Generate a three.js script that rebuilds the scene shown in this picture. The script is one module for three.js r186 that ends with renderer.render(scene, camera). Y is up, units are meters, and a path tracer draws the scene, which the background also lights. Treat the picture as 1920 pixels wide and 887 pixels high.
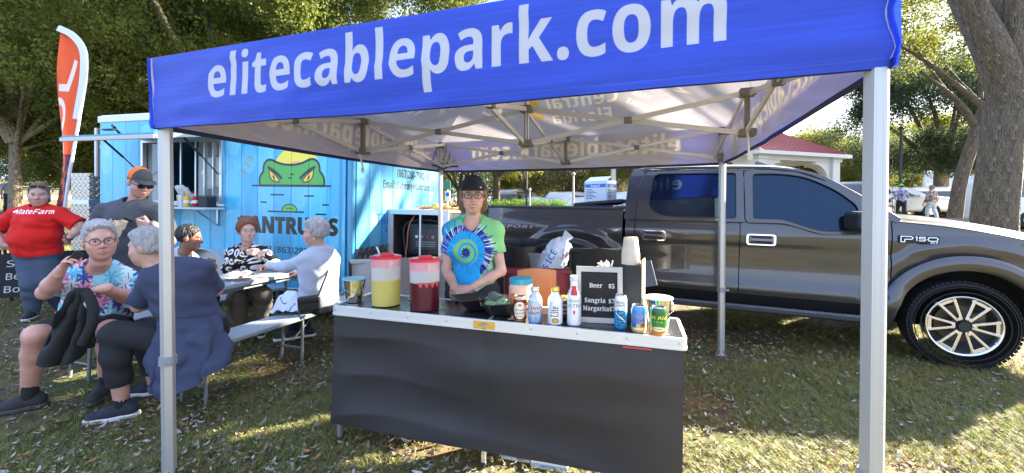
import * as THREE from 'three';
import { RoundedBoxGeometry } from 'three/addons/geometries/RoundedBoxGeometry.js';
import { mergeGeometries } from 'three/addons/utils/BufferGeometryUtils.js';

// ---------- camera, sky, sun, exposure ----------
const scene = new THREE.Scene();
const camera = new THREE.PerspectiveCamera(58.35, 1920 / 887, 0.05, 2000);
camera.position.set(0, 1.51, 0);
camera.rotation.set(-0.0145, 0, 0);
camera.setViewOffset(1920, 887, 0, 47.3, 1920, 887);
const SUN = new THREE.Vector3(0.91, 0.47, -0.42).normalize();
{
  const W = 512, H = 256, data = new Float32Array(W * H * 4);
  for (let j = 0; j < H; j++) for (let i = 0; i < W; i++) {
    const el = ((j + 0.5) / H - 0.5) * Math.PI, az = ((i + 0.5) / W - 0.5) * 2 * Math.PI;
    const y = Math.sin(el), x = Math.cos(el) * Math.cos(az), z = Math.cos(el) * Math.sin(az);
    const c = x * SUN.x + y * SUN.y + z * SUN.z, t = Math.pow(Math.max(0, y), 0.45), w = 0.5 - 0.5 * c;
    const glow = 0.55 * Math.exp((c - 1) * 5);
    const k = SKY_K();
    const hr = 1.1 - 0.6 * w, hg = 1.12 - 0.38 * w, hb = 1.12, r = hr + (0.33 - hr) * t, g = hg + (0.48 - hg) * t, b = hb + (0.86 - hb) * t;
    data.set([k * (r + glow * 1.0), k * (g + glow * 0.93), k * (b + glow * 0.8), 1], (j * W + i) * 4);
  }
  const sky = new THREE.DataTexture(data, W, H, THREE.RGBAFormat, THREE.FloatType);
  sky.mapping = THREE.EquirectangularReflectionMapping; sky.magFilter = THREE.LinearFilter; sky.needsUpdate = true;
  scene.background = sky; scene.environment = sky;
}
function SKY_K() { return 0.25; }
const sun = new THREE.DirectionalLight(new THREE.Color(1, 0.9, 0.72), 5);
sun.position.copy(SUN).multiplyScalar(40);
sun.castShadow = true; sun.shadow.mapSize.set(4096, 4096);
Object.assign(sun.shadow.camera, { left: -20, right: 20, top: 20, bottom: -20, near: 1, far: 120 });
scene.add(sun, sun.target);
const renderer = new THREE.WebGLRenderer({ antialias: true });
renderer.toneMapping = THREE.LinearToneMapping;
renderer.toneMappingExposure = 11.3;
renderer.shadowMap.enabled = true;
renderer.setSize(1024, 473);

// ---------- helpers ----------
const PI = Math.PI, V = (x, y, z) => new THREE.Vector3(x, y, z), D = (x, y, d) => new THREE.Vector3(x, y, -d);
const lerp = (a, b, t) => a + (b - a) * t, clamp = (x, a = 0, b = 1) => Math.min(b, Math.max(a, x));
const smooth = (a, b, x) => { const t = clamp((x - a) / (b - a)); return t * t * (3 - 2 * t); };
function RNG(seed) { let s = seed >>> 0; return () => { s = (s + 0x6d2b79f5) | 0; let t = Math.imul(s ^ (s >>> 15), 1 | s); t = (t + Math.imul(t ^ (t >>> 7), 61 | t)) ^ t; return ((t ^ (t >>> 14)) >>> 0) / 4294967296; }; }
const hash3 = (x, y, z) => { let h = Math.imul(x, 374761393) ^ Math.imul(y, 668265263) ^ Math.imul(z, 2147483647 - 61); h = Math.imul(h ^ (h >>> 13), 1274126177); return ((h ^ (h >>> 16)) >>> 0) / 4294967296; };
function noise(x, y, z = 0, per = 0) {
  const X = Math.floor(x), Y = Math.floor(y), Z = Math.floor(z), f = (t) => t * t * (3 - 2 * t), u = f(x - X), v = f(y - Y), w = f(z - Z);
  const m = per ? (a) => ((a % per) + per) % per : (a) => a, h = (i, j, k) => hash3(m(X + i), m(Y + j), Z + k);
  return lerp(lerp(lerp(h(0, 0, 0), h(1, 0, 0), u), lerp(h(0, 1, 0), h(1, 1, 0), u), v), lerp(lerp(h(0, 0, 1), h(1, 0, 1), u), lerp(h(0, 1, 1), h(1, 1, 1), u), v), w);
}
function fbm(x, y, z = 0, o = 4, per = 0) { let s = 0, a = 0.5, p = per; for (let i = 0; i < o; i++) { s += a * noise(x, y, z + i * 7, p); x *= 2; y *= 2; z *= 2; p *= 2; a *= 0.5; } return s / (1 - a * 2 + a); }

const used = {};
function numbered(n) { if (used[n] === undefined) { used[n] = 0; return n; } used[n]++; return n + '_' + String(used[n]).padStart(3, '0'); }
function thing(name, label, category, pos = [0, 0, 0], turn = 0, group) {
  const o = new THREE.Group(); o.name = numbered(name); scene.add(o); o.position.set(...pos); o.rotation.y = turn;
  o.userData = { label, category }; if (group) o.userData.group = group; return o;
}
function part(name, geo, m, parent, label) {
  const o = new THREE.Mesh(Array.isArray(geo) ? merge(geo) : geo, m); o.name = name; o.castShadow = o.receiveShadow = true;
  if (label) o.userData.label = label; if (parent) parent.add(o); return o;
}
function single(name, label, category, geo, m, group) { const o = part(numbered(name), geo, m, scene); o.userData = { label, category }; if (group) o.userData.group = group; return o; }
function struct(name, geo, m) { const o = part(name, geo, m, scene); o.userData.kind = 'structure'; return o; }
function merge(list) {
  const l = list.map((g) => { g = g.index ? g.toNonIndexed() : g; for (const k of Object.keys(g.attributes)) if (!['position', 'normal', 'uv', 'color'].includes(k)) g.deleteAttribute(k); return g; });
  const col = l.some((g) => g.attributes.color);
  for (const g of l) {
    const n = g.attributes.position.count;
    if (!g.attributes.uv) g.setAttribute('uv', new THREE.BufferAttribute(new Float32Array(n * 2), 2));
    if (!g.attributes.normal) g.computeVertexNormals();
    if (col && !g.attributes.color) g.setAttribute('color', new THREE.BufferAttribute(new Float32Array(n * 3).fill(1), 3));
  }
  return l.length === 1 ? l[0] : mergeGeometries(l, false);
}
const tr = (g, x = 0, y = 0, z = 0, rx = 0, ry = 0, rz = 0) => { g.applyMatrix4(new THREE.Matrix4().compose(V(x, y, z), new THREE.Quaternion().setFromEuler(new THREE.Euler(rx, ry, rz)), V(1, 1, 1))); return g; };
const box = (w, h, d, x = 0, y = 0, z = 0, rx = 0, ry = 0, rz = 0) => tr(new THREE.BoxGeometry(w, h, d), x, y, z, rx, ry, rz);
const rbox = (w, h, d, r, x = 0, y = 0, z = 0, rx = 0, ry = 0, rz = 0, seg = 2) => tr(new RoundedBoxGeometry(w, h, d, seg, Math.min(r, w / 2.01, h / 2.01, d / 2.01)), x, y, z, rx, ry, rz);
const cyl = (r1, r2, h, x = 0, y = 0, z = 0, rx = 0, ry = 0, rz = 0, n = 20, open = false) => tr(new THREE.CylinderGeometry(r1, r2, h, n, 1, open), x, y, z, rx, ry, rz);
const sph = (r, x = 0, y = 0, z = 0, sx = 1, sy = 1, sz = 1, n = 16) => { const g = new THREE.SphereGeometry(r, n, Math.ceil(n * 0.7)); g.scale(sx, sy, sz); return g.translate(x, y, z); };
function between(g, a, b) { const d = b.clone().sub(a); g.applyQuaternion(new THREE.Quaternion().setFromUnitVectors(V(0, 1, 0), d.normalize())); return g.translate((a.x + b.x) / 2, (a.y + b.y) / 2, (a.z + b.z) / 2); }
const rod = (a, b, r1, r2 = r1, n = 10) => between(new THREE.CylinderGeometry(r2, r1, a.distanceTo(b), n), a, b);
function bar(a, b, w, h) { const m = new THREE.Matrix4().lookAt(a, b, V(0, 1, 0)); const g = new RoundedBoxGeometry(w, h, a.distanceTo(b), 1, Math.min(w, h) * 0.2); g.applyMatrix4(m); return g.translate((a.x + b.x) / 2, (a.y + b.y) / 2, (a.z + b.z) / 2); }
const curve = (pts) => new THREE.CatmullRomCurve3(pts.map((p) => (p.isVector3 ? p : V(...p))));
const tube = (pts, r, n = 24, k = 8, closed = false) => { const c = curve(pts); c.closed = closed; return new THREE.TubeGeometry(c, n, r, k, closed); };
// lathe with uv: u round the axis (0.5 towards +z), v = height
function lathe(pts, n = 28) {
  const g = new THREE.LatheGeometry(pts.map((p) => new THREE.Vector2(p[0], p[1])), n), p = g.attributes.position, u = g.attributes.uv, y0 = pts[0][1], y1 = pts[pts.length - 1][1];
  for (let i = 0; i < p.count; i++) u.setXY(i, (u.getX(i) + 0.5) % 1.0000001, (p.getY(i) - y0) / (y1 - y0 || 1));
  return g;
}
function grid(nu, nv, f, wrapUV) { // f(u,v) -> [x,y,z,(u),(v)]
  const pos = [], uv = [], idx = [];
  for (let j = 0; j <= nv; j++) for (let i = 0; i <= nu; i++) { const q = f(i / nu, j / nv); pos.push(q[0], q[1], q[2]); uv.push(q[3] ?? i / nu, q[4] ?? j / nv); }
  for (let j = 0; j < nv; j++) for (let i = 0; i < nu; i++) { const a = j * (nu + 1) + i, b = a + 1, c = a + nu + 1, d = c + 1; idx.push(a, b, d, a, d, c); }
  const g = new THREE.BufferGeometry(); g.setAttribute('position', new THREE.Float32BufferAttribute(pos, 3)); g.setAttribute('uv', new THREE.Float32BufferAttribute(uv, 2)); g.setIndex(idx); g.computeVertexNormals(); return g;
}
// a closed sheet of thickness t along -normal
function slab(nu, nv, f, t) {
  const a = grid(nu, nv, f), p = a.attributes.position, n = a.attributes.normal, q = [];
  for (let i = 0; i < p.count; i++) q.push([p.getX(i) - n.getX(i) * t, p.getY(i) - n.getY(i) * t, p.getZ(i) - n.getZ(i) * t]);
  const b = new THREE.BufferGeometry(), W = nu + 1;
  b.setAttribute('position', new THREE.Float32BufferAttribute(q.flat(), 3)); b.setAttribute('uv', a.attributes.uv.clone());
  const ix = a.index.array, r = []; for (let i = 0; i < ix.length; i += 3) r.push(ix[i], ix[i + 2], ix[i + 1]); b.setIndex(r); b.computeVertexNormals();
  const e = [], eu = [], ring = [];
  for (let i = 0; i < nu; i++) ring.push(i); for (let j = 0; j < nv; j++) ring.push(j * W + nu); for (let i = nu; i > 0; i--) ring.push(nv * W + i); for (let j = nv; j > 0; j--) ring.push(j * W);
  const P = (i) => [p.getX(i), p.getY(i), p.getZ(i)], U = a.attributes.uv;
  for (let k = 0; k < ring.length; k++) { const i = ring[k], j = ring[(k + 1) % ring.length]; e.push(...P(i), ...q[i], ...q[j], ...P(i), ...q[j], ...P(j)); for (const m of [i, i, j, i, j, j]) eu.push(U.getX(m), U.getY(m)); }
  const s = new THREE.BufferGeometry(); s.setAttribute('position', new THREE.Float32BufferAttribute(e, 3)); s.setAttribute('uv', new THREE.Float32BufferAttribute(eu, 2)); s.computeVertexNormals();
  return merge([a, b, s]);
}
function shapeOf(pts, holes = []) { const s = new THREE.Shape(pts.map((p) => new THREE.Vector2(p[0], p[1]))); for (const h of holes) s.holes.push(new THREE.Path(h.map((p) => new THREE.Vector2(p[0], p[1])))); return s; }
const extrude = (pts, depth, bevel = 0, holes) => new THREE.ExtrudeGeometry(shapeOf(pts, holes), { depth, bevelEnabled: bevel > 0, bevelThickness: bevel, bevelSize: bevel, bevelSegments: 2, curveSegments: 8 });
function roundPts(pts, r, n = 5) { // rounds the corners of a closed polygon
  const o = [], N = pts.length, R = (i) => (Array.isArray(r) ? r[i] : r);
  for (let i = 0; i < N; i++) {
    const p = pts[i], a = pts[(i + N - 1) % N], b = pts[(i + 1) % N], la = Math.hypot(a[0] - p[0], a[1] - p[1]), lb = Math.hypot(b[0] - p[0], b[1] - p[1]), k = Math.min(R(i), la * 0.49, lb * 0.49);
    if (k < 1e-4) { o.push(p); continue; }
    const A = [p[0] + (a[0] - p[0]) * k / la, p[1] + (a[1] - p[1]) * k / la], B = [p[0] + (b[0] - p[0]) * k / lb, p[1] + (b[1] - p[1]) * k / lb];
    for (let t = 0; t <= n; t++) { const s = t / n; o.push([(1 - s) ** 2 * A[0] + 2 * s * (1 - s) * p[0] + s * s * B[0], (1 - s) ** 2 * A[1] + 2 * s * (1 - s) * p[1] + s * s * B[1]]); }
  }
  return o;
}
const col = (c) => (Array.isArray(c) ? new THREE.Color().setRGB(...c) : new THREE.Color(c));
const mat = (color, roughness = 0.6, o = {}) => { const { phys, ...rest } = o; return new (phys ? THREE.MeshPhysicalMaterial : THREE.MeshStandardMaterial)({ color: col(color), roughness, ...rest }); };
function canvasTex(w, h, draw, o = {}) {
  const c = document.createElement('canvas'); c.width = w; c.height = h; draw(c.getContext('2d'), w, h);
  const t = new THREE.CanvasTexture(c); if (!o.data) t.colorSpace = THREE.SRGBColorSpace; t.wrapS = t.wrapT = THREE.RepeatWrapping; if (o.rep) t.repeat.set(...o.rep); return t;
}
function dataTex(n, f, o = {}) { // f(u,v) -> value or [r,g,b] in 0..1
  const d = new Uint8Array(n * n * 4);
  for (let j = 0; j < n; j++) for (let i = 0; i < n; i++) { const q = f(i / n, j / n), a = Array.isArray(q) ? q : [q, q, q]; for (let k = 0; k < 3; k++) d[(j * n + i) * 4 + k] = clamp(a[k]) * 255; d[(j * n + i) * 4 + 3] = 255; }
  const t = new THREE.DataTexture(d, n, n); t.magFilter = THREE.LinearFilter; t.wrapS = t.wrapT = THREE.RepeatWrapping; if (o.srgb) t.colorSpace = THREE.SRGBColorSpace; if (o.rep) t.repeat.set(...o.rep); t.needsUpdate = true; return t;
}
// text fitted to a box: centre x, baseline y, width
function fitText(c, s, x, y, w, size, font = 'bold', fam = 'sans-serif') { c.save(); c.font = `${font} ${size}px ${fam}`; const m = c.measureText(s).width; c.translate(x, y); c.scale(w / m, 1); c.textAlign = 'center'; c.fillText(s, 0, 0); c.restore(); }
const uvBy = (g, f) => { const p = g.attributes.position, u = new Float32Array(p.count * 2); for (let i = 0; i < p.count; i++) { const q = f(p.getX(i), p.getY(i), p.getZ(i)); u[i * 2] = q[0]; u[i * 2 + 1] = q[1]; } g.setAttribute('uv', new THREE.BufferAttribute(u, 2)); return g; };

// shared relief maps and materials
const T = {
  fine: dataTex(256, (u, v) => fbm(u * 24, v * 24, 1, 4, 24)),
  weave: dataTex(128, (u, v) => 0.5 + 0.25 * Math.sin(u * PI * 64) + 0.25 * Math.sin(v * PI * 64)),
  bark: dataTex(256, (u, v) => { const a = Math.abs(noise(u * 12 + 2.6 * fbm(u * 6, v * 6, 4, 3, 0), v * 9 + 2.2 * fbm(u * 5, v * 5, 8, 2, 0), 2) - 0.5) * 2; return clamp(0.15 + 1.1 * a + 0.35 * fbm(u * 20, v * 20, 3, 3, 20) - 0.2); }),
  blotch: dataTex(256, (u, v) => { const a = 0.72 + 0.5 * (fbm(u * 6, v * 6, 9, 5, 6) - 0.5); return [a, a, a]; }),
};
const rep = (t, x, y = x) => { const c = t.clone(); c.repeat.set(x, y); c.needsUpdate = true; return c; };
const M = {
  alu: mat([0.62, 0.63, 0.64], 0.32, { metalness: 0.85 }), white: mat([0.75, 0.75, 0.73], 0.5), black: mat([0.015, 0.015, 0.016], 0.55), rubber: mat([0.02, 0.02, 0.021], 0.85),
  steel: mat([0.55, 0.56, 0.57], 0.25, { metalness: 1 }), chrome: mat([0.8, 0.8, 0.82], 0.06, { metalness: 1 }), grey: mat([0.25, 0.26, 0.27], 0.6), darkgrey: mat([0.06, 0.06, 0.065], 0.55),
  brass: mat([0.75, 0.5, 0.12], 0.3, { metalness: 0.9 }), bracket: mat([0.16, 0.145, 0.12], 0.55),
};
// lie of the land: level up to the tent, then rising gently away from the viewer
const land = (x, d) => { const t = Math.max(0, d - 4.6), e = Math.min(t, 140), r = x / Math.max(d, 1); return (0.022 + 0.055 * smooth(-0.1, -0.6, r) + 0.03 * smooth(0.3, 0.9, r)) * e * e / (e + 0.8); };
// ---------- ground ----------
{
  const ter = grid(120, 160, (u, v) => {
    const a = u * 2 - 1, x = Math.sign(a) * (Math.abs(a) * 14 + Math.pow(Math.abs(a), 5) * 400), d = -8 + v * 30 + Math.pow(v, 6) * 700;
    return [x, land(x, d) + (d < 30 ? 0.02 * (fbm(x * 0.7 + 50, d * 0.7 + 50, 0, 2) - 0.5) : 0), -d, x / 3, d / 3];
  });
  const gt = dataTex(1024, (u, v) => {
    const n = fbm(u * 8, v * 8, 3, 4, 8), f = fbm(u * 90, v * 90, 5, 3, 90), q = smooth(0.38, 0.66, n + (f - 0.5) * 0.5);
    const dirt = [0.34, 0.28, 0.17], gr = [0.25, 0.28, 0.08], b = 0.55 + 0.9 * f;
    return [0, 1, 2].map((k) => lerp(dirt[k], gr[k], q) * b);
  }, { srgb: true });
  const gm = mat([1, 1, 1], 0.95, { map: gt, bumpMap: T.fine, bumpScale: 0.02 });
  struct('ground', ter, gm);
}
const leafGeo = (L, W, curl) => { const g = grid(4, 2, (u, v) => { const w = Math.sin(PI * clamp(u * 0.96 + 0.02)) * W, x = (u - 0.5) * L, y = (v - 0.5) * 2; return [x, curl * (u - 0.5) ** 2 * L + Math.abs(y) * W * 0.35, y * w * 0.5]; }); return g; };
{
  const R = RNG(11), tuft = [];
  for (let i = 0; i < 9; i++) {
    const a = R() * 6.28, r = R() * 0.035, h = 0.018 + R() * 0.03, l = 0.02 + R() * 0.03, w = 0.0022, x = Math.cos(a) * r, z = Math.sin(a) * r, b = R() * 6.28, cx = Math.cos(b), cz = Math.sin(b);
    tuft.push(grid(1, 3, (u, v) => [x + cx * l * v * v - cz * w * (u - 0.5) * 2 * (1 - v * 0.9), h * v, z + cz * l * v * v + cx * w * (u - 0.5) * 2 * (1 - v * 0.9)]));
  }
  const tg = merge(tuft), N = 90000, im = new THREE.InstancedMesh(tg, mat([1, 1, 1], 0.75, { phys: true, transmission: 0.5, thickness: 0 }), N), m = new THREE.Matrix4(), c = new THREE.Color();
  let n = 0;
  while (n < N) {
    const d = 0.9 + Math.pow(R(), 1.5) * 11, x = (R() * 2 - 1) * (d * 1.35 + 0.4);
    const k = fbm(x * 1.4 + 40, d * 1.4 + 40, 3, 3);
    if (R() > smooth(0.36, 0.66, k) * 0.95 + 0.05) continue;
    const s = 0.6 + R() * 0.7; m.compose(V(x, land(x, d) - 0.004, -d), new THREE.Quaternion().setFromEuler(new THREE.Euler(0, R() * 6.28, 0)), V(s, s * (0.7 + R() * 0.6), s));
    im.setMatrixAt(n, m); const g = R(), br = smooth(0.55, 0.75, fbm(x * 0.8 + 9, d * 0.8, 5, 2)); c.setRGB(lerp(0.16, 0.28, g) + br * 0.05, lerp(0.19, 0.28, g), lerp(0.016, 0.028, g)); if (R() < 0.22) c.setRGB(0.27 * (0.7 + 0.6 * g), 0.22 * (0.7 + 0.6 * g), 0.095); im.setColorAt(n, c); n++;
  }
  im.name = 'grass'; im.userData = { kind: 'stuff', label: 'short patchy green lawn grass among fallen leaves', category: 'grass' }; scene.add(im);
  const kinds = [leafGeo(0.062, 0.026, 0.5), leafGeo(0.05, 0.022, -0.4), leafGeo(0.075, 0.03, 0.9)], cols = [[0.34, 0.27, 0.19], [0.4, 0.35, 0.28], [0.25, 0.17, 0.09], [0.42, 0.4, 0.37], [0.33, 0.16, 0.06], [0.2, 0.16, 0.1], [0.3, 0.27, 0.16]];
  const holder = new THREE.Group(); holder.name = 'fallen_leaves'; holder.userData = { kind: 'stuff', label: 'dry curled tan and brown leaves scattered over the lawn', category: 'leaves' }; scene.add(holder);
  kinds.forEach((g, q) => {
    const N2 = 12500, l = new THREE.InstancedMesh(g, mat([1, 1, 1], 0.7), N2);
    for (let i = 0; i < N2; ) {
      const d = 0.9 + Math.pow(R(), 1.6) * 13, x = (R() * 2 - 1) * (d * 1.35 + 0.4);
      if (R() > 0.6 + smooth(0.4, 0.62, fbm(x * 0.9, d * 0.9, 8, 2))) continue;
      const s = 0.32 + R() * R() * 0.75; m.compose(V(x, land(x, d) + 0.01 + R() * 0.018, -d), new THREE.Quaternion().setFromEuler(new THREE.Euler((R() - 0.5) * 0.9, R() * 6.28, (R() - 0.5) * 0.9)), V(s, s, s * (0.7 + R() * 0.5)));
      l.setMatrixAt(i, m); const cc = cols[Math.floor(R() * cols.length)], b = 0.6 + R() * 0.7; c.setRGB(cc[0] * b, cc[1] * b, cc[2] * b); l.setColorAt(i, c); i++;
    }
    l.name = 'leaf_litter'; l.userData = { kind: 'stuff' }; holder.add(l);
  });
}
// ---------- pop-up tent ----------
{
  const S = 1.56, EAVE = 2.295, BOT = 1.92, PEAK = 3.15;
  const t = thing('canopy_tent', 'blue pop-up canopy tent with white web address lettering standing over the drinks counter', 'tent', [0.112, 0, -3.282], -0.3257);
  const blue = '#2450d8', cloth = (map, o = {}) => mat([1, 1, 1], 0.62, { phys: true, map, transmission: 0.0, thickness: 0, bumpMap: rep(T.weave, 60, 8), bumpScale: 0.0006, sheen: 0.2, ...o });
  const outT = canvasTex(2048, 256, (c, w, h) => {
    c.fillStyle = blue; c.fillRect(0, 0, w, h);
    for (let i = 0; i < 400; i++) { c.fillStyle = `rgba(${i % 2 ? '10,20,90' : '70,110,240'},0.06)`; c.beginPath(); c.ellipse((i * 733) % w, (i * 97) % h, 90 + (i * 13) % 160, 4 + i % 9, 0, 0, 7); c.fill(); }
    c.fillStyle = '#d3d4dc'; const X = (a) => (a + 1.606) / 3.212 * w, Y = (y) => (1 - (y - BOT) / (EAVE - BOT)) * h;
    fitText(c, 'elitecablepark.com', X(-0.01), Y(2.052), X(2.36) - X(0), 192);
    c.strokeStyle = 'rgba(120,150,255,0.5)'; c.lineWidth = 1; c.beginPath(); c.moveTo(0, Y(1.945)); c.lineTo(w, Y(1.945)); c.stroke();
  });
  const inT = canvasTex(1024, 128, (c, w, h) => {
    c.fillStyle = '#d6cfc8'; c.fillRect(0, 0, w, h); c.fillStyle = '#fff0cc'; const X = (a) => (a + 1.606) / 3.212 * w, Y = (y) => (1 - (y - BOT) / (EAVE - BOT)) * h;
    fitText(c, 'elitecablepark.com', X(-0.01), Y(2.052), X(2.36) - X(0), 96);
    for (let i = 0; i < 60; i++) { c.fillStyle = 'rgba(150,125,90,0.05)'; c.beginPath(); c.ellipse((i * 331) % w, h - (i * 7) % 30, 40, 6, 0, 0, 7); c.fill(); }
  });
  const wob = (x, v, k) => 0.016 * (noise(x * 1.3 + k * 9, v * 2.5, k) - 0.5) * 2 + 0.013 * Math.pow(1 - Math.abs(2 * noise(x * 0.8 + k * 5 + 3, v * 5 + 0.6 * x, k + 11) - 1), 6) + 0.006 * (noise(x * 4 + 5, v * 7, k + 3) - 0.5) * 2;
  const roofOut = mat([0.66, 0.66, 0.78], 0.6, { phys: true, transmission: 0.75, thickness: 0, side: THREE.DoubleSide });
  const roofT = canvasTex(1024, 512, (c, w, h) => {
    c.fillStyle = '#c4bdb6'; c.fillRect(0, 0, w, h); c.fillStyle = '#fff0cc';
    // seen from below the printing is the wrong way round
    fitText(c, 'Central', 430, 340, 230, 84); fitText(c, 'Florida', 440, 420, 205, 84);
    c.fillStyle = '#e3b634'; for (let i = 0; i < 4; i++) { c.beginPath(); c.moveTo(560, 372 - i * 22); c.lineTo(640, 384 - i * 30); c.lineTo(575, 392 - i * 22); c.fill(); }
    c.strokeStyle = '#fff0cc'; c.lineWidth = 14; c.beginPath(); c.moveTo(700, 330); c.lineTo(735, 384); c.lineTo(775, 350); c.stroke();
    c.fillStyle = '#fff0cc'; c.save(); c.translate(270, 370); c.rotate(-0.6); fitText(c, 'CABLE', 0, 0, 70, 26); fitText(c, 'PARK', 5, -34, 62, 26); c.restore();
    c.strokeStyle = 'rgba(90,85,95,0.35)'; c.lineWidth = 2; for (let i = 0; i < 14; i++) { c.beginPath(); c.moveTo((i * 211) % w, (i * 83) % h); c.lineTo((i * 211) % w + 120, (i * 83) % h + 30); c.stroke(); }
  });
  const lining = (map) => mat([1, 1, 1], 0.75, { phys: true, map, transmission: 0.5, thickness: 0 });
  const valOut = cloth(outT, { transmission: 0.35 }), valIn = mat([1, 1, 1], 0.75, { phys: true, map: inT, transmission: 0.3, thickness: 0 }), roofIn = lining(roofT);
  const names = ['front', 'right', 'back', 'left'];
  for (let k = 0; k < 4; k++) {
    const side = (g) => g.rotateY(k * PI / 2);   // 0 front, 1 right, 2 back, 3 left
    part('valance', side(grid(90, 12, (u, v) => { const x = (u * 2 - 1) * 1.622, y = lerp(BOT, EAVE, v); return [x, y - 0.012 * Math.sin(u * PI) * (1 - v), 1.608 + wob(x, v, k) * (1 - 0.5 * v), u, v]; })), valOut, t);
    part('valance_lining', side(grid(90, 12, (u, v) => { const x = (u * 2 - 1) * 1.612, y = lerp(BOT + 0.022, EAVE - 0.003, v); return [x, y - 0.012 * Math.sin(u * PI) * (1 - v), 1.596 + wob(x, (y - BOT) / (EAVE - BOT), k) * (1 - 0.5 * v), u * 0.9877 + 0.006, v]; })), valIn, t);
    part('hem', side(grid(60, 1, (u, v) => { const x = (u * 2 - 1) * 1.612, y = lerp(BOT - 0.004, BOT + 0.022, v); return [x, y - 0.012 * Math.sin(u * PI), 1.602 + wob(x, 0, k), u, v]; })), mat([0.012, 0.016, 0.07], 0.7), t);
    const roof = (o, A) => grid(40, 30, (u, v) => { const w = A * (1 - v), sag = 0.06 * Math.sin(PI * v) * (0.5 + 0.5 * Math.cos((u * 2 - 1) * PI)); return [(u * 2 - 1) * w, EAVE - o + (PEAK - EAVE) * (0.8 * v + 0.2 * v * v) - sag, w - 0.0 * (1 - v), (u * 2 - 1) * (1 - v) * 0.5 + 0.5, v]; });
    part('roof_panel', side(roof(0, 1.608)), roofOut, t); part('roof_lining', side(roof(0.008, 1.598)), roofIn, t);
  }
  // legs: hexagonal aluminium tubes, two telescoping lengths
  const hex = (R, h, y) => { const g = cyl(R, R, h, 0, y, 0, 0, PI / 6, 0, 6).toNonIndexed(); g.computeVertexNormals(); return g; };
  const legM = mat([0.5, 0.49, 0.46], 0.42, { metalness: 0.5 });
  for (const [sx, sz] of [[-1, 1], [1, 1], [1, -1], [-1, -1]]) {
    const g = part('leg', [hex(0.033, 1.95, 0.98), hex(0.029, 0.3, 2.08), ...[0, 1, 2].flatMap((q) => [-1, 1].map((e) => box(0.003, 1.949, 0.0582, e * 0.0085, 0.98, 0).rotateY(q * PI / 3)))], legM, t); g.position.set(sx * 1.582, 0, sz * S);
    const f = part('foot_plate', [rbox(0.1, 0.008, 0.1, 0.003, 0, 0.006, 0), box(0.05, 0.05, 0.05, 0, 0.03, 0)], M.steel, g);
    for (const [w, h, y] of [[0.06, 0.075, 2.25], [0.062, 0.09, 1.985]]) part('leg_bracket', rbox(w, h, w, 0.01, -sx * 0.012, y, -sz * 0.012), M.bracket, g);
    const bk = part('clamp', [hex(0.041, 0.05, 0.66), rbox(0.03, 0.02, 0.02, 0.004, 0.05, 0.66, 0.02)], M.grey, g);
    for (const yy of [1.985, 2.25]) part('bolt', [cyl(0.008, 0.008, 0.006, -sx * 0.03, yy, -sz * 0.05, PI / 2)], M.steel, g);
  }
  // scissor trusses
  const tm = mat([0.6, 0.575, 0.52], 0.45, { metalness: 0.45 }), hi = 2.25, lo = 1.985;
  const truss = (a, b) => {  // a, b in plan
    const A = (y) => V(a[0], y, a[1]), B = (y) => V(b[0], y, b[1]), n = V(b[1] - a[1], 0, a[0] - b[0]).normalize().multiplyScalar(0.011);
    part('truss_bar', bar(A(hi).add(n), B(lo).add(n), 0.014, 0.034), tm, t); part('truss_bar', bar(A(lo).sub(n), B(hi).sub(n), 0.014, 0.034), tm, t);
    part('truss_joint', [rbox(0.055, 0.045, 0.055, 0.008, (a[0] + b[0]) / 2, (hi + lo) / 2, (a[1] + b[1]) / 2, 0, Math.atan2(b[0] - a[0], b[1] - a[1]), 0)], M.bracket, t);
  };
  const hub = (x, z, c) => part('truss_hub', [rbox(0.1, 0.05, 0.1, 0.012, x, hi, z), rbox(0.1, 0.05, 0.1, 0.012, x, lo, z), box(0.03, hi - lo, 0.03, x, (hi + lo) / 2, z)], c ? M.bracket : M.bracket, t);
  const Q = 1.515;
  for (const [a, b] of [[[-Q, Q], [0, Q]], [[0, Q], [Q, Q]], [[Q, Q], [Q, 0]], [[Q, 0], [Q, -Q]], [[Q, -Q], [0, -Q]], [[0, -Q], [-Q, -Q]], [[-Q, -Q], [-Q, 0]], [[-Q, 0], [-Q, Q]], [[-Q, 0], [0, 0]], [[0, 0], [Q, 0]], [[0, Q], [0, 0]], [[0, 0], [0, -Q]]]) truss(a, b);
  hub(0, 0); hub(0, Q); hub(0, -Q); hub(Q, 0); hub(-Q, 0);
  part('centre_pole', rod(V(0, lo, 0), V(0, PEAK - 0.03, 0), 0.018), tm, t);
  for (const [x, z] of [[-Q, 0.02], [Q, 0.05]]) part('strap', [box(0.012, 0.16, 0.012, x, 1.9, z, 0.2, 0, 0.1), box(0.03, 0.04, 0.012, x + 0.01, 1.82, z)], mat([0.6, 0.56, 0.48], 0.6), t);
  // pennant print hanging at the back left corner
  const bt = canvasTex(256, 256, (c) => { c.fillStyle = '#c9c2c6'; c.fillRect(0, 0, 256, 256); c.fillStyle = '#251c30'; for (let i = 0; i < 46; i++) { c.beginPath(); c.ellipse((i * 67) % 256, (i * 41) % 256, 12 + i % 9, 5, i, 0, 7); c.fill(); } c.fillStyle = '#a33'; for (let i = 0; i < 12; i++) c.fillRect((i * 97) % 250, 190 + (i * 17) % 50, 14, 9); c.strokeStyle = '#1b1426'; c.lineWidth = 16; c.beginPath(); c.moveTo(0, 250); c.lineTo(128, 235); c.lineTo(256, 250); c.stroke(); });
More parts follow.
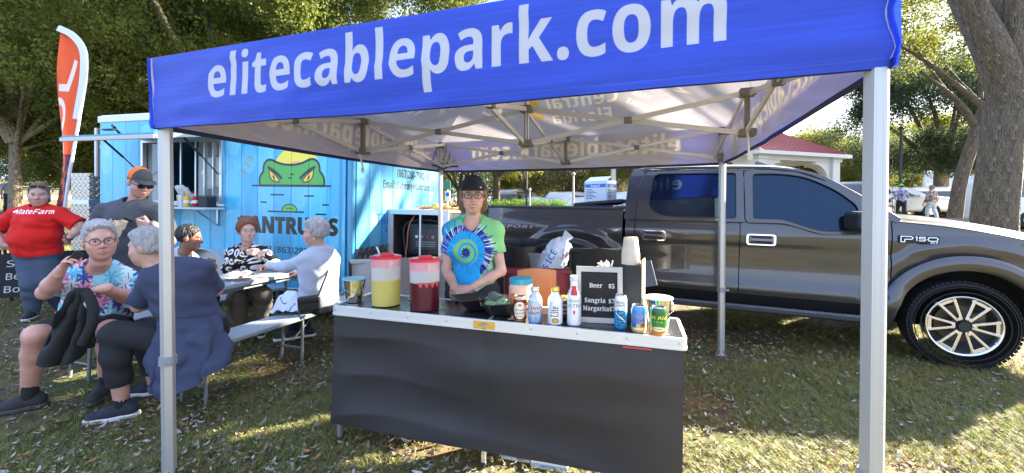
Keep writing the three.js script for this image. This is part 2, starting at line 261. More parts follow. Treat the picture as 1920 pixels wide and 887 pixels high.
  for (const s of [0, 1]) part('corner_pennant', (() => { const g = grid(6, 10, (u, v) => [u * lerp(0.24, 0.05, v), lerp(1.95, 2.26, v) + 0.03 * u * (1 - v), 0.0, u, v]); return s ? g.rotateY(-PI / 2).translate(-1.585, 0, -1.585) : g.translate(-1.585, 0, -1.585); })(), mat([1, 1, 1], 0.8, { map: bt, side: THREE.DoubleSide }), t);
}
// ---------- pickup truck ----------
{
  const t = thing('pickup_truck', 'dark grey four-door pickup truck parked across the lawn behind the drinks counter', 'truck', [4.109, 0, -3.832], -0.4021);
  t.rotation.order = 'YXZ'; t.rotation.z = -0.016;
  const paint = mat([0.056, 0.053, 0.053], 0.28, { phys: true, metalness: 0.35, clearcoat: 1, clearcoatRoughness: 0.015 });
  const glass = mat([0.006, 0.009, 0.016], 0.02, { phys: true, ior: 1.6, specularColor: new THREE.Color(0.42, 0.68, 1) });
  const trim = mat([0.014, 0.014, 0.015], 0.4), cab = mat([0.01, 0.01, 0.01], 0.9);
  const prof = [[0.3, -0.14], [0.42, -0.05], [0.53, -0.012], [0.6, 0.0], [0.66, -0.022], [0.71, -0.04], [0.82, -0.045], [1.0, -0.032], [1.12, -0.008], [1.18, -0.004], [1.24, -0.014], [1.36, -0.045], [1.45, -0.06]];
  const zp = (y) => { for (let i = 0; i < prof.length - 1; i++) if (y <= prof[i + 1][0]) { const a = prof[i], b = prof[i + 1]; return lerp(a[1], b[1], smooth(a[0], b[0], Math.max(y, a[0]))); } return -0.06; };
  const AX = [0, -3.683], HUB = 0.405;
  const z = (x, y) => { let q = zp(y); for (const a of AX) { const r = Math.hypot(x - a, y - HUB); q += 0.035 * smooth(0.83, 0.74, r) * smooth(0.2, 0.5, y); } return q - 0.35 * smooth(0.3, 0.95, x) ** 2 - 0.03 * smooth(-4.6, -4.9, x); };
  const arch = (x, a, r = 0.56) => { const q = r * r - (x - a) ** 2; return q > 0 ? HUB + Math.sqrt(q) : 0; };
  // a body panel: columns from x0 to x1, from lo(x) to hi(x)
  const panel = (x0, x1, lo, hi, nu = 50, nv = 26) => slab(nu, nv, (u, v) => { const x = lerp(x0, x1, u), y = lerp(lo(x), hi(x), v); return [x, y, z(x, y), x, y]; }, 0.02);
  const rock = (a) => (x) => Math.max(0.53, arch(x, a));
  const hoodY = (x) => (x < -0.2 ? lerp(1.375, 1.34, (x + 0.6) / 0.4) : 1.34 - 0.12 * (x + 0.2) - 0.1 * Math.max(0, x + 0.2) ** 2);
  part('front_fender', panel(-0.535, 0.8, rock(0), (x) => hoodY(x) - 0.03, 80), paint, t);
  const fd = part('front_door', panel(-1.822, -0.545, () => 0.53, (x) => (x < -1.36 ? 1.335 : x < -1.1 ? lerp(1.335, 1.24, smooth(-1.4, -1.1, x)) : x < -0.8 ? 1.24 : lerp(1.24, 1.36, smooth(-0.8, -0.6, x)))), paint, t);
  const rd = part('rear_door', panel(-2.915, -1.83, () => 0.53, () => 1.335), paint, t);
  part('cab_corner', panel(-3.03, -2.925, () => 0.53, () => 1.36, 6), paint, t);
  const bed = part('bed_side', panel(-4.86, -3.065, rock(-3.683), () => 1.40, 90), paint, t);
  part('rocker_panel', [grid(20, 6, (u, v) => [lerp(-3.03, -0.58, u), lerp(0.33, 0.522, v), lerp(-0.15, -0.035, v), u, v]), box(2.5, 0.02, 0.1, -1.8, 0.33, -0.2)], trim, t);
  part('underbody', [box(5.4, 0.5, 1.6, -1.95, 0.78, -1.02), box(2.55, 0.75, 1.84, -1.7, 0.93, -1.02), box(1.65, 0.6, 1.8, -3.95 + 0.0, 1.07, -1.02), box(0.9, 0.55, 1.6, 0.35, 1.02, -1.02)].slice(1, 3).concat([box(5.2, 0.16, 0.9, -1.9, 0.5, -1.02)]), cab, t);
  // wheel housings and flares
  for (const a of AX) {
    const w = [], N = 36, lip = [];
    part('wheel_arch_lip', slab(N, 5, (u, v) => { const th = lerp(-0.16, PI + 0.16, u), r = lerp(0.552, 0.615, v), x = a + Math.cos(th) * r, y = HUB + Math.sin(th) * r; return [x, y, z(x, y) + 0.016 + 0.022 * Math.sin(PI * v), u, v]; }, 0.05), paint, t);
    part('wheel_housing', grid(N, 3, (u, v) => { const th = lerp(-0.2, PI + 0.2, u), r = 0.58; return [a + Math.cos(th) * r, HUB + Math.sin(th) * r, lerp(0.0, -0.42, v)]; }), mat([0.012, 0.012, 0.012], 0.9, { side: THREE.DoubleSide }), t);
    part('wheel_housing', grid(2, 2, (u, v) => [a + (u * 2 - 1) * 0.6, lerp(0.3, 1.0, v), -0.4]), cab, t);
  }
  // greenhouse: a plane leaning in above the belt
  const gz = (y) => -0.05 - (y - 1.34) * 0.3;
  const lean = (g) => { const p = g.attributes.position; for (let i = 0; i < p.count; i++) p.setZ(i, p.getZ(i) + gz(p.getY(i))); g.computeVertexNormals(); return g; };
  const fo = roundPts([[-1.775, 1.30], [-1.785, 1.862], [-1.53, 1.862], [-1.3, 1.835], [-1.06, 1.735], [-0.76, 1.515], [-0.56, 1.36], [-0.56, 1.22], [-1.1, 1.20], [-1.42, 1.30]], 0.05), fh = roundPts([[-1.70, 1.345], [-1.70, 1.822], [-1.45, 1.822], [-1.22, 1.785], [-0.96, 1.643], [-0.80, 1.49], [-0.79, 1.25], [-1.12, 1.235], [-1.36, 1.32], [-1.45, 1.345]], [0.03, 0.04, 0.2, 0.15, 0.2, 0.05, 0.03, 0.1, 0.1, 0.05]);
  part('door_frame', lean(extrude(fo, 0.03, 0.004, [fh])), paint, fd); part('window', lean(extrude(fh, 0.008).translate(0, 0, 0.006)), glass, fd);
  part('window_seal', lean(extrude(fh.map((p) => [(p[0] + 1.25) * 1.012 - 1.25, (p[1] - 1.54) * 1.03 + 1.54]), 0.006, 0, [fh]).translate(0, 0, 0.032)), M.black, fd);
  const ro = roundPts([[-2.91, 1.30], [-2.885, 1.7], [-2.83, 1.862], [-1.80, 1.864], [-1.79, 1.30]], [0.02, 0.05, 0.12, 0.02, 0.02]), rh = roundPts([[-2.66, 1.36], [-2.775, 1.45], [-2.725, 1.835], [-1.87, 1.835], [-1.87, 1.345], [-2.5, 1.345]], [0.1, 0.1, 0.08, 0.03, 0.03, 0.02]);
  part('door_frame', lean(extrude(ro, 0.03, 0.004, [rh])), paint, rd); part('window', lean(extrude(rh, 0.008).translate(0, 0, 0.006)), glass, rd);
  part('window_seal', lean(extrude(rh.map((p) => [(p[0] + 2.3) * 1.015 - 2.3, (p[1] - 1.6) * 1.035 + 1.6]), 0.006, 0, [rh]).translate(0, 0, 0.032)), M.black, rd);
  part('quarter_pillar', lean(extrude(roundPts([[-2.92, 1.3], [-2.9, 1.7], [-2.84, 1.87], [-2.97, 1.9], [-3.02, 1.7], [-3.04, 1.3]], 0.02), 0.03, 0.004)), paint, t);
  // roof, pillar and screen, right across the cab
  const rail = [[-3.05, 1.30], [-3.035, 1.6], [-3.0, 1.83], [-2.9, 1.9], [-2.6, 1.918], [-1.75, 1.915], [-1.4, 1.893], [-1.2, 1.845], [-1.05, 1.775], [-0.76, 1.57], [-0.5, 1.385]].map((p) => V(p[0], p[1], 0)), rc = new THREE.CatmullRomCurve3(rail, false, 'centripetal');
  const shell = (a, b, n) => slab(n, 20, (u, v) => { const p = rc.getPoint(lerp(a, b, u)), s = v * 2 - 1, w = 1.0 - 0.05 - Math.max(0, p.y - 1.34) * 0.3, k = Math.pow(Math.abs(s), 3.0); return [p.x + (u * 0 + (1 - s * s) * (p.x > -1.35 ? 0.12 * smooth(-1.4, -0.6, p.x) : 0)), p.y + 0.055 * (1 - k) * smooth(1.4, 1.8, p.y), -1.0 - s * w, u, v]; }, 0.02);
  part('roof', shell(0.16, 0.685, 40), paint, t); part('cab_back', shell(0, 0.16, 12), paint, t); part('windscreen', shell(0.70, 0.985, 20), glass, t);
  part('pillar', lean(extrude(roundPts([[-1.53, 1.868], [-1.3, 1.84], [-1.06, 1.745], [-0.76, 1.525], [-0.5, 1.33], [-0.46, 1.37], [-0.74, 1.58], [-1.04, 1.785], [-1.28, 1.87], [-1.53, 1.9]], 0.02), 0.012, 0.006)), paint, t);
  part('drip_rail', [tube(rail.slice(3, 9).map((p) => V(p.x, p.y - 0.03, gz(p.y - 0.03) + 0.028)), 0.007, 30, 6)], M.black, t);
  // bonnet
  part('bonnet', slab(40, 30, (u, v) => { const x = lerp(-0.56, 0.76, u), s = v * 2 - 1, h = hoodY(x); return [x + 0.12 * (1 - s * s) * u, h - 0.02 + 0.055 * (1 - s ** 4) + 0.03 * smooth(0.75, 0.55, Math.abs(s)) - 0.02 * smooth(0.3, 0.1, Math.abs(s)), -1.0 - s * 0.945, u, v]; }, 0.02), paint, t);
  part('grille', [rbox(0.12, 0.5, 1.4, 0.04, 0.8, 0.95, -1), rbox(0.22, 0.3, 1.5, 0.06, 0.82, 0.55, -1)], trim, t); part('headlight', rbox(0.2, 0.22, 0.26, 0.05, 0.68, 1.02, -0.24, 0, 0.6), mat([0.5, 0.52, 0.55], 0.1, { phys: true, clearcoat: 1 }), t);
  part('wiper', [rod(V(-0.55, 1.405, -0.35), V(-0.42, 1.42, -1.0), 0.008)], M.black, t);
  part('aerial', [rod(V(-0.47, 1.37, -0.22), V(-0.49, 2.05, -0.22), 0.003, 0.0015), cyl(0.008, 0.02, 0.04, -0.47, 1.385, -0.22)], M.black, t);
  part('roof_fin', [extrude(roundPts([[0, 0], [0.2, 0], [0.02, 0.075], [0, 0.075]], 0.015), 0.03, 0.006).translate(-1.58, 1.955, -1.0)], paint, t);
  // bed: rails, folded cover, tailgate
  for (const q of [-0.11, -1.92]) part('bed_rail', rbox(1.82, 0.035, 0.1, 0.012, -3.97, 1.415, q), trim, t);
  part('bed_floor', [box(1.75, 0.02, 1.7, -3.97, 1.33, -1.02)], cab, t); part('tailgate', rbox(0.06, 0.62, 1.7, 0.02, -4.86, 1.06, -1.02), paint, t);
  const cv = part('tonneau_cover', [rbox(0.62, 0.05, 1.55, 0.02, -3.4, 1.485, -0.95, 0, 0, 0.1), rbox(0.58, 0.05, 1.55, 0.02, -3.38, 1.435, -0.95, 0, 0, -0.0)], trim, t); part('strut', [rod(V(-3.2, 1.45, -0.12), V(-3.02, 1.45, -0.14), 0.008), rod(V(-3.2, 1.43, -0.12), V(-3.0, 1.5, -0.14), 0.006)], M.steel, cv);
  // door handles, mirror, badges
  for (const [d, x] of [[fd, -1.629], [rd, -2.711]]) {
    const h = part('door_handle', [rbox(0.2, 0.035, 0.02, 0.012, x, 1.118, 0.03), rbox(0.03, 0.06, 0.03, 0.01, x - 0.1, 1.118, 0.012), rbox(0.03, 0.06, 0.03, 0.01, x + 0.1, 1.118, 0.012)], mat([0.16, 0.15, 0.15], 0.15, { metalness: 0.8 }), d);
    part('handle_recess', [rbox(0.25, 0.1, 0.006, 0.003, x, 1.118, -0.004)], M.black, h);
    part('handle_bezel', extrude(roundPts([[x - 0.135, 1.06], [x + 0.135, 1.06], [x + 0.135, 1.176], [x - 0.135, 1.176]], 0.03), 0.008, 0.002, [roundPts([[x - 0.118, 1.072], [x + 0.118, 1.072], [x + 0.118, 1.164], [x - 0.118, 1.164]], 0.025)]).translate(0, 0, -0.006), M.chrome, h);
  }
  const mi = part('door_mirror', [rbox(0.14, 0.185, 0.27, 0.045, -0.84, 1.345, 0.12, 0, 0.25, 0, 3), rbox(0.1, 0.05, 0.16, 0.02, -0.79, 1.265, -0.0)], M.black, fd); part('indicator', rbox(0.02, 0.02, 0.1, 0.006, -0.76, 1.31, 0.17, 0, 0.25), M.chrome, mi);
  const word = (s, w, h, color, o = {}) => canvasTex(512, Math.round(512 * h / w), (c, W, H) => { c.fillStyle = o.bg || '#2a2b2e'; c.fillRect(0, 0, W, H); c.fillStyle = color; fitText(c, s, W / 2, H * 0.83, W * 0.95, H * 0.95, 'bold italic'); });
  const ft = canvasTex(512, 128, (c) => { c.fillStyle = '#101114'; c.fillRect(0, 0, 512, 128); c.strokeStyle = '#dfe6f0'; c.lineWidth = 13; c.lineJoin = 'round'; const L = (p) => { c.beginPath(); c.moveTo(...p[0]); for (const q of p.slice(1)) c.lineTo(...q); c.stroke(); }; L([[20, 110], [20, 14], [150, 14], [178, 34], [162, 62], [70, 62]]); L([[70, 62], [70, 110], [20, 110]]); L([[205, 26], [225, 16], [225, 84]]); L([[340, 20], [262, 20], [256, 48], [328, 48], [338, 62], [326, 82], [252, 82]]); L([[375, 22], [470, 22], [492, 40], [480, 82], [384, 82], [366, 62], [375, 22]]); c.fillStyle = '#0b0b0d'; c.fillRect(330, 92, 182, 36); c.fillStyle = '#eee'; fitText(c, 'XLT', 440, 122, 100, 32, 'bold italic'); });
  part('badge', uvBy(rbox(0.29, 0.07, 0.012, 0.003, 0, 0, 0), (x, y) => [x / 0.29 + 0.5, y / 0.07 + 0.5]).translate(-0.35, 1.182, 0.012), mat([1, 1, 1], 0.2, { map: ft, metalness: 0.4 }), t);
  part('bed_badge', uvBy(rbox(0.5, 0.06, 0.008, 0.003, 0, 0, 0), (x, y) => [x / 0.5 + 0.5, y / 0.06 + 0.5]).translate(-4.42, 1.165, 0.0), mat([1, 1, 1], 0.3, { map: word('SPORT', 0.5, 0.06, '#8d8d90', { bg: '#3d3936' }), metalness: 0.4 }), t);
  const rb = part('running_board', [rbox(2.3, 0.045, 0.15, 0.015, -1.8, 0.385, 0.02)], trim, t);
  const ribs = []; for (let i = 0; i < 60; i++) ribs.push(box(0.016, 0.006, 0.11, -2.9 + i * 0.037, 0.41, 0.02, 0, 0.4)); const rbs = part('tread', ribs, M.grey, rb); rbs.userData.kind = 'stuff';
  // wheels
  const tyreP = []; for (let i = 0; i <= 16; i++) { const a = lerp(-1.25, 1.25, i / 16) ; tyreP.push([0.275 + 0.13 * Math.pow(Math.max(0, Math.cos(a * 0.98)), 0.3), 0.135 * Math.sin(a) / Math.sin(1.25)]); }
  const tyreG = new THREE.LatheGeometry(tyreP.map((p) => new THREE.Vector2(Math.max(p[0], 0.272), p[1])), 72).rotateX(PI / 2);
  const lug = []; for (let i = 0; i < 64; i++) for (const s of [-1, 1]) { const a = (i + s * 0.25) / 64 * 2 * PI; lug.push(box(0.028, 0.01, 0.075, 0, 0.402, s * 0.075, 0, s * 0.25, 0).rotateZ(a)); } 
  const ring = (r, z) => new THREE.TorusGeometry(r, 0.004, 6, 64).translate(0, 0, z); lug.push(ring(0.355, 0.131), ring(0.31, 0.135));
  const rimG = lathe([[0.235, -0.12], [0.25, -0.06], [0.255, 0.09], [0.272, 0.112], [0.276, 0.122], [0.266, 0.126], [0.25, 0.112], [0.244, 0.08], [0.24, -0.1]], 64).rotateX(PI / 2);
  const spokeMat = mat([0.72, 0.72, 0.74], 0.22, { metalness: 0.95 }), pocket = mat([0.03, 0.03, 0.033], 0.4, { metalness: 0.5 });
  const spoke = () => { const s = []; for (const q of [-1, 1]) s.push(extrude([[q * 0.014 - 0.008, 0.06], [q * 0.014 + 0.008, 0.06], [q * 0.06 + 0.009, 0.248], [q * 0.06 - 0.009, 0.248]], 0.03, 0.003)); s.push(extrude([[-0.066, 0.225], [0.066, 0.225], [0.075, 0.262], [-0.075, 0.262]].map((p) => [p[0] * 1.0, p[1]]), 0.02, 0.003)); return merge(s).translate(0, 0, 0.085); };
  const spokeG = spoke(), wheel = new THREE.Group(); wheel.name = 'wheel';
  part('tyre', [tyreG, ...lug], M.rubber, wheel);
  const rim = part('rim', rimG, spokeMat, wheel);
  for (let i = 0; i < 6; i++) { const s = part('spoke', spokeG, spokeMat, rim); s.rotation.z = i * PI / 3 + PI / 6; }
  part('hub_cap', [cyl(0.042, 0.046, 0.02, 0, 0, 0.125, PI / 2, 0, 0, 32)], pocket, rim);
  for (let i = 0; i < 6; i++) part('lug_nut', cyl(0.013, 0.015, 0.02, Math.cos(i * PI / 3) * 0.075, Math.sin(i * PI / 3) * 0.075, 0.12, PI / 2, 0, 0, 12), M.chrome, rim);
  part('wheel_well', [cyl(0.245, 0.245, 0.02, 0, 0, -0.05, PI / 2, 0, 0, 40), cyl(0.085, 0.085, 0.03, 0, 0, 0.085, PI / 2, 0, 0, 30)], pocket, rim);
  part('brake_disc', [cyl(0.17, 0.17, 0.02, 0, 0, 0.0, PI / 2, 0, 0, 36), rbox(0.12, 0.14, 0.06, 0.02, 0.13, 0.05, 0.02)], mat([0.1, 0.075, 0.035], 0.5, { metalness: 0.6 }), rim);
  AX.forEach((a, i) => { for (const far of [0, 1]) { const w = i + far ? wheel.clone() : wheel; w.position.set(a, HUB, far ? -1.9 : -0.14); if (far) w.rotation.y = PI; t.add(w); } });
  // far side, seen only from elsewhere
  part('far_side', [box(5.7, 0.75, 0.04, -1.97, 0.98, -2.0), box(2.3, 0.5, 0.03, -1.9, 1.6, -1.94, -0.3)], paint, t);
  // interior darkness behind the panes
  part('seat', [rbox(0.5, 0.7, 0.5, 0.1, -1.5, 1.3, -0.55), rbox(0.5, 0.7, 1.4, 0.1, -2.6, 1.25, -1.0)], cab, t);
}
// ---------- drinks counter ----------
const CT = new THREE.Matrix4().compose(V(-0.101, 0, -2.523), new THREE.Quaternion().setFromEuler(new THREE.Euler(0, -0.28, -0.0155, 'YXZ')), V(1, 1, 1));
const onTop = (a, b, up = 0) => V(a, 0.866 + up, -b).applyMatrix4(CT).toArray();
const faceCam = (p) => Math.atan2(-p[0], -p[2]);
{
  const t = thing('folding_counter', 'black skirted folding bar counter with silver edge and brass latch under the tent', 'counter', [-0.101, 0, -2.523], 0);
  t.rotation.set(0, -0.28, -0.0155, 'YXZ');
  const L = 2.07, z0 = -0.24, z1 = 0.17, zc = (z0 + z1) / 2, W = z1 - z0, H = 0.864;
  const rim = mat([0.72, 0.72, 0.71], 0.38, { metalness: 0.5, bumpMap: rep(T.fine, 4, 1), bumpScale: 0.0004 });
  const topM = mat([0.028, 0.028, 0.03], 0.33, { bumpMap: rep(T.fine, 12, 4), bumpScale: 0.0005, roughnessMap: rep(T.blotch, 3, 1) });
  for (const s of [-1, 1]) part('table_top', rbox(L / 2 - 0.014, 0.012, W - 0.02, 0.003, s * L / 4, H - 0.006, zc), topM, t);
  part('edge_trim', (() => { const o = roundPts([[-L / 2, z0], [L / 2, z0], [L / 2, z1], [-L / 2, z1]], 0.035), h = roundPts([[-L / 2 + 0.013, z0 + 0.013], [L / 2 - 0.013, z0 + 0.013], [L / 2 - 0.013, z1 - 0.013], [-L / 2 + 0.013, z1 - 0.013]], 0.026); return extrude(o, 0.05, 0.003, [h]).rotateX(PI / 2).translate(0, H + 0.002, 0); })(), rim, t);
  part('edge_trim', (() => { const o = roundPts([[-L / 2 - 0.004, z0 - 0.004], [L / 2 + 0.004, z0 - 0.004], [L / 2 + 0.004, z1 + 0.004], [-L / 2 - 0.004, z1 + 0.004]], 0.037), h = roundPts([[-L / 2, z0], [L / 2, z0], [L / 2, z1], [-L / 2, z1]], 0.035); return extrude(o, 0.012, 0.001, [h]).rotateX(PI / 2).translate(0, H - 0.042, 0); })(), rim, t);
  part('fold_seam', [box(0.012, 0.004, W - 0.03, 0, H + 0.0015, zc)], rim, t);
  for (let i = 0; i < 9; i++) part('screw', sph(0.006, -1.0 + i * 0.25, H - 0.02, z1 + 0.004, 1, 1, 0.5, 10), M.steel, t);
  const cloth = mat([0.026, 0.022, 0.022], 0.47, { bumpMap: rep(T.weave, 30, 14), bumpScale: 0.0005, sheen: 0.3, phys: true });
  const edge = (x) => smooth(1.03, 0.85, Math.abs(x)), ridge = (q) => 1 - Math.abs(2 * (q - Math.floor(q)) - 1), fold = (x, y) => 0.035 * (Math.pow(ridge(y * 4.2 + 0.5 * x * Math.sin(x * 2.1) + 1.2 * noise(x * 1.3 + 4, y * 1.8, 7)), 2) - 0.3) * noise(x * 2.2 + 9, y * 3 + 2, 3) * smooth(0.84, 0.72, y) * 0.8 + 0.03 * (noise(x * 1.1 + y * 1.6 + 3, y * 5.5 - x * 0.8, 4) - 0.5) * smooth(0.84, 0.7, y) * 2 + 0.016 * Math.sin(y * 9 + 3 * noise(x * 1.5, y * 1.2, 2) + x * 1.2) * smooth(0.84, 0.55, y) + 0.02 * (noise(x * 2, y * 4, 6) - 0.5) + 0.008 * (noise(x * 9, y * 6, 9) - 0.5) - 0.014 * Math.exp(-(((x + 0.02) / 0.05) ** 2));
  part('skirt', slab(150, 60, (u, v) => { const x = lerp(-L / 2 + 0.012, L / 2 - 0.012, u), y = lerp(0.13, H - 0.05, v); return [x + 0.01 * (1 - v) * (u - 0.5), y, z1 - 0.012 + fold(x, y) * (0.15 + 0.33 * edge(x)) + 0.02 * (1 - v), u, v]; }, 0.003), cloth, t);
  for (const s of [-1, 1]) part('skirt', slab(20, 40, (u, v) => { const y = lerp(0.13, H - 0.05, v); return [s * (L / 2 - 0.012 + 0.004 * Math.sin(y * 12 + u * 4)), y, s > 0 ? lerp(z1 - 0.014, z0 + 0.02, u) : lerp(z0 + 0.02, z1 - 0.014, u), u, v]; }, 0.003), cloth, t);
  
  for (const [x, z] of [[-L / 2 + 0.03, z1 - 0.05], [-0.03, z1 - 0.05], [L / 2 - 0.03, z1 - 0.05], [-L / 2 + 0.03, z0 + 0.03], [L / 2 - 0.03, z0 + 0.03]]) { const l = part('leg', rbox(0.026, 0.8, 0.026, 0.004, x, 0.43 + x * 0.0155, z), M.alu, t); part('foot', rbox(0.032, 0.035, 0.032, 0.006, x, 0.02 + x * 0.0155, z), M.black, l); }
  const la = part('latch', [rbox(0.125, 0.042, 0.006, 0.002, -0.02, H - 0.024, z1 + 0.006), cyl(0.008, 0.008, 0.006, -0.02, H - 0.046, z1 + 0.006, PI / 2)], M.brass, t);
  part('hasp', [tube([[-0.045, H - 0.022, z1 + 0.014], [-0.02, H - 0.018, z1 + 0.022], [0.005, H - 0.022, z1 + 0.014], [-0.02, H - 0.028, z1 + 0.018]], 0.0035, 20, 6, true)], M.steel, la);
  part('warning_label', box(0.14, 0.007, 0.002, 0.8, H - 0.062, z1 + 0.012), mat([0.6, 0.05, 0.04], 0.5), t);
}
{
  // ----- things on the counter -----
  const clear = (c, tr_ = 0.55, r = 0.35) => mat(c, r, { phys: true, transmission: tr_, thickness: 0, specularIntensity: 0.5 });
  const put = (name, label, cat, a, b, turn = 0, group) => { const p = onTop(a, b), o = thing(name, label, cat, p, faceCam(p) + turn, group); o.scale.setScalar(1.07); return o; };
  // pails
  const pail = (o, rimM, lidM) => {
    part('bucket_wall', lathe([[0.044, 0], [0.05, 0.003], [0.064, 0.135], [0.066, 0.14]], 36), mat([0.75, 0.72, 0.6], 0.16, { metalness: 1, roughnessMap: T.fine }), o);
    part('rim', new THREE.TorusGeometry(0.067, 0.005, 8, 36).rotateX(PI / 2).translate(0, 0.14, 0), rimM, o);
    part('lid', [cyl(0.066, 0.066, 0.006, 0, 0.141, 0, 0, 0, 0, 36)], lidM, o);
    part('handle', tube([[-0.067, 0.125, 0], [-0.06, 0.09, 0.045], [0, 0.065, 0.066], [0.06, 0.09, 0.045], [0.067, 0.125, 0]], 0.0018, 30, 6), M.steel, o);
  };
  pail(put('ice_bucket', 'small shiny metal bucket with pale blue rim on the left end of the counter', 'bucket', -0.97, -0.03, 0, 'metal pails on the counter'), mat([0.25, 0.5, 0.62], 0.4), mat([0.35, 0.5, 0.55], 0.35));
  pail(put('ice_bucket', 'small metal bucket with cream rim and wire handle behind the green can', 'bucket', 0.915, 0.06, 0.5, 'metal pails on the counter'), mat([0.7, 0.66, 0.52], 0.4), mat([0.6, 0.58, 0.5], 0.4));
  // pitchers
  const pitcher = (label, a, b, liq, level, turn) => {
    const o = put('drink_pitcher', label, 'pitcher', a, b, turn, 'lidded plastic pitchers'), r = 0.083, H = 0.285;
    const shell = (y0, y1, R = r) => cyl(R + (y1 - 0.14) * 0.012, R + (y0 - 0.14) * 0.012, y1 - y0, 0, (y0 + y1) / 2, 0, 0, 0, 0, 48, true);
    part('liquid', [shell(0.004, level), cyl(r - 0.001, r - 0.001, 0.003, 0, level, 0, 0, 0, 0, 48), cyl(r - 0.006, r - 0.006, 0.004, 0, 0.005, 0, 0, 0, 0, 48)], liq, o);
    part('jug', [shell(level, 0.228)], mat([0.93, 0.92, 0.9], 0.55, { phys: true, transmission: 0.6, thickness: 0, specularIntensity: 0.3 }), o);
    part('lid_skirt', [shell(0.228, 0.276, r + 0.0005)], clear([0.9, 0.42, 0.46], 0.3, 0.35), o);
    part('spout', [grid(12, 6, (u, v) => { const an = (u - 0.5) * 0.7 + 0.35, k = Math.sin(u * PI) * v; return [Math.sin(an) * (r + 0.004 + 0.016 * k), 0.222 + v * 0.05, Math.cos(an) * (r + 0.004 + 0.016 * k)]; })], clear([0.92, 0.7, 0.72], 0.4), o);
    const ld = part('lid', [cyl(r + 0.006, r + 0.006, 0.014, 0, 0.283, 0, 0, 0, 0, 48), cyl(r - 0.008, r + 0.004, 0.005, 0, 0.292, 0, 0, 0, 0, 48)], mat([0.72, 0.02, 0.045], 0.32), o);
    part('lid_tab', [rbox(0.075, 0.018, 0.05, 0.006, 0.0, 0.299, 0.03, 0.12)], mat([0.72, 0.02, 0.045], 0.32), ld);
    part('handle', tube([[-0.03, 0.25, -r], [-0.04, 0.24, -r - 0.05], [-0.04, 0.12, -r - 0.055], [-0.03, 0.06, -r]], 0.009, 24, 10), clear([0.9, 0.9, 0.9], 0.4), o);
    return o;
  };
  pitcher('tall plastic pitcher of pale yellow margarita with red lid', -0.735, -0.03, clear([0.86, 0.76, 0.22], 0.5, 0.5), 0.152, 0.2);
  const sg = pitcher('tall plastic pitcher of dark red sangria with red lid', -0.452, -0.05, mat([0.075, 0.002, 0.012], 0.3), 0.158, 0.2);
  part('fruit', [0, 1, 2, 3].map((i) => extrude([[-0.018, 0], [0.018, 0], [0, -0.03]], 0.004).rotateY((i - 1) * 0.35).translate(Math.sin((i - 1.2) * 0.4) * 0.083, 0.163, Math.cos((i - 1.2) * 0.4) * 0.083)), mat([0.6, 0.06, 0.08], 0.4), sg);
  single('paper_napkin', 'white paper note lying flat between the two pitchers', 'paper', (() => { const p = onTop(-0.6, 0.16, 0.004); return rbox(0.13, 0.003, 0.09, 0.001).rotateY(-0.5).translate(...p); })(), mat([0.75, 0.68, 0.68], 0.7));
  // black serving trays
  const trayM = mat([0.015, 0.015, 0.016], 0.22, { phys: true, clearcoat: 0.5 });
  const tray = (label, a, b, turn) => { const o = put('serving_tray', label, 'tray', a, b, turn, 'black snack trays'); part('bowl', slab(20, 20, (u, v) => { const x = u * 2 - 1, z = v * 2 - 1, m = Math.max(Math.abs(x), Math.abs(z)), w = lerp(0.65, 1, smooth(0.4, 1, m)); return [x * 0.128 * w, 0.004 + 0.075 * smooth(0.52, 1, m), -z * 0.095 * w]; }, 0.004), trayM, o); return o; };
  const t1 = tray('empty black square tray by the hands of the standing woman', -0.14, 0.03, 0.3);
  part('ice_scoop', rbox(0.09, 0.012, 0.05, 0.005, 0.01, 0.03, 0.0, 0, 0.4), M.steel, t1);
  tray('black square tray holding a bag of limes and oranges', 0.045, -0.03, 0.1);
  const bag = thing('fruit_bag', 'clear plastic bag of lime wedges and orange slices in the second black tray', 'bag', onTop(0.045, -0.03, 0.02), -0.15);
  const R = RNG(5), lump = (g, k, s) => { const p = g.attributes.position; for (let i = 0; i < p.count; i++) { const x = p.getX(i), y = p.getY(i), z = p.getZ(i), q = 1 + k * (noise(x * s + 20, y * s + 20, z * s + 20) - 0.5); p.setXYZ(i, x * q, y * q, z * q); } g.computeVertexNormals(); return g; };
  const inBag = []; for (let i = 0; i < 7; i++) part('lime_wedge', sph(0.026, -0.075 + i * 0.02, 0.035 + R() * 0.025, (R() - 0.5) * 0.09, 1, 0.8, 0.8, 10).rotateX(0.1), mat([[0.2, 0.38, 0.06], [0.45, 0.5, 0.2], [0.12, 0.25, 0.05]][i % 3], 0.4), bag);
  for (let i = 0; i < 5; i++) part('orange_slice', sph(0.03, 0.06 + (i % 3) * 0.025, 0.045 + (i > 2 ? 0.035 : 0), (R() - 0.5) * 0.08, 1, 0.85, 0.9, 12), mat([0.72, [0.24, 0.13][i % 2], 0.03], 0.45), bag);
  part('plastic_film', lump(sph(0.085, -0.02, 0.05, 0, 1.35, 0.62, 0.95, 32), 0.5, 16), mat([0.8, 0.9, 0.8], 0.15, { phys: true, transmission: 0.93, thickness: 0 }), bag);
  // jar
  const jar = put('plastic_jar', 'clear plastic jar of peach-coloured drink with turquoise screw lid', 'jar', 0.093, 0.2, 0);
  part('jar_wall', lathe([[0.06, 0], [0.07, 0.008], [0.072, 0.07], [0.07, 0.125], [0.062, 0.14]], 40), clear([0.92, 0.76, 0.62], 0.35, 0.3), jar); part('contents', cyl(0.066, 0.066, 0.1, 0, 0.056, 0, 0, 0, 0, 32), clear([0.85, 0.58, 0.42], 0.25, 0.5), jar);
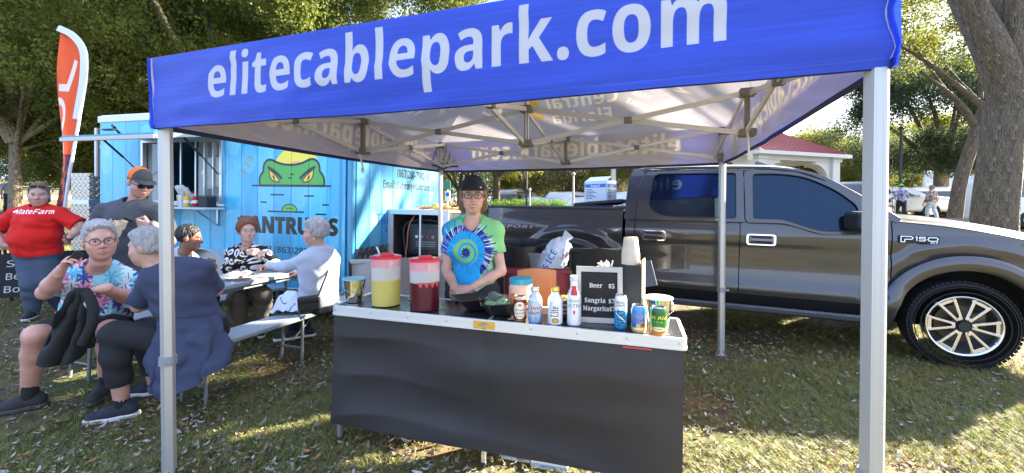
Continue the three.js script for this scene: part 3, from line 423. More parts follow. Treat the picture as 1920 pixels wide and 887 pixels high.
  part('lid', [cyl(0.068, 0.068, 0.03, 0, 0.155, 0, 0, 0, 0, 40), cyl(0.064, 0.067, 0.004, 0, 0.171, 0, 0, 0, 0, 40)], mat([0.02, 0.36, 0.5], 0.35), jar);
  // cans and bottles
  const lab = (draw, w = 512, h = 512) => canvasTex(w, h, draw);
  const paint = (map, o = {}) => mat([1, 1, 1], 0.3, { map, metalness: 0.35, phys: true, clearcoat: 0.6, clearcoatRoughness: 0.15, ...o });
  const can = (label, a, b, r, h, map, turn = 0) => {
    const o = put('beer_can', label, 'can', a, b, turn, 'beer cans lined up on the counter');
    const body = lathe([[r * 0.78, 0.0], [r * 0.9, 0.006], [r, 0.016], [r, h - 0.022], [r * 0.84, h - 0.004]], 40), p = body.attributes.position, u = body.attributes.uv; for (let i = 0; i < p.count; i++) u.setY(i, clamp((p.getY(i) - 0.004) / (h - 0.016)));
    part('can_body', body, paint(map), o); part('can_top', [lathe([[r * 0.84, h - 0.005], [r * 0.86, h], [r * 0.8, h], [r * 0.78, h - 0.006], [0.0, h - 0.006]], 36)], M.steel, o); part('ring_pull', [rbox(0.016, 0.0016, 0.024, 0.0007, 0, h - 0.003, 0.003)], M.steel, o); return o;
  };
  const bottle = (label, a, b, r, h, neck, map, capM, turn = 0) => {
    const o = put('aluminium_bottle', label, 'bottle', a, b, turn, 'aluminium bottles lined up on the counter'), s = h - neck;
    const body = lathe([[r * 0.86, 0], [r, 0.008], [r, s * 0.78], [r * 0.97, s * 0.84], [r * 0.8, s * 0.93], [r * 0.56, s * 1.02], [r * 0.5, h - 0.024]], 40), p = body.attributes.position, u = body.attributes.uv; for (let i = 0; i < p.count; i++) u.setY(i, clamp(p.getY(i) / (h - 0.024)));
    part('bottle_body', body, paint(map), o); part('cap', [cyl(r * 0.5 + 0.002, r * 0.52 + 0.003, 0.02, 0, h - 0.012, 0, 0, 0, 0, 28), cyl(r * 0.5 + 0.003, r * 0.5 + 0.003, 0.004, 0, h - 0.026, 0, 0, 0, 0, 28)], capM, o); return o;
  };
  can('red and cream lager can, first in the row from the left', 0.168, -0.105, 0.034, 0.128, lab((c) => { c.fillStyle = '#7a1218'; c.fillRect(0, 0, 512, 512); c.fillStyle = '#c9a86a'; c.fillRect(0, 0, 512, 26); c.fillRect(0, 486, 512, 26); c.fillStyle = '#efe6d2'; c.beginPath(); c.ellipse(256, 262, 92, 205, 0, 0, 7); c.fill(); c.strokeStyle = '#b89a5a'; c.lineWidth = 8; c.stroke(); c.fillStyle = '#8a6a30'; c.fillRect(238, 110, 36, 50); c.fillStyle = '#5a1a18'; fitText(c, 'Yuengling', 256, 268, 150, 52, 'bold italic', 'serif'); fitText(c, 'LAGER', 256, 352, 150, 66, 'bold', 'serif'); c.fillStyle = '#8c1418'; c.fillRect(206, 400, 100, 14); }));
  bottle('silver and blue aluminium bottle with red script lettering', 0.256, -0.11, 0.037, 0.186, 0.04, lab((c) => { const g = c.createLinearGradient(0, 0, 0, 512); g.addColorStop(0, '#b9c2cc'); g.addColorStop(0.55, '#c9d2dc'); g.addColorStop(1, '#7fa6d6'); c.fillStyle = g; c.fillRect(0, 0, 512, 512); c.fillStyle = '#7d9cc4'; for (let i = 0; i < 9; i++) { c.beginPath(); c.moveTo(i * 64 - 30, 500); c.lineTo(i * 64 + 10, 390 - (i % 3) * 26); c.lineTo(i * 64 + 50, 500); c.fill(); } c.fillStyle = '#a91d22'; fitText(c, 'Coors', 256, 290, 210, 92, 'bold italic', 'serif'); c.fillStyle = '#3a2a22'; fitText(c, 'LIGHT', 256, 362, 190, 66); }), M.steel);
  bottle('white aluminium bottle with dark lettering running up its side and gold cap', 0.369, -0.105, 0.038, 0.192, 0.04, lab((c) => { c.fillStyle = '#eceef2'; c.fillRect(0, 0, 512, 512); c.save(); c.translate(292, 300); c.rotate(-PI / 2); c.fillStyle = '#16233f'; fitText(c, 'Lite', 0, 0, 170, 118, 'bold', 'serif'); c.restore(); c.fillStyle = '#16233f'; c.beginPath(); c.arc(256, 440, 40, 0, 7); c.fill(); c.fillStyle = '#d8a24a'; c.beginPath(); c.arc(256, 440, 32, 0, 7); c.fill(); }), M.brass);
  bottle('tall white long-necked bottle with red neck stripe in front of the menu board', 0.47, -0.09, 0.036, 0.252, 0.07, lab((c) => { c.fillStyle = '#e9ecf2'; c.fillRect(0, 0, 512, 512); c.fillStyle = '#c01a20'; c.beginPath(); c.moveTo(200, 60); c.lineTo(312, 60); c.lineTo(300, 165); c.lineTo(212, 165); c.fill(); c.fillStyle = '#2a3a66'; fitText(c, 'ULTRA', 256, 300, 210, 54, 'normal'); fitText(c, 'Michelob', 256, 238, 130, 34, 'italic', 'serif'); c.fillStyle = '#c01a20'; c.fillRect(246, 335, 20, 40); }), mat([0.7, 0.7, 0.72], 0.35));
  can('tall slim pale blue and white can beside the menu board', 0.716, -0.08, 0.0305, 0.168, lab((c) => { const g = c.createLinearGradient(0, 0, 512, 0); c.fillStyle = '#e8edf2'; c.fillRect(0, 0, 512, 512); c.fillStyle = '#1d9ad6'; c.beginPath(); c.moveTo(0, 512); c.lineTo(0, 300); c.quadraticCurveTo(256, 120, 512, 330); c.lineTo(512, 512); c.fill(); c.fillStyle = '#1b2a5c'; fitText(c, 'BUD', 256, 92, 120, 52); fitText(c, 'LIGHT', 256, 138, 120, 46); c.save(); c.translate(298, 330); c.rotate(-PI / 2); c.fillStyle = '#17305f'; fitText(c, 'NEXT', 0, 0, 290, 118, 'bold'); c.restore(); c.strokeStyle = '#eef6ff'; c.lineWidth = 14; c.beginPath(); c.moveTo(190, 250); c.lineTo(330, 400); c.stroke(); }));
  can('blue and sandy orange beer can, second from the right end of the row', 0.808, -0.11, 0.036, 0.13, lab((c) => { c.fillStyle = '#3d8fd8'; c.fillRect(0, 0, 512, 512); c.fillStyle = '#d9b878'; c.fillRect(0, 330, 512, 182); c.fillStyle = '#e0762c'; c.save(); c.translate(256, 190); c.rotate(-0.12); fitText(c, 'Florida', 0, 0, 190, 84, 'bold italic'); c.fillStyle = '#b13a4a'; fitText(c, 'Beach', 10, 80, 170, 70, 'bold italic'); c.restore(); c.fillStyle = '#c98a2c'; c.fillRect(270, 300, 70, 96); c.fillStyle = '#8a5a1c'; c.fillRect(280, 312, 50, 70); c.fillStyle = '#f4e6c0'; c.fillRect(190, 410, 130, 34); c.fillStyle = '#2a6aa8'; c.fillRect(170, 300, 60, 110); }));
  can('green beer can with yellow lettering, last on the right of the row', 0.905, -0.13, 0.0375, 0.134, lab((c) => { const g = c.createLinearGradient(0, 0, 0, 512); g.addColorStop(0, '#1c5a2a'); g.addColorStop(0.62, '#2f8a3a'); g.addColorStop(0.85, '#c8792c'); g.addColorStop(1, '#d8902f'); c.fillStyle = g; c.fillRect(0, 0, 512, 512); c.fillStyle = '#f2d94a'; fitText(c, 'Jai Alai', 256, 180, 220, 92, 'bold'); c.fillStyle = '#d8c84a'; fitText(c, 'I.P.A.', 256, 250, 110, 40); c.fillStyle = '#e8e2c8'; c.beginPath(); c.ellipse(256, 380, 66, 48, 0, 0, 7); c.fill(); c.fillStyle = '#5a5a3a'; c.fillRect(206, 374, 100, 8); }));
  // menu board
  const mb = put('menu_board', 'small framed black menu board listing drink prices in white letters', 'sign', 0.597, -0.0, -0.0); mb.rotation.y += 0.0; mb.rotation.order = 'YXZ'; mb.rotation.x = -0.1;
  const wood = mat([0.5, 0.47, 0.42], 0.6, { bumpMap: rep(T.bark, 2, 2), bumpScale: 0.0008, roughnessMap: T.fine });
  part('frame', extrude([[-0.116, 0.0], [0.116, 0.0], [0.116, 0.285], [-0.116, 0.285]], 0.012, 0.003, [[[-0.096, 0.022], [0.096, 0.022], [0.096, 0.263], [-0.096, 0.263]]]), wood, mb);
  const bt = canvasTex(512, 640, (c, w, h) => { c.fillStyle = '#1e1b18'; c.fillRect(0, 0, w, h); c.fillStyle = '#e8e4dc'; const f = (s, x, y, W) => fitText(c, s, x, y, W, 88, 'bold', 'serif'); f('Beer', 210, 225, 180); f('$5', 424, 228, 86); f('Sangria', 200, 430, 290); f('$7', 424, 434, 86); f('Margarita$7', 252, 540, 440); for (let i = 0; i < 50; i++) { c.fillStyle = 'rgba(200,190,170,0.035)'; c.fillRect((i * 71) % w, (i * 131) % h, 90, 3); } });
  part('board', uvBy(box(0.192, 0.241, 0.008, 0, 0.1425, 0.003), (x, y) => [(x + 0.096) / 0.192, (y - 0.022) / 0.241]), mat([1, 1, 1], 0.75, { map: bt }), mb);
  part('stand', [box(0.18, 0.25, 0.008, 0, 0.125, -0.045, 0.25)], M.black, mb);
  // behind the board
  const cb = put('cup_box', 'tall black cardboard cup dispenser box behind the menu board', 'box', 0.775, 0.1, -0.15);
  part('box_side', rbox(0.11, 0.3, 0.11, 0.003, 0, 0.15, 0), mat([0.02, 0.019, 0.018], 0.6), cb); part('box_edge', [box(0.003, 0.33, 0.112, 0.056, 0.165, 0), box(0.09, 0.02, 0.003, -0.01, 0.305, -0.054)], mat([0.5, 0.42, 0.3], 0.8), cb);
  const cups = thing('cup_stack', 'stack of upside-down clear plastic cups on top of the black box', 'cups', onTop(0.76, 0.1, 0.302), 0);
  for (let i = 0; i < 9; i++) part('cup', lathe([[0.049, 0.0], [0.0515, 0.003], [0.049, 0.008], [0.038, 0.095], [0.0, 0.097]].map((p) => [p[0], p[1] + i * 0.0095]), 28), clear([0.85, 0.78, 0.66], 0.35, 0.35), cups);
  const st = thing('wrapped_straws', 'bundle of crumpled paper-wrapped straws poking up behind the menu board', 'straws', onTop(0.62, 0.07, 0.0), 0);
  const sr = []; for (let i = 0; i < 22; i++) { const x = (R() - 0.5) * 0.09, z = (R() - 0.5) * 0.04; part('straw', tube([[x * 0.6, 0.05, z], [x, 0.29, z], [x + (R() - 0.5) * 0.02, 0.305 + R() * 0.02, z + (R() - 0.5) * 0.03], [x + (R() - 0.5) * 0.03, 0.31 + R() * 0.03, z]], 0.0032, 12, 5), mat([0.72, 0.7, 0.66], 0.5), st); }
  part('holder', [cyl(0.05, 0.045, 0.16, 0, 0.08, 0, 0, 0, 0, 20)], M.black, st);
  const ca = put('bar_caddy', 'low black bar caddy with stacked napkins and lemon pieces behind the white bottle', 'caddy', 0.41, 0.06, 0);
  for (let i = 0; i < 6; i++) part('napkin_stack', rbox(0.15, 0.008, 0.12, 0.002, 0, 0.03 + i * 0.011, 0), mat([[0.5, 0.45, 0.38], [0.06, 0.06, 0.06]][i % 2], 0.8), ca);
  part('caddy_base', rbox(0.16, 0.03, 0.13, 0.006, 0, 0.015, 0), M.black, ca); for (let i = 0; i < 4; i++) part('lemon_piece', sph(0.018, -0.05 + i * 0.03, 0.104, 0.02 - (i % 2) * 0.03, 1.2, 0.6, 1, 10), mat([0.75, 0.5, 0.06], 0.4), ca);
  const nb = put('napkin_holder', 'plain black napkin holder to the left of the menu board', 'holder', 0.455, 0.02, 0); part('side', [rbox(0.07, 0.15, 0.07, 0.004, 0.0, 0.075, 0), box(0.05, 0.16, 0.03, 0, 0.082, 0)], M.black, nb);
  // cartons under the counter
  for (const [x, d, w, l] of [[0.06, 2.62, 0.18, 'white carton lying under the counter, the left one of two'], [0.25, 2.53, 0.21, 'white carton lying under the counter, the right one of two']]) { const o = thing('carton', l, 'carton', [x, 0, -d], -0.28, 'cartons under the counter'); part('carton_body', rbox(w, 0.05, 0.3, 0.005, 0, 0.025, 0), mat([0.72, 0.73, 0.78], 0.6), o); part('tape', box(w + 0.002, 0.016, 0.302, 0, 0.025, 0), mat([0.3, 0.42, 0.66], 0.5), o); }
}
// ---------- food trailer ----------
{
  const t = thing('food_trailer', 'bright blue plank-patterned food trailer with green frog sign and open serving hatch', 'food trailer', [-6.33, 0, -6.49], -0.28);
  t.rotation.order = 'YXZ'; t.rotation.z = -0.019;
  const X1 = 4.4, Y0 = 0.5, Y1 = 2.765, ZB = -2.48;
  const blueWood = (c, w, h, seed, pw) => {
    const R = RNG(seed), n = Math.round(w / pw);
    for (let i = 0; i < n; i++) {
      const q = R(), b = [54 + q * 40, 160 + q * 38, 204 + q * 28]; c.fillStyle = `rgb(${b})`; c.fillRect(i * pw, 0, pw + 1, h);
      for (let k = 0; k < 46; k++) { const x = i * pw + R() * pw, y = R() * h, l = 40 + R() * 260, d = R(); c.fillStyle = d < 0.5 ? `rgba(16,80,140,${0.08 + R() * 0.2})` : `rgba(200,230,238,${0.06 + R() * 0.2})`; c.fillRect(x, y, 1 + R() * 4, l); }
      for (let k = 0; k < 3; k++) { c.fillStyle = `rgba(215,235,240,${0.1 + R() * 0.18})`; c.beginPath(); c.ellipse(i * pw + pw / 2, R() * h, pw * 0.45, 60 + R() * 90, 0, 0, 7); c.fill(); }
      for (let k = 0; k < 6; k++) { c.fillStyle = 'rgba(20,40,60,0.55)'; c.beginPath(); c.arc(i * pw + (R() < 0.5 ? 0.15 : 0.85) * pw, R() * h, 1.5 + R() * 2.5, 0, 7); c.fill(); }
      c.fillStyle = `rgba(15,60,100,${0.25 + R() * 0.35})`; c.fillRect(i * pw, 0, 2.5, h);
    }
  };
  const PX = 2048 / X1, wallT = canvasTex(2048, 1054, (c, w, h) => {
    blueWood(c, w, h, 3, w / 16);
    const X = (x) => x * PX, Y = (y) => (Y1 - y) * PX;
    c.save(); c.beginPath(); c.rect(0, 0, w, Y(1.85)); c.clip(); c.fillStyle = '#f0dc3c'; c.beginPath(); c.ellipse(X(3.66), Y(2.04), 0.36 * PX, 0.29 * PX, 0, 0, 7); c.fill(); c.fillStyle = 'rgba(240,170,120,0.75)'; c.beginPath(); c.ellipse(X(3.66), Y(1.98), 0.2 * PX, 0.17 * PX, 0, 0, 7); c.fill(); c.restore();
    c.lineWidth = 14; c.strokeStyle = '#101a10'; c.fillStyle = '#4aa83a';
    const P = (a) => [X(3.57 + a[0] * 0.95), Y(1.83 + a[1] * 0.97)];
    c.beginPath(); c.moveTo(...P([-0.53, 0])); c.bezierCurveTo(...P([-0.56, 0.12]), ...P([-0.5, 0.16]), ...P([-0.47, 0.19])); c.bezierCurveTo(...P([-0.48, 0.34]), ...P([-0.38, 0.38]), ...P([-0.28, 0.33])); c.bezierCurveTo(...P([-0.12, 0.26]), ...P([0.12, 0.26]), ...P([0.26, 0.33])); c.bezierCurveTo(...P([0.38, 0.38]), ...P([0.47, 0.34]), ...P([0.47, 0.19])); c.bezierCurveTo(...P([0.52, 0.14]), ...P([0.56, 0.1]), ...P([0.54, 0])); c.closePath(); c.fill(); c.stroke();
    for (const s of [-1, 1]) { c.fillStyle = '#f2c13a'; c.beginPath(); c.moveTo(...P([s * 0.37, 0.22])); c.quadraticCurveTo(...P([s * 0.38, 0.04]), ...P([s * 0.2, 0.05])); c.quadraticCurveTo(...P([s * 0.18, 0.1]), ...P([s * 0.37, 0.22])); c.fill(); c.lineWidth = 7; c.stroke(); c.lineWidth = 17; c.beginPath(); c.moveTo(...P([s * 0.4, 0.25])); c.quadraticCurveTo(...P([s * 0.26, 0.2]), ...P([s * 0.15, 0.09])); c.stroke(); c.fillStyle = '#1a1a12'; c.beginPath(); c.ellipse(...P([s * 0.29, 0.11]), 5, 17, s * 0.5, 0, 7); c.fill(); c.fillRect(P([s * 0.02, 0.16])[0] - 16, P([0, 0.16 + s * 0.0])[1] + (s > 0 ? 0 : 22), 32, 8); }
    c.fillStyle = '#141a1c'; c.fillRect(X(2.93), Y(1.84), 1.26 * PX, 10); for (const [x, y, l] of [[3.24, 1.72, 0.22], [3.78, 1.71, 0.15], [3.08, 1.62, 0.1], [4.06, 1.6, 0.1], [3.2, 1.5, 0.58], [3.96, 1.48, 0.16]]) c.fillRect(X(x), Y(y), l * PX, 9);
    c.fillStyle = '#5cb84a'; c.beginPath(); c.ellipse(X(3.55), Y(1.5), 0.12 * PX, 0.09 * PX, 0, PI, 2 * PI); c.fill(); c.lineWidth = 6; c.stroke(); c.fillStyle = '#2a6a22'; c.fillRect(X(3.5), Y(1.54), 50, 6);
    c.fillStyle = '#1d211e'; fitText(c, 'TANTRUMS', X(3.52), Y(1.21), 1.56 * PX, 132, 'bold'); c.save(); c.lineWidth = 9; c.strokeStyle = '#1d211e'; c.font = 'bold 132px sans-serif'; { const m = c.measureText('TANTRUMS').width; c.translate(X(3.52), Y(1.21)); c.scale(1.56 * PX / m, 1); c.textAlign = 'center'; c.strokeText('TANTRUMS', 0, 0); } c.restore(); c.fillRect(X(2.69), Y(1.4), 0.3 * PX, 16); c.strokeStyle = '#b8a24a'; c.lineWidth = 2;
    c.fillStyle = '#26424e'; fitText(c, 'CALL US! (863)280-7980', X(3.45), Y(0.95), 1.5 * PX, 54); fitText(c, 'Catering@tantrums.co', X(3.5), Y(0.79), 1.2 * PX, 44, 'normal'); fitText(c, 'www.tantrums.co', X(3.45), Y(0.6), 1.05 * PX, 48);
    c.fillStyle = '#9a8a3a'; c.save(); c.translate(X(2.85), Y(2.02)); c.rotate(-1.05); fitText(c, 'A Ta', 20, 0, 150, 64, 'italic', 'serif'); c.restore();
  });
  const FW = 2.48, FP = 1024 / FW, frontT = canvasTex(1024, 1012, (c, w, h) => {
    blueWood(c, w, h, 8, w / 9); c.fillStyle = 'rgba(20,70,110,0.28)'; c.fillRect(0, 0, w, h); const X = (x) => x * FP, Y = (y) => (2.85 - y) * FP; 
    c.fillStyle = '#0c1c24'; for (const [s, y, l, q] of [['CALL US!', 2.16, 0.62, 66], ['(863)280-7980', 2.01, 0.84, 72], ['Email: Catering@tantrums.co', 1.84, 1.56, 66]]) for (const o of [-2, 0, 2]) fitText(c, s, X(1.36) + o, Y(y), l * FP, q);
    c.fillStyle = '#1d5aa0'; fitText(c, 'TANTRUMS', X(0.98), Y(1.34), 1.1 * FP, 90, 'bold'); fitText(c, 'LAKELAND', X(1.0), Y(1.23), 0.7 * FP, 40);
  });
  const vinyl = (m) => mat([1, 1, 1], 0.28, { map: m, phys: true, clearcoat: 0.3, clearcoatRoughness: 0.15, bumpMap: rep(T.fine, 6, 2), bumpScale: 0.0008 });
  const wm = vinyl(wallT), fm = mat([1, 1, 1], 0.55, { map: frontT, bumpMap: rep(T.fine, 6, 2), bumpScale: 0.0008 });
  // planks, each its own board
  const wall = new THREE.Group(); wall.name = 'side_wall'; t.add(wall);
  const WX0 = 0.89, WX1 = 2.42, WY0 = 1.56, WY1 = 2.475, pw = X1 / 16;
  const plank = (x0, x1, y0, y1) => part('plank', uvBy(rbox(x1 - x0 - 0.004, y1 - y0, 0.03, 0.003, (x0 + x1) / 2, (y0 + y1) / 2, -0.015), (x, y) => [x / X1, (y - Y0) / (Y1 - Y0) * (Y1 - Y0) * PX / 1054 + 1 - (Y1 - Y0) * PX / 1054]), wm, wall);
  for (let i = 0; i < 16; i++) { const a = i * pw, b = a + pw; if (b <= WX0 + 0.01 || a >= WX1 - 0.01) plank(a, b, Y0, Y1); else { const l = Math.max(a, WX0), r = Math.min(b, WX1); if (a < WX0 - 0.01) plank(a, WX0, WY0, WY1); if (b > WX1 + 0.01) plank(WX1, b, WY0, WY1); plank(a, b, Y0, WY0); plank(a, b, WY1, Y1); } }
  const fw = new THREE.Group(); fw.name = 'front_wall'; t.add(fw);
  for (let i = 0; i < 9; i++) { const a = i * FW / 9, b = a + FW / 9; part('plank', uvBy(rbox(0.03, 2.35, FW / 9 - 0.004, 0.003, 4.5, 1.625, -0.06 - (a + b) / 2), (x, y, z) => [(-z - 0.06) / FW, (y - 0.38) / 2.47]), fm, fw); }
  part('corner_post', [rbox(0.1, 2.36, 0.1, 0.045, 4.455, 1.64, -0.048, 0, 0, 0, 4)], mat([0.045, 0.25, 0.42], 0.3, { phys: true, clearcoat: 0.4 }), t);
  part('trim_strip', [box(0.035, 2.26, 0.006, 4.33, 1.63, 0.003)], mat([0.06, 0.3, 0.48], 0.35), t);
  const rv = []; for (let i = 0; i < 30; i++) { rv.push(sph(0.006, 4.33, 0.55 + i * 0.075, 0.006, 1, 1, 0.6, 6)); rv.push(sph(0.006, 0.03, 0.55 + i * 0.075, 0.001, 1, 1, 0.6, 6)); } part('rivets', rv, M.grey, t).userData.kind = 'stuff';
  part('roof_trim', [rbox(4.55, 0.1, 0.05, 0.01, 2.24, 2.815, -0.012), rbox(0.05, 0.1, 2.5, 0.01, 4.51, 2.815, -1.29)], M.white, t);
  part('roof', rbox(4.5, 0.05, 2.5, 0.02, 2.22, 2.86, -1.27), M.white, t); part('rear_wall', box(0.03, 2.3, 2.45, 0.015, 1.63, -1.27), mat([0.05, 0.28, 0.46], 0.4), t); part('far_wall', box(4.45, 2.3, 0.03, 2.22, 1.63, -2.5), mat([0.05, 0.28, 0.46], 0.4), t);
  part('floor', box(4.4, 0.08, 2.45, 2.22, 0.52, -1.27), M.darkgrey, t); part('skirting', [rbox(4.4, 0.05, 0.04, 0.006, 2.2, 0.48, 0.005)], M.alu, t);
  // serving window
  const wf = part('window_frame', extrude([[WX0, WY0], [WX1, WY0], [WX1, WY1], [WX0, WY1]], 0.05, 0.004, [[[WX0 + 0.035, WY0 + 0.035], [WX1 - 0.035, WY0 + 0.035], [WX1 - 0.035, WY1 - 0.035], [WX0 + 0.035, WY1 - 0.035]]]).translate(0, 0, -0.035), M.alu, t);
  for (const x of [1.35, 1.62, 1.9, 2.06, 2.22]) part('mullion', box(0.022, 0.85, 0.02, x, 2.02, -0.03), M.alu, wf);
  part('pane', box(0.42, 0.84, 0.006, 2.14, 2.02, -0.045), mat([0.6, 0.65, 0.62], 0.02, { phys: true, transmission: 0.75, thickness: 0, ior: 1.7 }), wf); part('pane', box(0.4, 0.84, 0.006, 1.13, 2.02, -0.05), mat([0.6, 0.65, 0.62], 0.02, { phys: true, transmission: 0.75, thickness: 0, ior: 1.7 }), wf);
  part('sill', rbox(1.6, 0.03, 0.12, 0.006, 1.66, WY0 - 0.005, 0.03), M.white, wf);
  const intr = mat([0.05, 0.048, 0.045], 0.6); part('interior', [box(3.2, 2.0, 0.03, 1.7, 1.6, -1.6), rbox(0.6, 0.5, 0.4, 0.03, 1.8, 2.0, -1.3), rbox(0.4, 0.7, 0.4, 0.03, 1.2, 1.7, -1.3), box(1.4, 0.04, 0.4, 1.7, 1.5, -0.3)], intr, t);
  const pp = canvasTex(256, 256, (c) => { c.fillStyle = '#c9c6bc'; c.fillRect(0, 0, 256, 256); c.strokeStyle = '#8a8a86'; c.lineWidth = 3; for (let i = 0; i < 12; i++) { c.beginPath(); c.moveTo(24, 30 + i * 17); c.lineTo(60 + (i * 53) % 170, 30 + i * 17); c.stroke(); } });
  part('notice', [box(0.3, 0.36, 0.004, 1.6, 2.05, -0.5)], mat([1, 1, 1], 0.8, { map: pp }), t); part('notice', box(0.08, 0.06, 0.004, 1.72, 1.86, -0.45), M.white, t);
  part('ingredient_pot', [cyl(0.12, 0.09, 0.16, 1.6, 1.63, -0.25, 0, 0, 0, 24)], M.alu, t, 'grey pot with red contents inside the serving window'); part('pot_contents', sph(0.11, 1.6, 1.71, -0.25, 1, 0.35, 1), mat([0.4, 0.06, 0.03], 0.6), t);
  // hatch, held up by two gas struts
  const h0 = [[0.86, 2.53, 0.02], [2.47, 2.53, 0.02]], out = [0, -0.16, 0.86];
  const ha = part('hatch', slab(4, 4, (u, v) => [lerp(0.86, 2.47, u), 2.53 + out[1] * v, 0.03 + out[2] * v], 0.035), mat([0.06, 0.32, 0.5], 0.4), t); part('hatch_edge', [rbox(1.63, 0.05, 0.03, 0.008, 1.665, 2.355, 0.9), rbox(0.03, 0.05, 0.87, 0.008, 0.86, 2.44, 0.46, 0.18), rbox(0.03, 0.05, 0.87, 0.008, 2.47, 2.44, 0.46, 0.18)], mat([0.55, 0.5, 0.42], 0.5), ha);
  part('hatch_lamp', [tube([[1.1, 2.5, 0.4], [1.2, 2.58, 0.55], [1.5, 2.52, 0.7]], 0.014), rbox(0.2, 0.02, 0.06, 0.006, 1.4, 2.5, 0.7)], M.black, ha);
  for (const x of [0.93, 2.38]) part('gas_strut', [rod(V(x, 2.42, 0.5), V(x, 2.2, 0.26), 0.014), rod(V(x, 2.2, 0.26), V(x, 1.98, 0.03), 0.008)], M.black, ha);
  // shelf under the window
  const sh = part('shelf', rbox(1.5, 0.03, 0.3, 0.008, 1.75, 1.51, 0.17), mat([0.5, 0.62, 0.68], 0.4), t);
  for (const x of [1.2, 2.36]) part('shelf_bracket', [rod(V(x, 1.48, 0.3), V(x, 1.28, 0.02), 0.01), box(0.02, 0.22, 0.02, x, 1.38, 0.015)], M.steel, sh);
  // running gear
  const wh = new THREE.Group(); wh.name = 'wheel'; wh.position.set(2.25, 0.57, -0.12); t.add(wh);
  part('tyre', new THREE.TorusGeometry(0.24, 0.1, 14, 40).scale(1, 1, 1.1), M.rubber, wh); part('rim', [cyl(0.17, 0.17, 0.08, 0, 0, 0.03, PI / 2, 0, 0, 30), cyl(0.06, 0.06, 0.14, 0, 0, 0.04, PI / 2)], M.alu, wh);
  part('mudguard', slab(24, 3, (u, v) => { const a = lerp(0.05, PI - 0.05, u), q = Math.sin(a); return [2.25 + Math.cos(a) * 0.46, 0.5 + Math.pow(q, 0.6) * 0.46, lerp(0.17, -0.05, v)]; }, 0.012), mat([0.6, 0.62, 0.63], 0.35, { metalness: 0.6 }), t);
  part('mudguard_face', extrude(roundPts([[1.72, 0.5], [1.8, 0.95], [2.7, 0.95], [2.78, 0.5]], 0.15), 0.01, 0, [Array.from({ length: 24 }, (_, i) => [2.25 + 0.4 * Math.cos(i / 23 * PI), 0.5 + 0.4 * Math.sin(i / 23 * PI) * 1.02])]).translate(0, 0, 0.004), mat([0.6, 0.62, 0.63], 0.35, { metalness: 0.6 }), t);
  for (const x of [0.4, 3.2]) part('jack_leg', [rod(V(x, 0.0, -0.2), V(x, 0.5, -0.2), 0.03), box(0.14, 0.02, 0.14, x, 0.05, -0.2)], M.grey, t);
  // chequer plate at the front and the box on the left end
  const dp = dataTex(128, (u, v) => { const s = (a, b, r) => { const x = ((u * 4 + a) % 1) - 0.5, y = ((v * 4 + b) % 1) - 0.5, c = Math.cos(r), q = Math.sin(r), p = (x * c + y * q) / 0.42, w = (-x * q + y * c) / 0.13; return clamp(1.4 - p * p - w * w); }; return Math.max(s(0, 0, 0.78), s(0.5, 0.5, -0.78)); });
  const plate = (c, k) => mat(c, 0.35, { metalness: 0.8, bumpMap: rep(dp, k, k), bumpScale: 0.012 });
  part('chequer_plate', uvBy(box(0.012, 0.66, 0.72, 4.525, 0.72, -0.43), (x, y, z) => [z * 2.2, y * 2.2]), plate([0.16, 0.16, 0.17], 1), t); part('chequer_plate', uvBy(box(0.012, 0.66, 1.5, 4.523, 0.72, -1.6), (x, y, z) => [z * 2.2, y * 2.2]), plate([0.16, 0.16, 0.17], 1), t);
  part('end_box', uvBy(rbox(0.42, 1.45, 0.5, 0.01, -0.55, 1.28, -0.3), (x, y, z) => [(x + z) * 2.4, y * 2.4]), plate([0.6, 0.52, 0.42], 1), t); part('end_box_band', box(0.44, 0.07, 0.52, -0.55, 1.55, -0.3), M.alu, t);
  part('end_door', [box(0.14, 0.75, 0.04, -0.12, 2.33, -0.1)], mat([0.1, 0.07, 0.055], 0.5), t); part('door_post', [rbox(0.04, 0.75, 0.05, 0.008, -0.21, 2.33, -0.08)], M.white, t); part('door_label', [rbox(0.06, 0.03, 0.004, 0.001, -0.11, 2.42, -0.077), rbox(0.07, 0.13, 0.004, 0.001, -0.09, 2.08, -0.077)], M.white, t);
  // generator box on the drawbar
  const g0 = [4.54, 0.83, -0.8], gb = new THREE.Group(); gb.name = 'generator_box'; gb.position.set(...g0); t.add(gb);
  part('box_panel', [box(0.02, 0.68, 0.85, 0.01, 0.34, -0.43), box(0.02, 0.68, 0.85, 0.87, 0.34, -0.43), box(0.88, 0.02, 0.85, 0.44, 0.01, -0.43), box(0.88, 0.68, 0.02, 0.44, 0.34, -0.85)], M.darkgrey, gb);
  part('box_lid', [rbox(0.92, 0.03, 0.9, 0.006, 0.44, 0.69, -0.43)], mat([0.5, 0.45, 0.38], 0.6), gb);
  part('box_frame', extrude([[-0.02, -0.01], [0.9, -0.01], [0.9, 0.71], [-0.02, 0.71]], 0.025, 0.003, [[[0.05, 0.03], [0.83, 0.03], [0.83, 0.645], [0.05, 0.645]]]), mat([0.6, 0.62, 0.63], 0.4, { metalness: 0.4 }), gb); part('box_frame', rbox(0.022, 0.65, 0.02, 0.004, 0.48, 0.33, 0.02), M.white, gb);
  const ge = part('generator', rbox(0.62, 0.5, 0.5, 0.06, 0.5, 0.29, -0.36, 0, 0, 0, 4), mat([0.02, 0.02, 0.022], 0.4), gb);
  part('generator_frame', tube([[0.2, 0.05, -0.08], [0.2, 0.5, -0.08], [0.8, 0.5, -0.08], [0.8, 0.05, -0.08]], 0.018, 30, 8), M.black, ge); part('control_panel', [rbox(0.4, 0.3, 0.02, 0.01, 0.5, 0.3, -0.1)], mat([0.05, 0.05, 0.055], 0.5), ge);
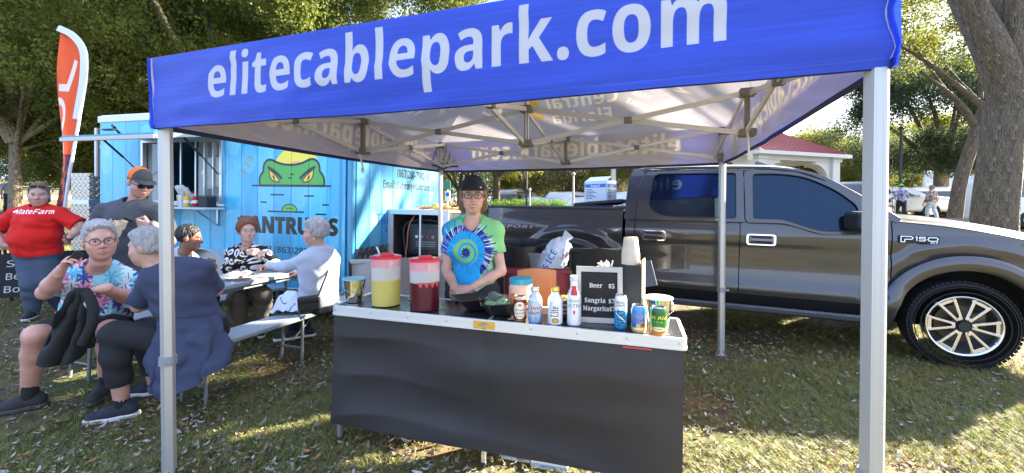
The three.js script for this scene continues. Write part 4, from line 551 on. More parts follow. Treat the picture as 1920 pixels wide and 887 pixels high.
  for (let i = 0; i < 4; i++) part('socket', [cyl(0.022, 0.022, 0.012, 0.37 + i * 0.085, 0.33, -0.085, PI / 2)], [M.white, M.grey, mat([0.5, 0.03, 0.03], 0.4), M.grey][i], ge);
  for (let i = 0; i < 3; i++) part('vent_louvre', box(0.3, 0.012, 0.01, 0.52, 0.2 + i * 0.03, -0.085), M.grey, ge);
  part('cable', tube([[0.4, 0.72, -0.1], [0.33, 0.5, 0.05], [0.3, 0.2, 0.06], [0.25, -0.1, 0.06], [0.18, -0.25, 0.1]], 0.008, 30, 6), mat([0.45, 0.12, 0.06], 0.5), gb);
  const R = RNG(31), wc = [[0.7, 0.5, 0.05], [0.5, 0.2, 0.05], [0.75, 0.6, 0.1], [0.35, 0.04, 0.03]]; for (let i = 0; i < 9; i++) part('cable', tube(Array.from({ length: 8 }, (_, k) => [0.3 + k * 0.08 + R() * 0.06, 0.715 + R() * 0.05, -0.1 - R() * 0.3]), 0.007, 40, 6), mat(wc[i % 4], 0.5), gb);
  part('cable_coil', [sph(0.05, 0.62, 0.76, -0.15, 1, 1, 0.8)], mat([0.7, 0.5, 0.08], 0.5), gb);
  part('drawbar', [rod(V(4.5, 0.6, -0.3), V(6.0, 0.55, -1.25), 0.05), rod(V(4.5, 0.6, -2.2), V(6.0, 0.55, -1.25), 0.05), rod(V(5.4, 0, -1.25), V(5.4, 0.75, -1.25), 0.035)], M.black, t);
  part('safety_chain', tube([[4.62, 1.05, -0.35], [4.68, 0.95, -0.33], [4.7, 0.8, -0.33]], 0.016), M.alu, t);
  // bottles and baskets standing on the shelf
  t.updateMatrixWorld(); const on = (x, z = 0.18) => t.localToWorld(V(x, 1.527, z)).toArray(), a = -0.28;
  const bk = thing('napkin_basket', 'wire basket of white napkins at the serving window', 'basket', on(1.95), a); part('basket', cyl(0.075, 0.06, 0.16, 0, 0.08, 0, 0, 0, 0, 16, true), M.alu, bk); for (let i = 0; i < 6; i++) part('napkin', rbox(0.06, 0.12, 0.05, 0.008, (i % 3 - 1) * 0.045, 0.2 + (i % 2) * 0.03, (i % 2) * 0.04 - 0.02, 0.2 * i, i, 0.2), M.white, bk);
  const squeeze = (n, l, x, c, cc) => { const o = thing(n, l, 'bottle', on(x, 0.22), a); part('bottle', lathe([[0, 0], [0.036, 0.002], [0.038, 0.11], [0.03, 0.13], [0.016, 0.145]], 20), mat(c, 0.35), o); part('nozzle', cyl(0.005, 0.014, 0.05, 0, 0.165, 0), mat(cc, 0.35), o); part('label', cyl(0.0385, 0.0385, 0.04, 0, 0.07, 0, 0, 0, 0, 20, true), M.white, o); };
  squeeze('mustard_bottle', 'yellow mustard squeeze bottle on the trailer shelf', 2.07, [0.75, 0.5, 0.03], [0.75, 0.5, 0.03]); squeeze('ketchup_bottle', 'red ketchup bottle with white label on the trailer shelf', 2.22, [0.4, 0.015, 0.015], [0.7, 0.7, 0.7]);
  const bx = thing('condiment_box', 'black condiment box at the right end of the trailer shelf', 'box', on(2.37, 0.17), a); part('box_body', rbox(0.15, 0.13, 0.14, 0.01, 0, 0.065, 0), M.black, bx); part('box_lid', rbox(0.155, 0.03, 0.145, 0.01, 0, 0.14, 0), M.darkgrey, bx);
}
// ---------- picnic table and benches ----------
const TB = { c: [-2.954, -4.256], ry: 1.2473 };
const tableAt = (u, z, y = 0) => { const c = Math.cos(TB.ry), s = Math.sin(TB.ry); return [TB.c[0] + u * c + z * s, y, TB.c[1] - u * s + z * c]; };
{
  const plastic = mat([0.33, 0.36, 0.39], 0.5, { bumpMap: rep(T.fine, 8, 4), bumpScale: 0.001 }), legM = mat([0.2, 0.21, 0.22], 0.5, { metalness: 0.5 });
  const t = thing('picnic_table', 'grey white plastic folding table where the seated group is eating', 'table', tableAt(0, 0), TB.ry);
  part('table_top', rbox(1.86, 0.045, 0.6, 0.012, 0, 0.725, 0, 0, 0, 0, 3), plastic, t); part('apron', [rbox(1.74, 0.04, 0.02, 0.004, 0, 0.685, 0.25), rbox(1.74, 0.04, 0.02, 0.004, 0, 0.685, -0.25)], legM, t);
  for (const s of [-1, 1]) for (const q of [-1, 1]) part('leg', rod(V(s * 0.7, 0.0, q * 0.2), V(s * 0.62, 0.7, q * 0.2), 0.014), legM, t);
  for (const s of [-1, 1]) { part('brace', rod(V(s * 0.68, 0.2, -0.2), V(s * 0.68, 0.2, 0.2), 0.01), legM, t); part('brace', rod(V(s * 0.66, 0.4, 0), V(s * 0.2, 0.68, 0), 0.009), legM, t); }
  const bench = (label, u0, u1, z, legs) => {
    const b = thing('folding_bench', label, 'bench', tableAt(0, 0), TB.ry, 'benches at the picnic table'), L = (u1 - u0) / 2;
    for (const s of [0, 1]) part('seat', rbox(L - 0.006, 0.04, 0.3, 0.012, u0 + L * (s + 0.5), 0.43, z, 0, 0, 0, 3), plastic, b);
    for (const u of legs) { for (const q of [-1, 1]) part('leg', rod(V(u - 0.03, 0, z + q * 0.13), V(u, 0.42, z + q * 0.11), 0.014), legM, b); part('brace', rod(V(u - 0.02, 0.14, z - 0.13), V(u - 0.02, 0.14, z + 0.13), 0.011), legM, b); part('brace', rod(V(u - 0.015, 0.2, z), V(u + 0.3, 0.41, z), 0.009), legM, b); }
  };
  bench('grey plastic folding bench on the right side of the picnic table beside the counter', -1.05, 1.25, 0.835, [-0.8, 0.12, 1.05]);
  bench('grey plastic folding bench on the far side of the picnic table nearest the trailer', -0.98, 1.3, -0.56, [-0.8, 0.2, 1.1]);
  const cup = thing('plastic_cup', 'clear plastic cup of water on the near end of the picnic table', 'cup', tableAt(-0.68, -0.2, 0.748)); part('cup_wall', lathe([[0.032, 0], [0.046, 0.1], [0.048, 0.102], [0.045, 0.1], [0.031, 0.004]], 28), mat([0.95, 0.95, 0.95], 0.08, { phys: true, transmission: 0.95, thickness: 0 }), cup); part('water', cyl(0.038, 0.033, 0.035, 0, 0.022, 0, 0, 0, 0, 28), mat([0.9, 0.92, 0.95], 0.02, { phys: true, transmission: 0.9, thickness: 0 }), cup);
  const lump = thing('food_wrapper', 'crumpled cream paper food wrapper on the picnic table', 'wrapper', tableAt(0.12, 0.14, 0.75)); part('paper', slab(10, 10, (u, v) => [(u - 0.5) * 0.3, 0.03 + 0.09 * Math.max(0, noise(u * 3.3, v * 3.1, 4) - 0.35) + 0.02 * noise(u * 9, v * 9, 1), -(v - 0.5) * 0.24], 0.002), mat([0.7, 0.63, 0.52], 0.8), lump); part('label', rbox(0.05, 0.004, 0.04, 0.001, 0.08, 0.04, 0.1, 0.2), mat([0.6, 0.4, 0.5], 0.6), lump);
}
// ---------- camp chairs, bins, bags behind the counter ----------
{
  const chair = (name, label, x, d, ry, W, top, fab, sideM, frameM = M.black, group) => {
    const o = thing(name, label, 'chair', [x, land(x, d), -d], ry, group), h = top - 0.42;
    const back = (a, b, m, n, dz = 0) => part(n, slab(24, 20, (u, v) => { const xx = lerp(a, b, u), y = 0.4 + h * v; return [xx, y - 0.05 * (xx / W * 2) ** 2 * v + 0.008 * noise(u * 7, v * 5, 3), 0.18 + 0.12 * v + 0.06 * (1 - (2 * xx / W) ** 2) * 1 + 0.02 * (noise(xx * 8, v * 6, 2) - 0.5) + dz]; }, 0.006), m, o);
    back(-W * 0.29, W * 0.29, fab, 'backrest'); back(-W / 2, -W * 0.29, sideM, 'back_wing'); back(W * 0.29, W / 2, sideM, 'back_wing');
    part('top_rail', rod(V(-W / 2, top - 0.045, 0.31), V(W / 2, top - 0.045, 0.31), 0.022), sideM, o); part('seat', slab(10, 10, (u, v) => [(u - 0.5) * W, 0.42 - 0.04 * Math.sin(u * PI), 0.2 - v * 0.45], 0.008), sideM, o);
    for (const s of [-1, 1]) { part('upright', rod(V(s * W / 2, 0.02, 0.24), V(s * W / 2, top - 0.04, 0.32), 0.012), frameM, o); part('leg', rod(V(s * W / 2, 0.0, -0.26), V(-s * W * 0.1, 0.42, 0.2), 0.01), frameM, o); part('leg', rod(V(s * W / 2, 0.02, 0.22), V(s * W / 2, 0.44, -0.24), 0.01), frameM, o); part('armrest', rbox(0.06, 0.02, 0.5, 0.008, s * W / 2, 0.62, 0.02), sideM, o); }
    return o;
  };
  const gfab = mat([0.3, 0.27, 0.27], 0.85, { bumpMap: rep(T.weave, 12, 12), bumpScale: 0.0008 });
  chair('camp_chair', 'grey fabric camp chair standing behind the two drink pitchers', -1.02, 3.85, 0.25, 0.78, 1.09, gfab, mat([0.42, 0.42, 0.44], 0.85));
  const og = canvasTex(64, 128, (c, w, h) => { const g = c.createLinearGradient(0, 0, 0, h); g.addColorStop(0, '#c98a62'); g.addColorStop(0.45, '#b9683f'); g.addColorStop(0.62, '#d4502c'); g.addColorStop(1, '#b81f1a'); c.fillStyle = g; c.fillRect(0, 0, w, h); });
  chair('folding_chair', 'orange and maroon padded folding chair to the right of the woman', 0.21, 3.35, -0.1, 0.48, 1.08, mat([1, 1, 1], 0.7, { map: og, phys: true, transmission: 0.15, thickness: 0 }), mat([0.13, 0.012, 0.022], 0.7));
  chair('camp_chair', 'black camp chair folded against the truck behind the menu board', 0.83, 3.95, -0.25, 0.5, 1.16, mat([0.012, 0.012, 0.013], 0.7), mat([0.018, 0.018, 0.02], 0.7));
  const bin = thing('waste_bin', 'black bag-lined bin beside the orange chair in front of the truck bed', 'bin', [0.06, 0, -4.15]);
  part('bin_wall', slab(40, 20, (u, v) => { const a = u * 2 * PI, r = 0.27 + 0.05 * v + 0.02 * (noise(Math.cos(a) * 5, v * 4, Math.sin(a) * 5) - 0.5); return [Math.cos(-a) * r, v * 1.12 + 0.05 * noise(Math.cos(a) * 2, 3, Math.sin(a) * 2) * v, Math.sin(-a) * r]; }, 0.004), mat([0.012, 0.012, 0.014], 0.3), bin); part('liner', cyl(0.29, 0.27, 0.02, 0, 0.9, 0), M.black, bin);
  const ice = canvasTex(256, 512, (c) => { c.fillStyle = '#cfdcf0'; c.fillRect(0, 0, 256, 512); for (let i = 0; i < 160; i++) { c.fillStyle = i % 2 ? 'rgba(255,255,255,0.25)' : 'rgba(120,150,200,0.18)'; c.fillRect((i * 61) % 256, (i * 97) % 512, 8 + (i * 7) % 26, 5 + i % 9); } c.fillStyle = '#2a7fd0'; c.save(); c.translate(120, 330); c.rotate(PI / 2); c.scale(-1, -1); fitText(c, "'S ICE", 0, 0, 260, 80); c.restore(); c.fillStyle = '#c0504a'; for (let i = 0; i < 5; i++) c.fillRect(170, 190 + i * 14, 50, 5); });
  const ib = thing('ice_bag', 'pale blue printed plastic bag of ice leaning above the orange chair', 'bag', [0.3, 0.88, -3.85], 0); ib.rotation.z = -0.5; ib.scale.setScalar(0.86);
  const bg = new THREE.SphereGeometry(1, 32, 24), bp = bg.attributes.position; for (let i = 0; i < bp.count; i++) { const x = bp.getX(i), y = bp.getY(i), z = bp.getZ(i), k = 1 + 0.35 * (noise(x * 4 + 9, y * 4 + 9, z * 4 + 9) - 0.5), n = y > 0.75 ? lerp(1, 0.45, (y - 0.75) / 0.25) : 1; bp.setXYZ(i, Math.sign(x) * Math.pow(Math.abs(x), 0.8) * 0.135 * k * n, y * 0.24 * k + 0.2, z * 0.09 * k); } bg.computeVertexNormals();
  part('bag_body', uvBy(bg, (x, y) => [x / 0.3 + 0.5, y / 0.5 + 0.05]), mat([1, 1, 1], 0.22, { map: ice, phys: true, clearcoat: 0.4 }), ib); part('bag_neck', [rod(V(0, 0.42, 0), V(0.02, 0.5, 0), 0.03, 0.065)], mat([0.7, 0.75, 0.82], 0.25), ib);
  const tub = thing('ice_tub', 'clear plastic tub holding the bag of ice beside the truck wheel', 'tub', [0.28, 0.86, -3.95]); part('tub_wall', cyl(0.17, 0.13, 0.22, 0, 0.11, 0, 0, 0, 0, 28, true), mat([0.7, 0.75, 0.8], 0.15, { phys: true, transmission: 0.7, thickness: 0 }), tub); part('tub_stand', cyl(0.2, 0.2, 0.86, 0, -0.43, 0, 0, 0, 0, 24), M.black, tub);
  const can = thing('metal_can', 'round metal bin with pale lid standing behind the cup box', 'bin', [0.79, 0, -2.98]); part('can_wall', lathe([[0.11, 0], [0.12, 0.02], [0.125, 0.88], [0.13, 0.9]], 32), mat([0.45, 0.43, 0.4], 0.4, { metalness: 0.7 }), can); part('lid', lathe([[0.136, 0.88], [0.14, 0.9], [0.12, 0.925], [0.05, 0.95], [0, 0.955]], 32), mat([0.4, 0.37, 0.32], 0.5), can);
  single('plastic_flap', 'flat grey plastic lid leaning beside the metal bin', 'lid', rbox(0.15, 0.012, 0.2, 0.03).rotateX(1.15).rotateZ(0.12).translate(1.02, 0.98, -3.25), mat([0.045, 0.055, 0.075], 0.4));
  // carton on the truck bed
  const ct = canvasTex(512, 512, (c) => { c.fillStyle = '#dfe2ea'; c.fillRect(0, 0, 512, 512); c.fillStyle = '#3f7cc0'; c.fillRect(10, 60, 492, 70); c.fillStyle = '#fff'; fitText(c, 'Seagull', 256, 115, 220, 56); c.fillStyle = '#4a4a52'; for (let i = 0; i < 7; i++) c.fillRect(40, 165 + i * 30, 130 + (i * 53) % 150, 12); c.strokeStyle = '#333'; c.lineWidth = 12; c.strokeRect(70, 420, 110, 70); c.strokeRect(200, 420, 110, 70); c.strokeStyle = '#d8b84a'; c.beginPath(); c.moveTo(300, 490); c.lineTo(420, 380); c.stroke(); });
  const cm = mat([1, 1, 1], 0.7, { map: ct }), cb = thing('shipping_box', 'white cardboard shipping box with blue band on the truck bed cover', 'box', [1.25, 1.47, -6.0], -0.75);
  part('box_body', rbox(0.36, 0.36, 0.26, 0.006, 0, 0.2, 0), mat([0.72, 0.73, 0.76], 0.75), cb); part('printed_face', box(0.35, 0.35, 0.003, 0, 0.2, 0.132), cm, cb); part('printed_face', box(0.25, 0.35, 0.003, 0.182, 0.2, 0, 0, PI / 2), cm, cb); part('flap', [box(0.34, 0.004, 0.14, 0, 0.41, 0.05, 0.45)], mat([0.72, 0.7, 0.68], 0.8), cb);
}
// ---------- feather flag and pavement sign ----------
{
  const f = thing('feather_flag', 'orange and red feather flag with white pole and white letters beside the food trailer', 'flag', [-7.55, land(-7.5, 7), -7]);
  const pole = curve([[0.0, 0, 0], [0.2, 1.6, 0], [0.42, 2.8, 0], [0.55, 3.55, 0], [0.53, 3.95, 0], [0.36, 4.18, 0], [0.13, 4.3, 0]]);
  part('pole', [new THREE.TubeGeometry(pole, 60, 0.022, 8)], mat([0.62, 0.65, 0.75], 0.4), f);
  part('sleeve', [slab(40, 1, (u, v) => { const p = pole.getPoint(lerp(0.33, 1, u)), q = pole.getTangent(lerp(0.33, 1, u)); return [p.x + q.y * 0.012 - q.y * v * 0.09, p.y - q.x * 0.012 + q.x * v * 0.09, 0.03]; }, 0.004)], mat([0.62, 0.64, 0.72], 0.6), f);
  const ft = canvasTex(256, 1024, (c) => {
    c.fillStyle = '#ea5418'; c.fillRect(0, 0, 256, 1024); for (let i = 0; i < 20; i++) { c.fillStyle = 'rgba(255,120,60,0.12)'; c.fillRect((i * 37) % 256, (i * 131) % 600, 40, 200); }
    c.fillStyle = '#5c1f1a'; c.fillRect(0, 600, 256, 424); for (let i = 0; i < 110; i++) { c.fillStyle = ['#b5371d', '#2c2a3a', '#8c2c1c', '#d0602c', '#38304a'][i % 5]; c.fillRect((i * 67) % 256, 600 + (i * 97) % 424, 26 + (i * 7) % 30, 20 + (i * 11) % 40); }
    c.strokeStyle = '#ecdcd8'; c.lineWidth = 34; c.beginPath(); c.moveTo(150, 150); c.lineTo(105, 285); c.lineTo(20, 285); c.stroke(); c.beginPath(); c.ellipse(30, 410, 62, 62, 0, -2, 2); c.stroke(); c.beginPath(); c.moveTo(25, 500); c.lineTo(10, 590); c.stroke();
  });
  part('banner', grid(16, 60, (u, v) => { const y = lerp(0.75, 4.27, v), tt = clamp((y - 0) / 4.3); let p = pole.getPoint(0.5), lo = 0, hi = 0.93; for (let k = 0; k < 24; k++) { const m = (lo + hi) / 2; p = pole.getPoint(m); if (p.y < Math.min(y, 4.17)) lo = m; else hi = m; } const xl = lerp(0.02, 0.15, smooth(0.7, 4.2, y)), xr = y > 4.17 ? lerp(p.x, 0.15, (y - 4.17) / 0.1) : p.x - 0.03; return [lerp(Math.min(xl, xr), xr, u), y, 0.07 * Math.sin(u * 3 + y * 2.2) * (1 - u), u, v]; }), mat([1, 1, 1], 0.7, { map: ft, phys: true, transmission: 0.2, thickness: 0, side: THREE.DoubleSide }), f);
  const s = thing('pavement_sign', 'black chalkboard pavement sign standing behind the woman in the red shirt', 'sign', [-6.85, land(-6.8, 6.3), -6.3], 0.5);
  const st = canvasTex(512, 400, (c) => { c.fillStyle = '#1c1d1f'; c.fillRect(0, 0, 512, 400); c.fillStyle = '#c9c9c4'; fitText(c, 'S', 60, 120, 50, 80, 'normal'); fitText(c, 'Be', 75, 235, 80, 80, 'normal'); fitText(c, 'Boi', 85, 350, 110, 80, 'normal'); fitText(c, 'mp', 400, 345, 110, 80, 'normal'); fitText(c, 'l', 390, 125, 20, 80, 'normal'); });
  part('board', uvBy(box(1.0, 0.62, 0.02, 0, 0.42, 0.14, -0.18), (x, y) => [x + 0.5, (y - 0.11) / 0.62]), mat([1, 1, 1], 0.8, { map: st }), s); part('board', box(1.0, 0.62, 0.02, 0, 0.42, -0.14, 0.18), M.black, s);
  for (const x of [-0.51, 0.51]) for (const q of [-1, 1]) part('leg', rod(V(x, 0, q * 0.22), V(x, 0.78, q * 0.06), 0.018), M.black, s);
}
// ---------- trees ----------
const barkM = mat([0.23, 0.185, 0.135], 0.95, { map: rep((() => { const t = T.bark; return dataTex(128, (u, v) => { const a = Math.abs(noise(u * 14, v * 4, 2) - 0.5) * 2, k = 0.45 + 0.55 * a; return [k, k * 0.97, k * 0.92]; }); })(), 3.2, 1.6), bumpMap: rep(T.bark, 3.2, 1.6), bumpScale: 0.04 });
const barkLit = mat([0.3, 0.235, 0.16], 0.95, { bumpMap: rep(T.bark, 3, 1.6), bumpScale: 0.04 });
// a tapering limb with uneven girth
function limb(pts, r0, r1, n = 14, k = 10, flare = 0, seed = 1) {
  const c = curve(pts), L = c.getLength(); let nrm = V(0, 0, 1);
  return grid(k, n, (u, v) => {
    const p = c.getPoint(v), t = c.getTangent(v), s = V(1, 0, 0).addScaledVector(t, -t.x).normalize(), b = t.clone().cross(s), a = -u * 2 * PI;
    const r = (lerp(r0, r1, Math.pow(v, 0.8)) + flare * Math.exp(-v * L / 0.45)) * (1 + 0.22 * (noise(Math.cos(a) * 1.6 + seed, v * L * 0.9, Math.sin(a) * 1.6 + seed) - 0.5));
    return [p.x + (s.x * Math.cos(a) + b.x * Math.sin(a)) * r, p.y + (s.y * Math.cos(a) + b.y * Math.sin(a)) * r, p.z + (s.z * Math.cos(a) + b.z * Math.sin(a)) * r, u * r0 * 6.3, v * L];
  });
}
function clumpGeo(seed, n, R0, L, W) { const R = RNG(seed), l = []; for (let i = 0; i < n; i++) { const g = new THREE.BufferGeometry(); g.setAttribute('position', new THREE.Float32BufferAttribute([0, 0, 0, W / 2, 0.01, L * 0.5, 0, 0, L, -W / 2, 0.01, L * 0.5], 3)); g.setIndex([0, 1, 2, 0, 2, 3]); g.computeVertexNormals(); const th = R() * 6.28, ph = Math.acos(R() * 2 - 1), r = R0 * Math.cbrt(R()); l.push(tr(g, r * Math.sin(ph) * Math.cos(th), r * Math.cos(ph) * 0.8, r * Math.sin(ph) * Math.sin(th), R() * 6.28, R() * 6.28, R() * 6.28)); } return merge(l); }
const clumps = [clumpGeo(1, 22, 0.3, 0.1, 0.045), clumpGeo(2, 22, 0.3, 0.11, 0.05)];
const leafM = mat([1, 1, 1], 0.75, { phys: true, transmission: 0.58, thickness: 0, specularIntensity: 0.2 });
// o: x,d, h, crown [cx,cy,cz offset], radii, base, trunk radius, n clumps, leaf scale, tint, seed
function tree(name, label, o) {
  const R = RNG(o.seed), y0 = o.y0 ?? land(o.x, o.d), g = thing(name, label, 'tree', [o.x, y0, -o.d], 0, o.group), bm = o.bark || barkM;
  const [cx, cy, cz] = o.c, [rx, ry, rz] = o.r, trunkTop = o.fork ?? cy - ry * 0.55, cents = [], parts = [];
  const lean = o.lean || [0, 0], tp = V(lean[0], trunkTop, lean[1]);
  if (o.tr) parts.push(limb([V(0, -0.2, 0), V(lean[0] * 0.3, trunkTop * 0.45, lean[1] * 0.3), tp], o.tr, o.tr * 0.72, 26, 18, o.flare ?? o.tr * 0.5, o.seed));
  const K = o.k || 26;
  for (let i = 0; i < K; i++) {
    const th = R() * 6.28, u = R() * 2 - 1, q = Math.sqrt(1 - u * u), rr = 0.45 + 0.55 * Math.pow(R(), 0.5);
    cents.push([V(cx + Math.cos(th) * q * rx * rr, cy + u * ry * rr, cz + Math.sin(th) * q * rz * rr), 0.5 + R() * 0.9]);
  }
  const trunk = o.tr ? part('trunk', parts, bm, g) : null, limbs = o.limbs || [];
  if (o.tr) {
    const nl = o.nl ?? 7;
    for (let i = 0; i < nl; i++) { const e = cents[Math.floor(i / nl * K)][0], s = tp.clone().multiplyScalar(0.82 + 0.18 * R()); s.y = trunkTop * (0.8 + 0.2 * R()); s.x = lean[0] * s.y / trunkTop; s.z = lean[1] * s.y / trunkTop; const m = s.clone().lerp(e, 0.5); m.y += 0.12 * (R() - 0.2) * s.distanceTo(e); m.x += (R() - 0.5) * 0.6; part('limb', limb([s, m, e], o.tr * (0.3 + 0.25 * R()), o.tr * 0.05, 16, 8, 0, i), bm, g); }
    for (const l of limbs) part('limb', limb(l[0].map((p) => V(...p)), l[1], l[2], 24, 14, 0, l[1] * 31), bm, g);
  }
  const N = o.n, im = new THREE.InstancedMesh(clumps[o.seed % 2], leafM, N), m = new THREE.Matrix4(), c = new THREE.Color(), sc = o.leaf || 1, Q = new THREE.Quaternion(), E = new THREE.Euler();
  const gs = () => (R() + R() + R() - 1.5) * 1.15;
  for (let i = 0; i < N; i++) {
    const [p, w] = cents[Math.floor(R() * K)], sp = (o.spread || 1) * w;
    const q = V(p.x + gs() * sp, p.y + gs() * sp * 0.75, p.z + gs() * sp); if (o.base && q.y < o.base) { q.y = o.base + R() * 0.5; }
    const s = sc * (0.7 + R() * 0.6); m.compose(q, Q.setFromEuler(E.set(R() * 6.28, R() * 6.28, R() * 6.28)), V(s, s, s)); im.setMatrixAt(i, m);
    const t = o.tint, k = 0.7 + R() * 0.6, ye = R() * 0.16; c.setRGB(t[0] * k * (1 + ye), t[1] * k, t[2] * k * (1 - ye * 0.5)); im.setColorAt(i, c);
  }
  im.name = 'crown'; im.userData.kind = 'stuff'; im.castShadow = im.receiveShadow = true; g.add(im); return g;
}
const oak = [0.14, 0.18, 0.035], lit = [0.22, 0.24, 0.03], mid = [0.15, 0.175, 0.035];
// the dark oaks behind the trailer
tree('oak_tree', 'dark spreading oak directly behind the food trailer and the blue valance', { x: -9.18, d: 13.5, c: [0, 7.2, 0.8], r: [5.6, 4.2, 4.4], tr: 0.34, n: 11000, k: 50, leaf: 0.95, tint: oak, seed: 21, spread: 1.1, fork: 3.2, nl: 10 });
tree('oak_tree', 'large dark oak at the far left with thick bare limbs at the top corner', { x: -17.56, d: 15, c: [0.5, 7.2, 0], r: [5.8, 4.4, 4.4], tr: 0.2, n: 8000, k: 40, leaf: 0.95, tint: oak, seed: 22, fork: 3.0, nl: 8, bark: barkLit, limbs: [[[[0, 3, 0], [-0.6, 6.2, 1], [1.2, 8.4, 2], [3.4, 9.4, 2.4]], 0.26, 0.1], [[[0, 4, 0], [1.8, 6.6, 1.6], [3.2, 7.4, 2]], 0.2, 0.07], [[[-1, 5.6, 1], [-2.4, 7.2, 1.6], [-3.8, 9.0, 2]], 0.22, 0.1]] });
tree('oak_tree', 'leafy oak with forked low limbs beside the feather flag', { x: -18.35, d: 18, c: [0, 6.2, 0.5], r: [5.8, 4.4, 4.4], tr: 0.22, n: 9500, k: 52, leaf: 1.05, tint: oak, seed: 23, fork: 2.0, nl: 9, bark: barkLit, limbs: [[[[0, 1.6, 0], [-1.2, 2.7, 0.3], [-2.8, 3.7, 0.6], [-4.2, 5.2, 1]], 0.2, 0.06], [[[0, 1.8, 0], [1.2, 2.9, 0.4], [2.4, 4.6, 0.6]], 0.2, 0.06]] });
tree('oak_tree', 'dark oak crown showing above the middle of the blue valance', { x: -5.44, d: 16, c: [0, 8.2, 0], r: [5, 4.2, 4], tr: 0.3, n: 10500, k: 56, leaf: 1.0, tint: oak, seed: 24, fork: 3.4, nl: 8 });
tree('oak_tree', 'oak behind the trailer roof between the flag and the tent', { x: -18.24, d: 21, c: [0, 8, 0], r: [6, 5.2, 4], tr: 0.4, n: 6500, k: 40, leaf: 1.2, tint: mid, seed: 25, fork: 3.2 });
tree('oak_tree', 'oak just inside the left edge behind the woman in red', { x: -28.25, d: 22, c: [1, 7.5, 0], r: [6.5, 4.6, 4], tr: 0.36, n: 6000, k: 40, leaf: 1.2, tint: mid, seed: 26, fork: 2.6, bark: barkLit });
tree('oak_tree', 'oak rising behind the peak of the tent', { x: -12.08, d: 24, c: [0, 9.2, 0], r: [6, 6, 4], tr: 0.4, n: 6000, k: 40, leaf: 1.25, tint: mid, seed: 27, fork: 3.2 });
// bright trees seen under the tent, beyond the parked cars
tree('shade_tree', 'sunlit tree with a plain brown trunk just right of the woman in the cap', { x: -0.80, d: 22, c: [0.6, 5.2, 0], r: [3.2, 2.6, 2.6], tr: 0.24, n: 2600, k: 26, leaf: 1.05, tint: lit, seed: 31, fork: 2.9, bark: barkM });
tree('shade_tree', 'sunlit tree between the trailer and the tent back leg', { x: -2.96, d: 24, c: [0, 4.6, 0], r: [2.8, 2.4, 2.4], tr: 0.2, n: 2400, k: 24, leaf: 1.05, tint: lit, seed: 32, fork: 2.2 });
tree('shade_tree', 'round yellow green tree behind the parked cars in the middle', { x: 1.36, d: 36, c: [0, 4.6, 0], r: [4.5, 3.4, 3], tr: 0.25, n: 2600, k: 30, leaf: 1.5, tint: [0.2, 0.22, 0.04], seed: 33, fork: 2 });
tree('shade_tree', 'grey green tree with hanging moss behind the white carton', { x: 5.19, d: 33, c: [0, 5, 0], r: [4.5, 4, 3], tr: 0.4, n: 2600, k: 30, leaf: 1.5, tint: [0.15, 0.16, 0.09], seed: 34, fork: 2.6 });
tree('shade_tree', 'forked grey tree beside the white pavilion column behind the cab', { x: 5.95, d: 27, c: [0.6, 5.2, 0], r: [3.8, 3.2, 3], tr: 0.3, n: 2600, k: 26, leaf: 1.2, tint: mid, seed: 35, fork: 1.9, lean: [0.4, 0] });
// trees behind the pavilion and on the right
tree('shade_tree', 'yellow green tree behind the red pavilion roof', { x: 23.11, d: 34, c: [0, 3.3, 0], r: [4.4, 2.2, 3], tr: 0.3, n: 2600, k: 30, leaf: 1.5, tint: lit, seed: 41, fork: 2 });
tree('shade_tree', 'broad green tree just left of the right tent leg', { x: 23.79, d: 30, c: [0, 3.4, 0], r: [4.0, 2.3, 3], tr: 0.3, n: 2600, k: 32, leaf: 1.4, tint: mid, seed: 42, fork: 2 });
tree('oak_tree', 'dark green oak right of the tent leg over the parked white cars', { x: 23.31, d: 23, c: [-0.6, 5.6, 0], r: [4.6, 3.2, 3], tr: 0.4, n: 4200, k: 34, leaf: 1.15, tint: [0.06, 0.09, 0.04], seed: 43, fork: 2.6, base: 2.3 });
tree('oak_tree', 'sunlit low tree behind the parked white cars on the right', { x: 37.31, d: 38, c: [0, 4.6, 0], r: [7, 3.6, 3], tr: 0.4, n: 3600, k: 36, leaf: 1.6, tint: lit, seed: 44, fork: 2 });
tree('oak_tree', 'slim leaning oak just behind the big trunk on the right', { x: 13.98, d: 13.5, c: [1.4, 7.6, -1], r: [3.6, 2.2, 3], tr: 0.2, flare: 0.05, n: 1200, k: 24, leaf: 0.9, tint: mid, seed: 45, fork: 4.2, lean: [0.85, 0.2], nl: 6, limbs: [[[[0.8, 3.3, 0.1], [0.1, 4.2, 0.2], [-1.4, 5.2, 0.4]], 0.13, 0.04]] });
tree('oak_tree', 'massive rough-barked oak trunk with forking limbs at the right edge', { x: 10.16, d: 9, flare: 0.06, c: [2.5, 12.2, -2], r: [6.2, 2.4, 5], tr: 0.42, n: 8500, k: 46, leaf: 0.85, tint: oak, seed: 46, fork: 3.9, lean: [0.38, 0], nl: 9, limbs: [[[[0.34, 3.3, 0], [0.1, 4.2, 0.1], [-0.45, 5.4, 0.1], [-1.3, 7.6, 0]], 0.32, 0.17], [[[0.38, 3.3, 0], [0.6, 4.4, 0], [0.8, 6.0, 0], [1.0, 8.2, 0]], 0.34, 0.2], [[[-1.0, 6.2, 0], [-2.2, 6.9, 0.6], [-3.6, 6.8, 1.0]], 0.12, 0.03]] });
